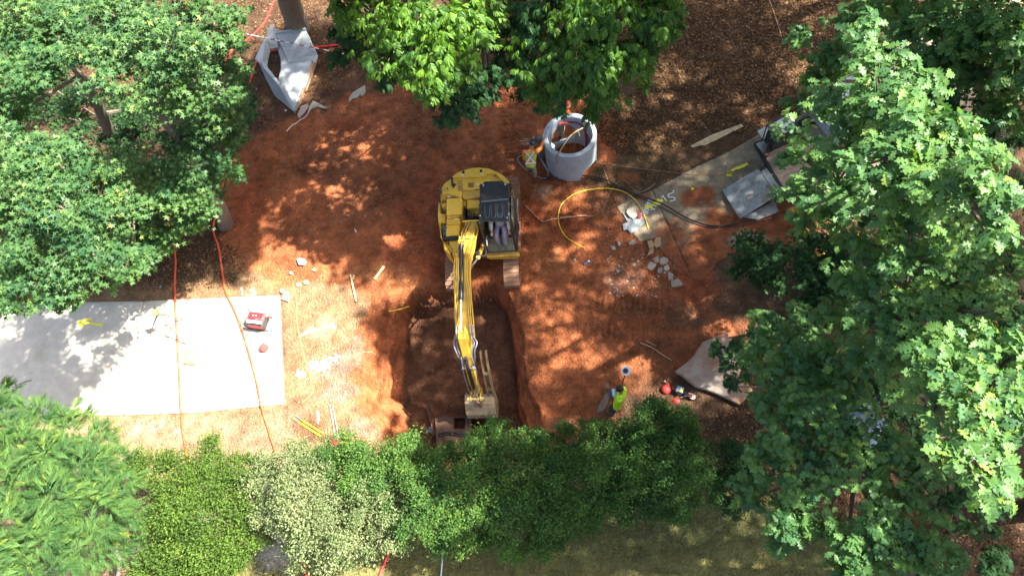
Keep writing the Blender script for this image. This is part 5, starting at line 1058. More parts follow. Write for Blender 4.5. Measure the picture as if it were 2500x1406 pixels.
# rags, cups, tape
def rag(poly, h, mat, label, cat, name):
    w = PA(poly); c = w.mean(0); z = hz(c) + .01; n = len(w); top = [(c[0], c[1], z + h)] + [((p[0] + c[0]) / 2 + rng.normal() * .01, (p[1] + c[1]) / 2, z + h * (.3 + .7 * rng.random())) for p in w] + [(p[0], p[1], z) for p in w]
    f = [(0, 1 + i, 1 + (i + 1) % n) for i in range(n)] + [(1 + i, 1 + n + i, 1 + n + (i + 1) % n, 1 + (i + 1) % n) for i in range(n)]; mb = MB(); mb.add(top, f)
    return mb.build(name, mat, None, smooth=True, label=label, cat=cat)
WR = simple('white_rag', (.72, .73, .75), .7, var=.08); RC_ = simple('red_cloth', (.70, .03, .07), .7, var=.15)
rag([(774, 1002), (778, 1004), (780, 1018), (778, 1036), (775, 1030), (773, 1014)], .05, WR, 'narrow white wrapper beside the steel bars', 'wrapper', 'wrapper')
rag([(755, 888), (764, 890), (762, 900), (758, 908), (756, 898)], .05, WR, 'crumpled grey-white rag on the dirt at the shadow edge', 'rag', 'rag')
rag([(727, 908), (736, 909), (748, 914), (738, 917)], .03, WR, 'flat white scrap on the sunny dirt', 'scrap', 'scrap')
rag([(810, 796), (816, 792), (822, 796), (818, 804), (812, 803)], .05, WR, 'small pale plastic scrap at the edge of the shade', 'scrap', 'scrap')
for i, poly in enumerate(([(806, 1062), (810, 1060), (812, 1080), (818, 1084), (830, 1076), (826, 1086), (812, 1090), (806, 1082)], [(826, 1074), (846, 1068), (858, 1066), (850, 1074), (832, 1080)], [(858, 1060), (868, 1064), (886, 1068), (896, 1082), (890, 1078), (872, 1074)])):
    rag(poly, .10, RC_, ['crumpled red cloth by the ends of the steel bars', 'thin strip of red cloth trailing into the hedge', 'red cloth strip furthest right along the hedge'][i], 'cloth', 'red_cloth')
rag([(1480, 934), (1487, 938), (1484, 955), (1487, 970), (1482, 990), (1470, 1006), (1458, 1006), (1460, 992), (1470, 975), (1478, 955), (1474, 945)], .018, simple('grey_fabric', (.15, .105, .08), .9, var=.2), 'strip of grey-brown fabric on the clay left of the man in lime', 'fabric', 'silt_fabric')
e_ = empty('drink_can', P(1431, 643), 'blue and white drink can lying on the clay', 'can'); a = P(1427, 646, .04); b = P(1436, 640, .04); a[2] = b[2] = hz(a) + .04; MB().cyl(a, b, .036, n=12).build('can', simple('blue_can', (.12, .2, .5), .3, .5), e_, smooth=True); MB().cyl(b, b + (b - a) * .35, .037, n=12).build('white_end', WR, e_)
c = P(1403, 636); MB().lathe([(0, 0), (.045, 0), (.05, .03), (.03, .06), (0, .06)], c + (0, 0, hz(c)), 10).build('grey_cap', GRYM, None, smooth=True, label='small round grey cap on the clay left of the drink can', cat='cap')
e_ = empty('marker_can', P(1562, 524), 'pink spray bottle lying on the broken end of the path', 'spray bottle'); MB().cyl(P(1563, 532, .13), P(1561, 520, .13), .035, n=10).build('bottle', simple('pink_bottle', (.75, .03, .14), .4), e_, smooth=True); MB().cyl(P(1561, 520, .13), P(1560, 513, .13), .016, n=8).build('nozzle', simple('pink_bottle', (.75, .03, .14), .4), e_)
c = P(698, 271); MB().lathe([(0, 0), (.04, 0), (.04, .04), (0, .05)], c + (0, 0, hz(c)), 10).build('white_pebble', WR, None, smooth=True, label='small round white pebble left of the headwall tip', cat='pebble')
rod('white_pole', (1084, 1310), (1076, 1420), .022, simple('white_plastic', (.75, .76, .78), .35), 'thin white pole standing out on the lawn at the bottom edge', 'pole')
# ------------------------------------------------------------------ trench fittings
tz = -1.25
VMUD = simple('wet_trench_mud', (.085, .043, .025), .7, var=.35, scale=6, bump=.7, dirt=(.14, .06, .03), dirt_amt=.5)
MB().extr([P(1040, 990, -.9), P(1048, 985, -.9), P(1058, 1012, -1.1), P(1066, 1060, -1.3), P(1058, 1066, -1.3), P(1052, 1030, -1.2)], (0, 0, .06)).build('board', VMUD, None, bevel=.005, label='muddy warped board leaning at the left of the trench end', cat='board')
vt = empty('concrete_vault', P(1120, 1050, tz), 'mud-covered buried box with a square opening at the trench end', 'vault')
vx = PA([(1062, 1018), (1150, 1016), (1152, 1100), (1066, 1104)], -1.0); hx = PA([(1108, 1019), (1135, 1019), (1135, 1046), (1108, 1046)], -1.0)
mm = MB()
A_, B_, C__, D__ = vx[:, :2]; a_, b_, c_, d_ = hx[:, :2]
for quad in ((A_, B_, b_, a_), (B_, C__, c_, b_), (C__, D__, d_, c_), (D__, A_, a_, d_)): mm.prism(quad, -1.6, -1.0)
mm.build('lid', VMUD, vt); MB().box((*((a_ + c_) / 2), -1.68), (.6, .6, .04)).build('dark_floor', DRK, vt)
MB().tube(spline([P(1070, 1060, -.98), P(1090, 1054, -.94), P(1115, 1056, -.94), P(1142, 1062, -.98)], 6), .03, 6).tube(spline([P(1072, 1066, -.98), P(1092, 1060, -.94), P(1115, 1062, -.94), P(1140, 1068, -.98)], 6), .02, 6).build('pipe_rim', BLK, vt, smooth=True)
c = P(1153, 1049, -1.1); MB().lathe([(0, 0), (.04, 0), (.045, .04), (.02, .07), (0, .07)], c, 10).build('white_cup', WR, None, smooth=True, label='small white cup at the bottom of the trench by the bucket', cat='cup')
rag([(1022, 1014), (1034, 1018), (1040, 1030), (1030, 1034), (1018, 1028)], .06, simple('blue_grey_plastic_bag', (.16, .20, .32), .4), 'blue-grey plastic scrap at the left of the trench end', 'scrap', 'plastic_scrap')
# ------------------------------------------------------------------ headwall
z4 = lambda p, h: P(540 + p[0] / 4.135, p[1] / 4.135, h)
hw = empty('concrete_headwall', P(690, 190), 'angular precast concrete headwall with an oval pipe opening beside the thick trunk', 'headwall')
def panel(name, pts, th, mat=PREC, dirn=None):
    v = [z4((p[0], p[1]), p[2]) for p in pts]; a = np.array(v); nrm = np.zeros(3)
    for i in range(len(a)): nrm += np.cross(a[i], a[(i + 1) % len(a)])
    nrm /= np.linalg.norm(nrm)
    if nrm[2] < 0: nrm = -nrm
    return MB().extr(a, -nrm * th).build(name, mat, hw, bevel=.01)
panel('wing_wall', [(548, 335, .85), (845, 300, .75), (940, 505, .60), (685, 645, .30), (590, 470, .45)], .12)
panel('wall_lip', [(540, 320, .92), (845, 278, .84), (852, 300, .80), (548, 340, .88)], .16)
panel('side_curb', [(684, 646, .302), (812, 576, .455), (941, 506, .605), (968, 560, .45), (950, 640, .34), (919, 618, .405)], .12)
# floor slab with the right half of the oval opening
panel('floor_slab', [(592, 470, .455), (684, 646, .302), (918, 618, .40), (830, 860, .25), (735, 1120, .10), (610, 880, .42), (578, 805, .30), (600, 700, .28), (600, 600, .32), (570, 500, .42)], .12)
panel('slab_edge', [(922, 622, .40), (945, 645, .15), (900, 760, .05), (840, 930, -.02), (770, 1100, -.02), (728, 1145, .0), (738, 1118, .12), (835, 860, .26)], .08, concrete_mat('clay_edge_concrete', (.34, .30, .26), (.34, .17, .08), .6))
panel('top_block', [(515, 243, 1.0), (548, 320, .92), (575, 480, .60), (500, 500, .55), (450, 400, .80), (470, 290, 1.0)], .14)
panel('left_wall', [(450, 390, .95), (498, 505, .52), (474, 600, .45), (466, 680, .50), (412, 640, .85), (360, 590, .85)], .12)
panel('left_curb', [(424, 640, .95), (605, 850, .80), (635, 880, .78), (600, 890, .78), (412, 670, .92)], .12)
panel('lower_wall', [(360, 592, .80), (412, 640, .88), (430, 690, .88), (598, 890, .76), (725, 1120, .30), (700, 1105, .05), (540, 972, .0), (450, 800, .2)], .10, concrete_mat('shaded_precast', (.30, .34, .36)))  # darker copy of the precast, shade put into its colour
panel('front_curb', [(600, 888, .78), (632, 876, .80), (742, 1105, .34), (722, 1125, .30)], .12)
sr = empty('survey_rod', z4((750, 450), .9), 'red and white striped survey rod lying across the concrete headwall', 'survey rod')
ra, rb = z4((255, 345), .55), z4((1237, 548), .75); rm_ = [z4((255, 345), .80), z4((500, 395), 1.02), z4((945, 490), .80), z4((1237, 548), .60)]
ra, rb = P(602, 84, 1.16), P(839, 132, .78); nseg = 20
for k in range(nseg):
    a = ra + (rb - ra) * k / nseg; b = ra + (rb - ra) * (k + 1) / nseg; MB().cyl(a, b, .021, n=8).build('red_band' if k % 2 and 3 < k < 19 else 'white_band', RED if (k % 2 and 3 < k < 19) else WR, sr, smooth=True)
MB().tube([P(640, 88, 1.1), P(644, 92, 1.0)], .03, 6).build('yellow_tag', YR, None, label='small yellow tag by the survey rod on the headwall top', cat='tag')
# ------------------------------------------------------------------ trailer with ramp, generator and bucket
tl = empty('utility_trailer', P(1880, 420), 'flat trailer half under the oak with grey ramp folded down onto the path', 'trailer')
e0 = P(1845, 352, .6); e1 = P(1922, 482, .6); tv = (e1 - e0); tv[2] = 0; tw_ = np.linalg.norm(tv); tv /= tw_; tn_ = np.array([-tv[1], tv[0], 0])
if tn_[0] < 0: tn_ = -tn_
def tp_(u, v, z): return np.array([e0[0], e0[1], 0]) + tv * u + tn_ * v + np.array([0, 0, z])
DECK = simple('worn_deck_boards', (.33, .25, .18), .85, var=.25, scale=6, bump=.3)
nb = 12
for k in range(nb):
    u0 = k * tw_ / nb + .006; u1 = (k + 1) * tw_ / nb - .006
    MB().extr([tp_(u0, 0.06, .56), tp_(u1, 0.06, .56), tp_(u1, 4.2, .56), tp_(u0, 4.2, .56)], (0, 0, .04)).build('deck_board', DECK, tl)
MB().extr([tp_(-.04, -.04, .48), tp_(tw_ + .04, -.04, .48), tp_(tw_ + .04, .05, .48), tp_(-.04, .05, .48)], (0, 0, .13)).extr([tp_(-.06, 0, .45), tp_(.0, 0, .45), tp_(.0, 4.3, .45), tp_(-.06, 4.3, .45)], (0, 0, .2)).extr([tp_(tw_, 0, .45), tp_(tw_ + .06, 0, .45), tp_(tw_ + .06, 4.3, .45), tp_(tw_, 4.3, .45)], (0, 0, .2)).build('frame', BLK, tl)
for v_ in (1.9, 2.8):
    for u_ in (-.22, tw_ + .22): MB().cyl(tp_(u_ - .1, v_, .33), tp_(u_ + .1, v_, .33), .33, n=20).build('wheel', DRK, tl, smooth=True)
gx_ = simple('galvanised_plate', (.34, .36, .38), .45, .5, var=.18, scale=5, dirt=(.22, .12, .07), dirt_amt=.35)
ramp = PA([(1762, 466, .12), (1851, 414, .50), (1897, 478, .50), (1806, 536, .12)]); a = ramp
MB().extr(a, (0, 0, .05)).build('ramp', gx_, tl, bevel=.008)
for k in range(1, 3):
    p0 = a[0] + (a[3] - a[0]) * k / 3; p1 = a[1] + (a[2] - a[1]) * k / 3; MB().tube([p0 + (0, 0, .052), p1 + (0, 0, .052)], .006, 4).build('ramp_seam', GRYM, tl)
fl = PA([(1858, 420, .54), (1872, 412, .56), (1912, 470, .56), (1899, 482, .54)]); MB().extr(fl, (0, 0, .03)).build('ramp_flap', gx_, tl, bevel=.005)
for q in ((1853, 414), (1866, 405), (1883, 428), (1906, 464), (1900, 480)): MB().cyl(P(*q, .58), P(q[0] + 9, q[1] - 5, .58), .022, n=6).build('hinge', BLK if q[0] < 1880 else WHT, tl)
MB().extr(PA([(1815, 532, .02), (1890, 492, .02), (1900, 518, .02), (1850, 538, .02)]), (0, 0, .05)).build('steel_sheet', gx_, None, bevel=.004, label='grey steel sheet lying under the ramp by the black cables', cat='steel sheet')
MB().extr([P(1848, 322, .35), P(1874, 308, .35), P(1886, 330, .35), P(1862, 342, .35)], (0, 0, .04)).build('metal_plate', gx_, None, bevel=.004, label='light grey flat plate sticking out above the trailer corner', cat='metal plate')
wg = empty('engine_welder', tp_(.3, .8, .6), 'white-topped machine in a black tube frame on the trailer', 'machine')
g0, g1, g2, g3 = PA([(1873, 306, 1.45), (1925, 276, 1.45), (1950, 312, 1.45), (1894, 338, 1.45)])
MB().extr([g0 * .94 + g2 * .06, g1 * .94 + g3 * .06, g2 * .94 + g0 * .06, g3 * .94 + g1 * .06], (0, 0, -.10)).build('white_top', simple('pale_metal_lid', (.62, .66, .70), .35, .2), wg, bevel=.02)
lo = [np.array([q[0], q[1], .62]) for q in (g0, g1, g2, g3)]
cc = sum(lo) / 4; MB().extr([q * .88 + cc * .12 for q in lo], (0, 0, .66)).build('body', BLK, wg, bevel=.02)
fm = MB()
for q, l_ in zip((g0, g1, g2, g3), lo): fm.tube([l_, q + (0, 0, .02)], .022, 6)
for a, b in ((g0, g1), (g1, g2), (g2, g3), (g3, g0)): fm.tube([a + (0, 0, .02), b + (0, 0, .02)], .024, 6)
fm.build('tube_frame', BLK, wg)
MB().box(P(1902, 331, 1.48), (.3, .1, .03), rz=.5).build('white_stripe', WHT, wg)
bk = empty('bucket_pail', P(1903, 392, .6), 'white bucket with dark base standing on the trailer under oak leaves', 'bucket'); c = P(1904, 398, .6); MB().lathe([(0, 0), (.13, 0), (.15, .12), (.15, .13), (0, .13)], c, 20).build('base', simple('dark_blue_tub', (.04, .06, .09), .5), bk, smooth=True); MB().lathe([(0, .13), (.15, .13), (.17, .34), (.165, .35), (0, .35)], c, 20).build('pail', WR, bk, smooth=True)
tools = empty('tool_bundle', P(1875, 368, .6), 'bundle of dark bars and tools heaped at the corner of the trailer deck', 'tools')
for k in range(5):
    a = P(1866 + k * 3, 380 + (k % 2) * 4, .66); b = P(1878 + k * 3, 345 + k, .80); MB().tube([a, b], .028, 6).build('bar', BLK if k % 2 else MUDD, tools)
MB().cyl(P(1859, 356, .72), P(1886, 346, .78), .016, n=6).build('bright_bar', CHR, tools)
MB().extr(PA([(1845, 352, .62), (1868, 342, .62), (1880, 360, .62), (1862, 376, .62)]), (0, 0, .02)).build('grey_mat', gx_, tools)
# ------------------------------------------------------------------ loader and parked things under the trees
sk = empty('skid_steer', P(2085, 690), 'black and yellow loader almost hidden under leaves right of the young maple', 'loader')
sc = P(2090, 672, .9); SB = simple('loader_black', (.02, .023, .03), .35, var=.2)
MB().box(sc * np.array([1, 1, 0]) + (0, 0, .75), (1.5, 1.9, .7), rz=.35).build('body', SB, sk, bevel=.06)
MB().box(sc * np.array([1, 1, 0]) + (.05, -.1, 1.5), (.95, 1.1, .9), rz=.35).build('cab', SB, sk, bevel=.08)
for s in (-1, 1):
    o_ = np.array([math.cos(.35), math.sin(.35), 0]) * .66 * s; f_ = np.array([math.sin(.35) * -1, math.cos(.35), 0])
    MB().tube([sc + o_ - f_ * 1.0 + (0, 0, .35), sc + o_ + (0, 0, .75), sc + o_ + f_ * 1.1 + (0, 0, .1)], .10, 6).build('lift_arm', YEL, sk)
    for w_ in (-.55, .55): MB().cyl(sc * np.array([1, 1, 0]) + o_ * 1.25 + f_ * w_ + (0, 0, .4) - o_ * .15, sc * np.array([1, 1, 0]) + o_ * 1.25 + f_ * w_ + (0, 0, .4) + o_ * .15, .4, n=18).build('wheel', DRK, sk, smooth=True)
MB().box(sc * np.array([1, 1, 0]) + (-.35, .95, .7), (.3, .3, .16), rz=.35).build('head_lamp', WHT, sk, bevel=.02)
for i, (px, py, lb) in enumerate(((2110, 1055, 'smooth blue-grey boulder glimpsed below leaves at lower right'), (2095, 985, 'smaller blue-grey boulder glimpsed through leaves above the other'))):
    mb = MB(); ell(mb, P(px, py, .25), (.8 - .2 * i, .55 - .1 * i, .4), 18, 12); mb.build('boulder', simple('blue_grey_stone', (.20, .25, .33), .8, bump=.3), None, smooth=True, label=lb, cat='boulder')
tk_ = empty('parked_truck', P(2110, 270), 'silver-white truck glimpsed through the oak leaves at the upper right', 'truck')
tc_ = P(2150, 225, 1.0) * np.array([1, 1, 0]); SV = simple('silver_paint', (.55, .58, .62), .3, .3, var=.05)
MB().box(tc_ + (0, 0, .9), (4.6, 1.9, .7), rz=.45).build('body', SV, tk_, bevel=.12); MB().box(tc_ + (.3, .1, 1.5), (1.9, 1.6, .6), rz=.45).build('cab', simple('dark_glass', (.03, .04, .05), .1), tk_, bevel=.15); MB().box(tc_ + (.3, .1, 1.82), (1.6, 1.4, .06), rz=.45).build('roof', SV, tk_, bevel=.03)
for u_ in (-1.5, 1.5):
    for v_ in (-.9, .9):
        q = tc_ + (u_ * math.cos(.45) - v_ * math.sin(.45), u_ * math.sin(.45) + v_ * math.cos(.45), .38); d_ = np.array([-math.sin(.45), math.cos(.45), 0]); MB().cyl(q - d_ * .12, q + d_ * .12, .38, n=18).build('wheel', DRK, tk_, smooth=True)
# ------------------------------------------------------------------ foliage
def leaf_mat(name, dark, light, yel, trans=.35, rough=.42, spec=.5, obj=False, tcol=None):
    t = NT(name)
    if obj: f = t.n('ShaderNodeObjectInfo').outputs['Random']
    else: f = t.n('ShaderNodeAttribute', attribute_name='tone').outputs['Fac']
    c = t.ramp(f, [(0, dark), (.45, tuple((a + b) / 2 for a, b in zip(dark, light))), (.86, light), (1.0, yel)])
    b = t.bsdf(c, rough, None, 0, spec)
    tr = t.n('ShaderNodeBsdfTranslucent')
    tc = t.mix(1.0, c, tcol or (1.6, 1.6, .55), 'MULTIPLY'); t.l(tc, tr.inputs[0])
    m = t.n('ShaderNodeMixShader'); m.inputs[0].default_value = trans
    t.l(b.outputs[0], m.inputs[1]); t.l(tr.outputs[0], m.inputs[2]); t.l(m.outputs[0], t.out.inputs[0])
    return t.m
def strip_leaf(ys, hw, fold=.25, curl=.18):
    """lobed leaf as a folded strip along the midrib"""
    v = []; f = []
    for y, w in zip(ys, hw):
        z = -curl * y * y
        v += [(-w, y - .0 * w, z + w * fold), (0, y, z), (w, y, z + w * fold)]
    for i in range(len(ys) - 1):
        a = i * 3; f += [(a, a + 1, a + 4, a + 3), (a + 1, a + 2, a + 5, a + 4)]
    return np.array(v, float), np.array(f)
def star_leaf():
    v = [(0, .42, 0)]; n = 5
    ang = [-90 + k * 36 for k in range(10)]
    for k, a in enumerate(ang):
        r = .19 if k % 2 == 0 else .58
        if k == 0: r = .30
        w = math.radians(a); v.append((r * math.cos(w), .42 + r * math.sin(w), -.10 if k % 2 else .03))
    f = [(0, 1 + k, 1 + (k + 1) % 10, 1 + (k + 1) % 10) for k in range(10)]
    f = [(0, 1 + k, 1 + (k + 1) % 10) for k in range(10)]
    return np.array(v, float), np.array(f)
def lobes():
    # oak leaf with slanted lobes, quads
    ys = [0, .14, .22, .34, .37, .50, .60, .62, .74, .84, .86, 1.0]
    hw = [.015, .03, .17, .13, .05, .30, .25, .07, .31, .22, .09, .05]
    return strip_leaf(ys, hw, .22, .2)
LEAF = dict(star=star_leaf(), oak=lobes(), ell=strip_leaf([0, .18, .5, .8, 1.0], [.01, .12, .17, .11, .0], .3, .3),
            small=(np.array([(0, 0, 0), (.26, .5, .07), (0, 1, -.08), (-.26, .5, .07)], float), np.array([(0, 1, 2, 3)])),
            needle=(np.array([(-.035, 0, 0), (.035, 0, 0), (.0, 1, -.15)], float), np.array([(0, 1, 2)])))
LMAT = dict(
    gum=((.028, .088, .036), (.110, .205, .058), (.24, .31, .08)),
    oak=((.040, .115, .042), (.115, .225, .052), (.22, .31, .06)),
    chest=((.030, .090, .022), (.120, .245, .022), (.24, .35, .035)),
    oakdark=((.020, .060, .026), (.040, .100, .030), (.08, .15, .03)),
    shrub=((.032, .085, .024), (.095, .185, .034), (.24, .30, .045)),
    yshrub=((.040, .085, .016), (.10, .17, .026), (.22, .28, .04)),
    pshrub=((.10, .145, .055), (.25, .295, .14), (.36, .39, .22)),  # pale shrub leaves carry overexposed sunlight in their colour
    conif=((.034, .090, .030), (.085, .165, .038), (.20, .25, .035)))
LM = {}
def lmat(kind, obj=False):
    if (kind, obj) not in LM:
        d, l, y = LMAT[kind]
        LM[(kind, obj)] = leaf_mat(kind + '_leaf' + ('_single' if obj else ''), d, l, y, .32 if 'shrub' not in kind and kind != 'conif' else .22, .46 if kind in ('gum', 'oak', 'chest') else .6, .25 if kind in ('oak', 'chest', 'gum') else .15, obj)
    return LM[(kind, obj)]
BARK = simple('bark', (.17, .14, .11), .95, var=.4, scale=14, bump=.8)
BARKD = simple('dark_bark', (.10, .08, .06), .95, var=.4, scale=14, bump=.8)
TWIG = simple('twig_bark', (.30, .25, .19), .9, var=.3, scale=20)
def rand_dirs(n): v = rng.normal(size=(n, 3)); return v / np.linalg.norm(v, axis=1, keepdims=True)
def leaf_array(shape, R, S, Pos, tone):
    v, f = LEAF[shape]; N = len(Pos)
    V = np.einsum('nij,vj->nvi', R * S[:, None, None], v) + Pos[:, None, :]
    F = (f[None] + (np.arange(N) * len(v))[:, None, None]).reshape(-1, f.shape[1])
    return V.reshape(-1, 3), F, np.repeat(tone, len(v))
_single = {}
def single_mesh(shape, kind):
    k = (shape, kind)
    if k not in _single:
        v, f = LEAF[shape]; me = bpy.data.meshes.new('leaf'); me.from_pydata(v.tolist(), [], f.tolist()); me.materials.append(lmat(kind, True)); _single[k] = me
    return _single[k]
def crown(parent, clumps, style, kind, size, lai, singles=0, dome=.35, depth=.35, hfix=None, sub=9, spread=.42, name='crown', yel=0.0, tonebias=0.0, lean=None):
    """clumps = rows of (px, py, radius in photo px, height): leaves gathered in twigs, twigs in branches"""
    Rs, Ss, Ps, Ts, twigs = [], [], [], [], []
    shape = {'gum': 'star', 'oak': 'oak', 'chest': 'ell', 'shrub': 'small', 'conif': 'needle'}[style]
    area = {'star': .40, 'oak': .30, 'ell': .22, 'small': .26, 'needle': .022}[shape] * size ** 2
    for row in clumps:
        if row[0] == 'w': c = np.array(row[1:4], float); r = row[4]
        else: px, py, rp, h = row; c = P(px, py, h); r = rp / pix_scale(c)
        ns = max(4, int(sub * (1 + r * .6)))
        nl = int(lai * math.pi * r * r / area); per = max(1, nl // ns)
        for _ in range(ns):
            a = rng.random() * 2 * math.pi; q = math.sqrt(rng.random()) * r * (.62 + .45 * rng.random())
            sc = c + np.array([q * math.cos(a), q * math.sin(a), dome * r * (1 - (q / r) ** 2) + (rng.random() - .6) * depth * r * 1.6])
            rs = r * spread * (.6 + .6 * rng.random())
            twigs.append((c, sc)); tb = rng.normal() * .16 + tonebias
            out = np.array([math.cos(a), math.sin(a), .15])
            if style in ('oak', 'chest'):
                m = 6 if style == 'oak' else 9
                k = max(1, int(per / m)); cp = sc + rng.normal(size=(k, 3)) * rs * np.array([.55, .55, .33])
                if style == 'chest': cp = sc + rng.normal(size=(k, 3)) * rs * np.array([.6, .6, .45])
                up = np.array([0, 0, 1.0]) + rng.normal(size=(k, 3)) * .35; up /= np.linalg.norm(up, axis=1, keepdims=True)
                ax = out + rng.normal(size=(k, 3)) * .7; ax[:, 2] *= .3
                if style == 'chest': ax[:, 2] -= .45; ax[:, 1] -= .5
                Fm = frames(ax, up); X, Y, Z = Fm[:, :, 0], Fm[:, :, 1], Fm[:, :, 2]
                t0 = rng.normal(size=k) * .10
                for j in range(m):
                    if style == 'oak':
                        w = (j / m * 2 * math.pi * .86 + rng.normal(size=k) * .28 - 2.3)[:, None] ; b = cp + Z * (.01 * j)
                        d = np.cos(w) * Y + np.sin(w) * X - Z * (.12 + .35 * rng.random((k, 1)))
                        nn = Z + rng.normal(size=(k, 3)) * .28
                    else:
                        s_ = 1 if j % 2 else -1; b = cp + Y * (size * .22 * (j // 2)); w = 1.05 - .09 * j
                        d = Y * math.cos(w) + X * s_ * math.sin(w) - Z * (.15 + .4 * rng.random((k, 1))); nn = Z + rng.normal(size=(k, 3)) * .3
                    Rs.append(frames(d + 0 * Y, nn)); Ps.append(b); Ss.append(size * (.72 + .5 * rng.random(k))); Ts.append(.42 + tb + t0 + rng.normal(size=k) * .12)
            elif style == 'gum':
                k = per; b = sc + rng.normal(size=(k, 3)) * rs * np.array([.62, .62, .42]); d = rand_dirs(k) * 1.0; d[:, 2] = d[:, 2] * .4 - .2; d[:, :2] += out[:2] * .5
                nn = np.array([.12, 0, 1.0]) + rng.normal(size=(k, 3)) * .42
                Rs.append(frames(d, nn)); Ps.append(b); Ss.append(size * (.65 + .6 * rng.random(k))); Ts.append(.42 + tb + rng.normal(size=k) * .15)
            elif style == 'shrub':
                k = per; b = sc + rng.normal(size=(k, 3)) * rs * np.array([.6, .6, .5]); d = rand_dirs(k) + out * .6; d[:, 2] += .25
                nn = np.array([0, 0, .8]) + rng.normal(size=(k, 3)) * .6
                Rs.append(frames(d, nn)); Ps.append(b); Ss.append(size * (.6 + .7 * rng.random(k))); Ts.append(.40 + tb + rng.normal(size=k) * .16)
            else:                                               # feathery conifer sprays
                fr = max(1, int(per / 26)); nb = 26
                base = sc + rng.normal(size=(fr, 3)) * rs * np.array([.65, .65, .45])
                ax = out * .8 + rng.normal(size=(fr, 3)) * .45; ax[:, 2] = ax[:, 2] * .4 + .1
                up = np.array([0, 0, 1.0]) + rng.normal(size=(fr, 3)) * .25; Fm = frames(ax, up); X, Y, Z = Fm[:, :, 0], Fm[:, :, 1], Fm[:, :, 2]
                tf = rng.normal(size=fr) * .16 + (rng.random(fr) < .07) * .45; L = size * (1.0 + .5 * rng.random((fr, 1)))
                for j in range(nb):
                    s_ = 1 if j % 2 else -1; u_ = (j // 2) / (nb / 2)
                    b = base + Y * L * u_ * 1.4 - Z * L * .28 * u_ * u_
                    w = .30 + .25 * rng.random((fr, 1)); d = Y * np.cos(w) + X * s_ * np.sin(w) + Z * (.15 - .45 * rng.random((fr, 1)))
                    Rs.append(frames(d, Z + rng.normal(size=(fr, 3)) * .5)); Ps.append(b); Ss.append((L[:, 0] * (1.05 - .5 * u_)) * (.8 + .4 * rng.random(fr))); Ts.append(.38 + tb + tf + rng.normal(size=fr) * .08 + .12 * u_)
    R = np.concatenate(Rs); S = np.concatenate(Ss); Po = np.concatenate(Ps); T = np.clip(np.concatenate(Ts), 0, 1)
    T = np.where(T > .85, np.where(rng.random(len(T)) < .5, T, .8), T)
    ok = Po[:, 2] > .03; R, S, Po, T = R[ok], S[ok], Po[ok], T[ok]
    if singles:
        c = (Po - np.array([0, 0, CAMH])) @ RC; sx = 1250 + FPX * c[:, 0] / -c[:, 2]; sy = 703 - FPX * c[:, 1] / -c[:, 2]
        vis = (sx > 5) & (sx < 2495) & (sy > 5) & (sy < 1401)
        key = Po[:, 2] + rng.random(len(Po)) * .9; key[~vis] = -9
        top = np.argsort(-key)[:singles]; top = top[vis[top]]
        me = single_mesh(shape, kind)
        inv = wm(parent).inverted()
        for i in top:
            o = bpy.data.objects.new('leaf', me); COL.objects.link(o); o.parent = parent
            M = np.eye(4); M[:3, :3] = R[i] * S[i]; M[:3, 3] = Po[i] + np.array([0, 0, .01])
            o.matrix_local = inv @ Matrix(M.tolist())
        mk = np.ones(len(Po), bool); mk[top] = False; R, S, Po, T = R[mk], S[mk], Po[mk], T[mk]
    V, F, tn = leaf_array(shape, R, S, Po, T)
    o = npmesh(name, V, F, lmat(kind), parent, {'tone': tn}, smooth=False); o['kind'] = 'stuff'
    return twigs
def tree(name, label, cat, base, trunk, clumps, style, kind, size, lai, r0=.25, singles=300, group=None, bark=None, twig=True, limb=.34, **kw):
    """base = ground point, trunk = list of points (world) above it"""
    t = empty(name, base, label, cat, group)
    pts = spline([np.array([base[0], base[1], base[2] - .2])] + [np.asarray(p) for p in trunk], 6)
    n = len(pts); rr = [r0 * (1.35 if i == 0 else 1.0) * (1 - .72 * i / (n - 1)) for i in range(n)]
    mb = MB(); mb.tube(pts, rr, 12); mb.build('trunk', bark or BARK, t, smooth=True)
    tw = crown(t, clumps, style, kind, size, lai, singles, **kw)
    if twig:
        mb = MB(); done = {}; mb.tube(pts, [q * .3 for q in rr], 6)
        for c, s in tw:
            k = tuple(np.round(c, 3))
            if k not in done:
                dd = [np.linalg.norm((p - c) * np.array([1, 1, 1.4])) + (2 if p[2] > c[2] else 0) for p in pts]; j = int(np.argmin(dd)); p0 = pts[j]
                mid = (p0 + c) / 2 + np.array([rng.normal() * .12, rng.normal() * .12, -.15]); done[k] = 1
                r1 = min(rr[j] * .6, r0 * limb); mb.tube(spline([p0, mid, c - np.array([0, 0, .12])], 4), list(np.linspace(r1, .02, 9)), 6)
            mid = (c + s) / 2 + np.array([0, 0, -.06]); mb.tube([c - np.array([0, 0, .12]), mid, s], [.022, .014, .007], 4, False)
        mb.build('branches', BARK if bark is None else bark, t, smooth=True)
    return t
def Wp(px, py, h): return P(px, py, h)
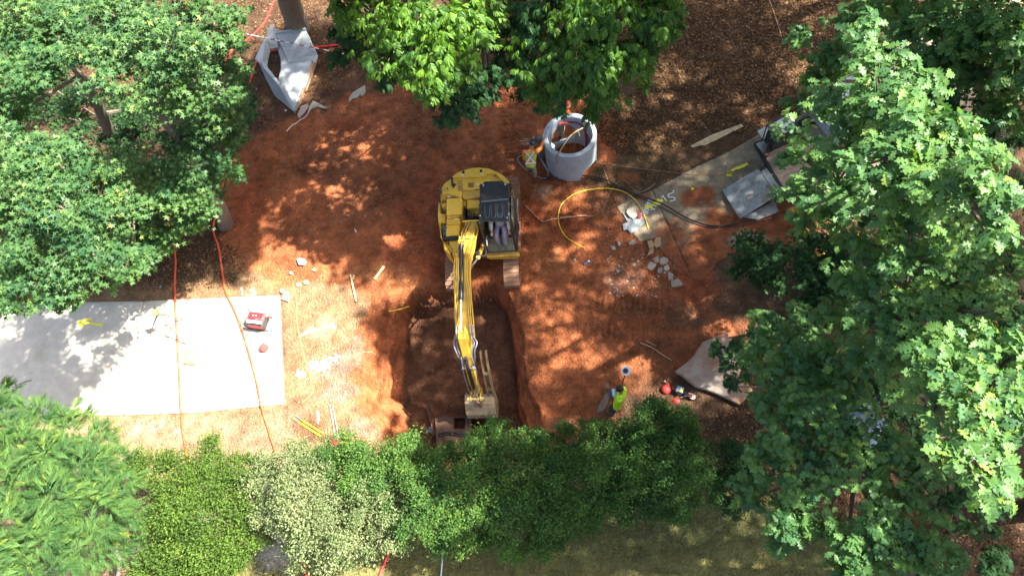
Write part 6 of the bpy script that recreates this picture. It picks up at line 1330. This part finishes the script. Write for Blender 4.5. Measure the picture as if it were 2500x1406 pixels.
# left group of sweetgums
S1 = [(520, 40, 66, 9), (560, 110, 45, 8.5), (430, 90, 90, 9.5), (330, 60, 90, 9), (480, 200, 92, 8.3), (390, 190, 80, 8.7), (562, 240, 50, 6.2), (500, 300, 88, 5.8), (560, 330, 40, 4.9), (470, 400, 70, 5.4), (555, 415, 42, 4.8), (440, 330, 50, 5.4), (570, 180, 40, 7.5), (590, 350, 26, 3.5), (600, 290, 30, 2.9), (580, 200, 26, 4.5)]
tree('sweetgum_tree', 'tall star-leaved tree with pale trunk foot at the clay edge, above the left hoses', 'tree', P(548, 548), [P(520, 470, 2.6), P(440, 350, 5.2), P(345, 215, 7.8)], S1, 'gum', 'gum', .162, 3.7, .27, depth=.7, spread=.36, group='star-leaved trees at the left')
S2 = [(490, 480, 55, 4.7), (420, 455, 80, 5.0), (330, 430, 70, 5.5), (455, 545, 55, 3.7), (370, 530, 75, 3.7), (290, 520, 75, 6.0), (400, 585, 42, 3.1), (320, 600, 70, 3.2), (300, 655, 48, 5.2), (235, 470, 70, 6.4), (340, 640, 40, 4.8)]
tree('sweetgum_tree', 'star-leaved tree with shaded trunk foot beside the left red hose and mulch', 'tree', P(388, 612), [P(372, 575, 1.6), P(350, 520, 3.2), P(330, 470, 4.8)], S2, 'gum', 'gum', .162, 3.7, .25, depth=.7, spread=.36, group='star-leaved trees at the left')
S3 = [(60, 380, 90, 7.5), (150, 410, 85, 8), (60, 480, 100, 8), (160, 510, 95, 8), (60, 600, 100, 7.5), (160, 615, 90, 7.5), (40, 700, 66, 7), (120, 690, 70, 7), (200, 680, 50, 6.8), (15, 755, 34, 6.5), (160, 730, 36, 6.5), (250, 630, 60, 7), (-60, 550, 110, 7.5), (-60, 700, 90, 7)]
tree('sweetgum_tree', 'dense bluish star-leaved tree hanging over the left end of the footpath', 'tree', P(60, 560), [P(60, 520, 2.4), P(60, 500, 5.0), P(70, 500, 7.2)], S3, 'gum', 'gum', .162, 3.7, .25, depth=.7, spread=.36, group='star-leaved trees at the left', tonebias=-.05)
S4 = [(40, 60, 90, 8), (40, 180, 85, 8), (125, 60, 80, 8), (90, 190, 55, 8.3), (210, 40, 85, 8.5), (235, 130, 75, 9), (250, 215, 46, 9), (140, 140, 60, 8.5), (25, 280, 60, 7), (300, 140, 70, 9), (-60, 100, 100, 8), (-50, 260, 90, 7.5), (180, 250, 40, 5), (330, 260, 38, 4.5)]
tree('sweetgum_tree', 'star-leaved tree in the top left corner with dark leaning trunk in the gap', 'tree', P(300, 420), [P(270, 330, 2.8), P(225, 230, 5.4), P(170, 150, 7.6)], S4, 'gum', 'gum', .162, 3.7, .27, depth=.7, spread=.36, group='star-leaved trees at the left', tonebias=-.03)
UN = [(60, 60, 90, 4), (200, 50, 80, 4), (330, 60, 80, 4), (450, 60, 70, 4), (60, 170, 60, 4), (430, 170, 70, 4), (510, 160, 60, 3.5), (400, 260, 60, 3.2), (490, 260, 50, 3.2), (60, 420, 80, 3.5), (190, 430, 80, 3.5), (60, 540, 80, 3.2), (200, 560, 80, 3), (300, 480, 60, 3), (400, 450, 60, 3), (480, 380, 50, 2.6), (320, 600, 40, 2.4), (80, 640, 60, 2.6), (150, 260, 60, 2.5), (290, 300, 55, 3), (330, 350, 60, 3.2), (200, 330, 40, 2.5), (600, 210, 24, 2.2), (610, 250, 24, 2.2), (70, 260, 60, 3)]
tree('dark_gap_filler', 'dark foliage added to darken the gaps beneath the star-leaved trees', 'sapling', P(330, 360), [P(325, 345, 1.2), P(320, 330, 2.4)], UN, 'gum', 'oakdark', .15, 2.4, .06, singles=0)  # leaf layer added below the crowns so the gaps read dark
# tree leaning over the site from the top edge
Ma = [(850, 20, 50, 7.2), (910, 30, 75, 7.4), (1000, 50, 85, 7.6), (1095, 60, 85, 7.6), (1175, 110, 55, 7.4), (955, 120, 66, 7.3), (1050, 140, 80, 7.4), (935, 160, 30, 7), (1060, 205, 52, 7), (1010, 175, 40, 7), (1045, 235, 24, 6.7), (1100, 170, 46, 7.2), (1175, 30, 60, 7.4)]
tM = tree('chestnut_tree', 'bright yellow-green long-leaved tree with catkins reaching in at the top centre', 'tree', P(1010, -60), [P(1000, -40, 2.4), P(1000, -10, 4.8), P(1010, 60, 6.8)], Ma, 'chest', 'chest', .165, 3.6, .22, bark=BARKD, tonebias=.08)
Mb = [('w', -6.4, 16.6, 8, 1.3), ('w', -4.4, 16.2, 8.2, 1.3), ('w', -2.4, 16.0, 8.2, 1.2), ('w', -.4, 15.8, 8.2, 1.2), ('w', -7.2, 18.4, 8, 1.3), ('w', -5, 18.2, 8, 1.3), ('w', -2.9, 18, 8, 1.3), ('w', -.9, 17.8, 8, 1.3), (860, 90, 50, 5), (840, 130, 34, 4.6), (870, 40, 50, 5.2), (1130, 210, 70, 6), (1120, 262, 45, 5.6), (1085, 285, 24, 5.4), (1160, 250, 40, 5.6), (1250, 60, 80, 6.4), (1240, 150, 70, 6.2), (1185, 190, 50, 6), (1330, 40, 85, 7.2), (900, 130, 36, 4.4), (1080, 240, 34, 5.4), (960, 190, 40, 4.2)]
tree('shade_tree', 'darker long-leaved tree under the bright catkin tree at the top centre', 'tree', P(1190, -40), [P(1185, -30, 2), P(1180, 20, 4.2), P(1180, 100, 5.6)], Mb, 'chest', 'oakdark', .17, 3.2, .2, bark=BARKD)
Mc = [('w', 1.3, 15.4, 8.4, 1.1), ('w', 3.2, 15.2, 8.6, 1.1), ('w', 1.2, 17.5, 8.4, 1.3), ('w', 3.3, 17.2, 8.6, 1.3), (1330, 120, 80, 6.6), (1420, 50, 85, 7.6), (1430, 140, 85, 7), (1400, 215, 62, 6), (1520, 40, 80, 7.8), (1530, 125, 72, 7), (1600, 30, 66, 7.8), (1600, 85, 45, 7.2), (1490, 200, 60, 6), (1455, 262, 34, 4.6), (1560, 175, 40, 5.6), (1300, 190, 50, 5.6), (1470, 20, 60, 7.8), (1345, 240, 36, 4.4), (1640, 60, 30, 6.8)]
tree('hanging_tree', 'dark green long-leaved tree overhanging the concrete ring at the top', 'tree', P(1480, -40), [P(1475, -30, 2.2), P(1465, 10, 4.6), P(1455, 90, 6.2)], Mc, 'chest', 'chest', .16, 4.2, .24, bark=BARKD, tonebias=-.12)
# bushes under it, behind the ring
tree('undergrowth_bush', 'dark leafy bush in the shade directly behind the concrete ring', 'bush', P(1320, 215), [P(1320, 212, .8)], [(1290, 205, 40, 1.4), (1340, 215, 45, 1.5), (1270, 235, 26, 1.0), (1420, 225, 40, 1.3), (1440, 285, 26, .8)], 'shrub', 'oakdark', .09, 2.4, .04, singles=0, twig=False)
# thick trunk at the top
tk = empty('tree_trunk', P(725, 62), 'thick bare grey trunk rising beside the concrete headwall at the top', 'tree')
mb = MB(); tp = spline([P(728, 74, -.1), P(722, 50, .9), P(708, 10, 3.0), P(690, -60, 6.0), P(660, -150, 9)], 6); mb.tube(tp, list(np.linspace(.52, .30, len(tp))), 16); mb.build('trunk', BARK, tk, smooth=True)
crown(tk, [(640, -190, 120, 10), (760, -200, 120, 10), (560, -150, 90, 9.5), (700, -120, 70, 9)], 'gum', 'gum', .17, 2.4, 0)
# right hand oaks
O1 = [(2090, 80, 62, 13), (2150, 170, 85, 13.2), (2060, 235, 75, 12.4), (2000, 270, 48, 11.6), (2200, 255, 90, 13.5), (2090, 330, 85, 12.6), (1975, 385, 55, 11), (2050, 440, 80, 12), (2180, 370, 100, 13.5), (2285, 330, 90, 13.6), (2300, 450, 100, 13.6), (2390, 420, 80, 14), (2400, 500, 72, 13.6), (2200, 480, 80, 13), (1955, 470, 46, 11), (2430, 570, 40, 13.4), (2120, 260, 60, 13), (1940, 330, 36, 10.8), (1960, 540, 30, 10.2)]
tree('oak_tree', 'tall sunlit oak with large bright lobed leaves over the trailer at the upper right', 'tree', P(2330, 560), [P(2300, 480, 4), P(2270, 420, 8), P(2230, 380, 11.5)], O1, 'oak', 'oak', .168, 3.7, .3, group='oaks along the right side', bark=BARKD)
O5 = [(2480, 280, 50, 11), (2180, 40, 60, 10.8), (2080, 30, 50, 10), (2400, 110, 70, 12), (2250, 60, 90, 11.5), (2350, 60, 95, 11.8), (2450, 60, 90, 12.4), (2470, 170, 70, 12.2), (2330, 175, 85, 11.4), (2260, 150, 60, 11.2), (1985, 180, 58, 9.6), (1960, 100, 40, 9.2), (2030, 130, 50, 10), (2540, 120, 100, 12), (2420, 270, 50, 11), (1950, 250, 34, 9.2)]
tree('oak_tree', 'oak of cooler shaded leaves filling the top right corner behind the bright one', 'tree', P(2440, 330), [P(2420, 260, 4), P(2400, 200, 8), P(2380, 150, 10.8)], O5, 'oak', 'oak', .168, 3.7, .28, group='oaks along the right side', bark=BARKD, tonebias=-.03)
O2 = [(2300, 560, 60, 12.6), (2480, 840, 50, 12.4), (2230, 640, 60, 12.2), (2380, 660, 50, 11.8), (2230, 560, 80, 12), (2120, 590, 70, 11.2), (2050, 540, 60, 10.6), (2330, 600, 62, 11.4), (2280, 690, 90, 11), (2170, 740, 88, 11.4), (2075, 690, 50, 10), (2350, 760, 80, 11.6), (2400, 850, 80, 12.4), (2250, 830, 90, 11.5), (2130, 850, 80, 10.6), (2480, 640, 40, 12), (2470, 760, 56, 12.6), (2040, 780, 50, 9.6), (2310, 520, 60, 10.4), (2430, 700, 46, 9)]
tree('oak_tree', 'oak with broad grey-green leaves right of the hidden loader, middle right', 'tree', P(2380, 900), [P(2350, 830, 4), P(2310, 770, 8), P(2270, 720, 10.6)], O2, 'oak', 'oak', .168, 3.7, .28, group='oaks along the right side', bark=BARKD, tonebias=0)
O3 = [(1875, 800, 48, 8), (1850, 880, 40, 8), (1940, 850, 80, 8.5), (1950, 940, 85, 9), (2040, 890, 80, 9.2), (1880, 975, 46, 8.5), (2050, 1000, 90, 9.5), (1940, 1060, 76, 9), (1890, 1120, 60, 8.5), (1840, 1215, 48, 8), (1990, 1160, 85, 9), (1930, 1240, 66, 8.5), (2000, 1300, 70, 8.5), (2110, 1100, 90, 9.5), (2140, 1240, 90, 9), (2240, 1170, 80, 9), (2110, 1345, 80, 9), (2250, 1320, 90, 9), (1900, 1330, 34, 8), (2060, 1400, 60, 8.6), (1985, 790, 50, 8.4)]
tree('oak_tree', 'wide dark green oak over the lawn edge at the lower right, lobed leaves in shade', 'tree', P(2260, 1420), [P(2220, 1350, 3), P(2150, 1250, 5.6), P(2090, 1120, 8)], O3, 'oak', 'oak', .16, 3.5, .28, group='oaks along the right side', bark=BARKD, tonebias=-.04)
O4 = [(2290, 890, 75, 12.6), (2380, 940, 86, 13.4), (2450, 890, 76, 13.4), (2290, 985, 62, 12.6), (2380, 1060, 86, 13.5), (2390, 1150, 70, 13.5), (2330, 1130, 50, 12.8), (2460, 1040, 66, 13.4), (2185, 950, 50, 11.4), (2540, 980, 90, 13), (2450, 1180, 40, 12.6), (2420, 1205, 32, 13)]
tree('oak_tree', 'oak branch tips catching the sun at the lower right edge, brightest leaves there', 'tree', P(2560, 1240), [P(2540, 1180, 5), P(2500, 1100, 9), P(2460, 1040, 12)], O4, 'oak', 'oak', .168, 3.7, .3, group='oaks along the right side', bark=BARKD)
O6 = [(2350, 170, 90, 5.5), (2450, 250, 80, 5.5), (2260, 250, 80, 5.5), (2160, 160, 60, 4.5), (2440, 60, 90, 5.5), (2300, 60, 90, 5), (2420, 900, 80, 5), (2300, 900, 80, 5), (2150, 500, 80, 4.5), (2150, 350, 80, 4.5), (2350, 1240, 70, 5), (2250, 1390, 80, 5), (2430, 1390, 60, 4), (2470, 760, 70, 5), (2400, 640, 90, 5), (2330, 470, 90, 5), (2480, 480, 60, 5), (2100, 930, 90, 4.5), (2200, 1060, 80, 5), (2480, 330, 60, 5), (2200, 640, 80, 5)]
tree('dark_oak_filler', 'dark oak foliage added to fill the gaps below the right-hand oaks', 'tree', P(2330, 1300), [P(2320, 1280, 1.5), P(2310, 1250, 3)], O6, 'oak', 'oakdark', .16, 2.6, .08, singles=0, bark=BARKD)  # dark leaves added to close the holes between the right-hand crowns
MP = [(1850, 605, 52, 3.6), (1825, 655, 36, 3.2), (1915, 640, 62, 4), (1985, 680, 62, 4), (2030, 600, 48, 4.2), (1880, 690, 40, 3.4), (2060, 700, 46, 4), (1970, 590, 30, 4), (2040, 760, 50, 4), (1990, 740, 36, 3.8)]
tree('young_maple', 'low bushy young maple with small lobed leaves below the broken path', 'tree', P(2030, 760), [P(2025, 750, 1), P(2010, 720, 2.2), P(1980, 680, 3.4)], MP, 'gum', 'oakdark', .135, 3.6, .09, singles=300, bark=BARKD)
OB = [(1775, 882, 34, 4.4), (1830, 905, 44, 4.8), (1790, 940, 22, 4.3), (1845, 830, 34, 5), (1870, 930, 40, 5.4), (1750, 855, 16, 4.2), (1800, 845, 16, 4.3)]
tree('oak_sapling', 'drooping oak bough hanging over the large broken slab', 'sapling', P(2000, 1010), [P(1980, 990, 1.6), P(1930, 960, 3.4), P(1880, 930, 4.8)], OB, 'oak', 'oakdark', .17, 1.5, .09, singles=300, bark=BARKD)
# hedge and shrubs along the bottom
def shrub(name, label, clumps, kind, size, lai, base, **kw):
    c2 = []
    for (px, py, r, h) in clumps: c2 += [(px, py, r, h)]
    return tree(name, label, 'shrub', base, [base + np.array([.05, .05, .7]), base + np.array([0, .1, 1.5])], c2, 'shrub', kind, size, lai, .06, singles=0, sub=11, spread=.36, dome=.6, depth=1.0, **kw)
G = 'shrubs in the row along the bottom'
shrub('shrub', 'yellow-green small-leaved shrub between the feathery conifer and the pale shrub', [(400, 1150, 62, 2.2), (480, 1150, 75, 2.4), (560, 1170, 62, 2.3), (520, 1100, 40, 2.0), (420, 1240, 75, 2.4), (520, 1260, 90, 2.6), (590, 1270, 45, 2.3), (440, 1340, 75, 2.3), (540, 1350, 75, 2.4), (370, 1390, 60, 2.0), (480, 1400, 70, 2.1), (580, 1370, 40, 2), (620, 1220, 30, 2.2), (625, 1330, 30, 1.9), (350, 1180, 22, 1.8), (600, 1120, 24, 1.8)], 'yshrub', .07, 3.2, P(490, 1290), group=G)
shrub('shrub', 'pale bleached-looking shrub in full sun right of the yellow-green shrub', [(660, 1180, 60, 2.0), (640, 1130, 34, 1.4), (720, 1140, 62, 2.2), (760, 1220, 82, 2.6), (690, 1260, 60, 2.3), (820, 1300, 80, 2.5), (740, 1330, 68, 2.2), (880, 1250, 75, 2.5), (930, 1310, 60, 2.3), (960, 1250, 46, 2.4), (790, 1160, 50, 2.4), (860, 1350, 44, 1.8)], 'pshrub', .072, 3.2, P(790, 1290), group=G, tonebias=-.12)
shrub('shrub', 'dense dark green shrub right of the pale one, below the red cloth', [(830, 1110, 60, 2.2), (910, 1120, 70, 2.4), (990, 1120, 62, 2.3), (880, 1180, 60, 2.6), (960, 1180, 70, 2.6), (1050, 1140, 60, 2.2), (1060, 1210, 70, 2.6), (1020, 1270, 62, 2.5), (1090, 1290, 60, 2.4), (790, 1120, 26, 1.8), (1110, 1100, 30, 1.8), (1000, 1085, 26, 1.8)], 'shrub', .068, 4.2, P(970, 1220), group=G)
shrub('shrub', 'light-tipped shrub at the end of the trench beside the bucket', [(1190, 1080, 52, 2.4), (1220, 1045, 32, 2.0), (1150, 1130, 62, 2.3), (1240, 1130, 60, 2.5), (1170, 1210, 75, 2.6), (1240, 1230, 75, 2.5), (1160, 1290, 60, 2.3), (1230, 1310, 60, 2.3), (1290, 1350, 40, 2.0), (1270, 1200, 60, 2.6), (1130, 1330, 30, 1.8), (1280, 1060, 22, 1.6)], 'shrub', .07, 3.6, P(1200, 1230), group=G, tonebias=.06)
shrub('shrub', 'broad dark shrub with scattered yellow tips at the middle of the bottom row', [(1330, 1120, 60, 2.1), (1400, 1090, 55, 2.1), (1456, 1066, 44, 1.9), (1370, 1180, 75, 2.5), (1460, 1150, 75, 2.5), (1340, 1260, 70, 2.4), (1430, 1240, 70, 2.4), (1490, 1220, 60, 2.4), (1340, 1320, 40, 2.0), (1320, 1070, 30, 1.6), (1390, 1280, 40, 2.0)], 'shrub', .068, 4.0, P(1400, 1220), group=G, tonebias=-.08)
shrub('shrub', 'blue-green shrub at the right end of the bottom row, below the man in lime', [(1556, 1066, 46, 2.0), (1600, 1040, 60, 2.3), (1660, 1060, 55, 2.2), (1540, 1140, 70, 2.5), (1620, 1130, 75, 2.6), (1690, 1110, 44, 2.2), (1560, 1210, 62, 2.3), (1640, 1200, 66, 2.4), (1690, 1170, 46, 2.2), (1600, 1000, 40, 1.7), (1660, 1020, 30, 1.6), (1660, 1255, 26, 1.6), (1515, 1085, 34, 1.8)], 'shrub', .068, 4.2, P(1610, 1170), group=G, tonebias=-.14)
shrub('shrub', 'low dark shrub in shade between the right end of the row and the oak', [(1780, 1130, 50, 1.2), (1830, 1170, 50, 1.3), (1760, 1200, 48, 1.2), (1820, 1110, 40, 1.1), (1740, 1160, 30, 1.0), (1800, 1230, 34, 1.0)], 'oakdark', .07, 3.2, P(1790, 1190), group=G)
def conifer(label, clumps, base):
    return tree('conifer', label, 'conifer', base, [base + np.array([0, 0, 2]), base + np.array([0, 0, 3.2])], clumps, 'conif', 'conif', .17, 2.2, .12, singles=0, sub=14, spread=.30, dome=.45, depth=.6, twig=False, group='feathery conifers in the bottom left corner')
conifer('feathery soft-needled conifer covering the bottom left corner', [(100, 1030, 52, 3.0), (180, 1050, 60, 3.2), (240, 1080, 50, 3.0), (60, 1090, 60, 3.2), (130, 1120, 66, 3.5), (220, 1150, 70, 3.5), (290, 1120, 34, 2.8), (300, 1190, 50, 3.0), (60, 1190, 70, 3.5), (140, 1220, 80, 3.8), (240, 1240, 75, 3.5), (310, 1270, 44, 2.8), (30, 1280, 75, 3.4), (120, 1310, 80, 3.6), (210, 1330, 62, 3.3), (280, 1340, 40, 2.8), (50, 1380, 80, 3.3), (150, 1400, 60, 3.2), (320, 1160, 34, 2.8)], P(170, 1330))
conifer('small tip of a feathery conifer poking in at the left edge above the larger one', [(8, 960, 34, 3.0), (0, 1010, 40, 3.2), (15, 1050, 36, 3.2), (-40, 1000, 50, 3.2), (-30, 1090, 50, 3.2)], P(-30, 1130))

# trees standing just outside the picture whose crowns shade the site
def shade(label, base, rows, lai, top, seedr=.0, **kw):
    b = np.array(base, float); rows = [('w', *q) for q in rows]
    return tree('shade_oak', label, 'tree', b, [b + (0, 0, 4), (b * .75 + np.array([top[0], top[1], 0]) * .25) * np.array([1, 1, 0]) + (0, 0, 8), np.array(top, float)], rows, 'gum', 'oak', .26, lai, .35, singles=0, bark=BARKD, sub=7, spread=.40, limb=.10, **kw)
A_ = [(-2.6, 16, 12, 1.3), (-2.4, 18, 12, 1.4), (-4.8, 16.2, 11.6, 1.2), (-2.9, 13.9, 12, 1.0), (-5.4, 21, 11.4, 1.6), (-8, 20.6, 10.6, 1.4), (-2.6, 22, 12, 1.7), (.6, 22.6, 12, 1.7), (3, 22.4, 12.2, 1.7), (-6.2, 15.6, 11.2, .9), (-5.2, 16.4, 11.8, 1.2), (-3.9, 14.7, 12, 1.3), (-3.9, 17, 12, 1.5), (-5.6, 18.6, 11.5, 1.5), (-2.6, 19.2, 12, 1.6), (.4, 19.8, 12, 1.7), (3.4, 19.6, 12.4, 1.8), (-4.6, 13.1, 12.2, .9), (-3.0, 12.9, 12.4, .9), (2.2, 12.8, 12.8, 1.0), (4.0, 12.9, 13, 1.1), (3.6, 15.2, 13, 1.5), (5, 17.2, 13, 1.6)]
shade('tall oak outside the top edge whose shadow dapples the clay left of the machine', (1.5, 25, 0), A_, 4.8, (0, 17, 11.5))
B_ = [(21, 18, 13, 2), (21.5, 14.5, 13, 2), (20, 11.5, 13, 2), (23, 16, 13, 2), (20.5, 21, 13, 2), (23.5, 12.5, 13, 2), (8.5, 23.5, 12.6, 1.9), (11.5, 23.5, 12.8, 1.9), (14.5, 22, 13, 1.9), (17, 20, 13, 1.9), (14.5, 25, 12.6, 1.9), (11, 26.5, 12.4, 1.9), (7.6, 26.4, 12, 1.9), (17.5, 23, 13, 1.9), (5.4, 23.4, 12, 1.8), (18.6, 17.4, 13, 1.8), (6.4, 12.2, 13, 1.6), (8.6, 12.6, 13, 1.7), (6.2, 15, 13, 1.7), (8.8, 15.4, 13.2, 1.8), (11.4, 13.6, 13, 1.8), (11.6, 16.6, 13.4, 1.8), (7, 18, 12.6, 1.8), (9.8, 18.6, 13, 1.8), (13.8, 15, 13, 1.8), (14, 18, 13, 1.8), (12.2, 20.6, 12.6, 1.8), (8, 21, 12.4, 1.8), (16.5, 16.8, 13, 1.8), (5.8, 20.6, 12, 1.6), (11, 10.8, 13.2, 1.6), (13.4, 11.8, 13, 1.7)]
shade('tall oak outside the top right corner whose shadow covers the ring and the leaf litter', (14, 22, 0), B_, 3.2, (10.5, 16.5, 12))
C_ = [(19, 3, 12.5, 2), (20, 1, 12.5, 2), (17, 0, 12.5, 2), (18.5, 5.5, 12.8, 2), (15, -1.5, 12.2, 2), (21, 5, 12.8, 2), (20.5, 8.5, 13, 2), (9.5, 1.0, 12.5, 1.4), (12.5, -2, 12, 1.8), (10, -4, 12, 1.6), (6.9, 8.8, 14, 1.1), (7.3, 7.5, 14.4, .8), (5.5, 9.3, 13.8, .9), (4.6, 10.6, 13.6, 1.1), (7.2, 10.6, 13.6, 1.3), (15.5, 13.5, 13, 1.8), (15.8, 11.2, 13, 1.8), (17.5, 14.6, 13, 1.8), (18, 9, 13, 1.8), (13, 10, 13.4, 1.4), (7.4, 4.8, 15.2, 1.1), (8.0, 3.3, 15.4, 1.1), (9.2, 4.2, 15.4, 1.2), (7.2, 3.1, 13.2, .9), (7.2, 1.7, 12.2, .9), (7.0, .4, 11.4, 1.0), (9.6, 2.6, 15.4, 1.0), (8.6, 9.6, 13.4, 1.4), (8.4, 6.6, 13.6, 1.5), (10.8, 8.2, 13.4, 1.6), (8.6, 4.0, 13.2, 1.5), (11, 5.4, 13.2, 1.7), (13.4, 8.6, 13, 1.7), (13.4, 5.8, 13, 1.7), (10.6, 2.4, 12.8, 1.7), (13.2, 2.8, 12.8, 1.7), (15.8, 7, 12.8, 1.8), (8.2, .6, 12.6, 1.5), (11, -.6, 12.4, 1.8), (8.4, -2.6, 12, 1.7), (15.6, 3.6, 12.4, 1.7), (5.6, -2.2, 11.6, 1.5), (5.6, 9.9, 13.4, 1.2), (3.4, 10.3, 13.2, .9)]
shade('tall oak outside the right edge whose shadow covers the ground right of the trench', (15.5, 6, 0), C_, 2.3, (11.5, 5.5, 12.4))
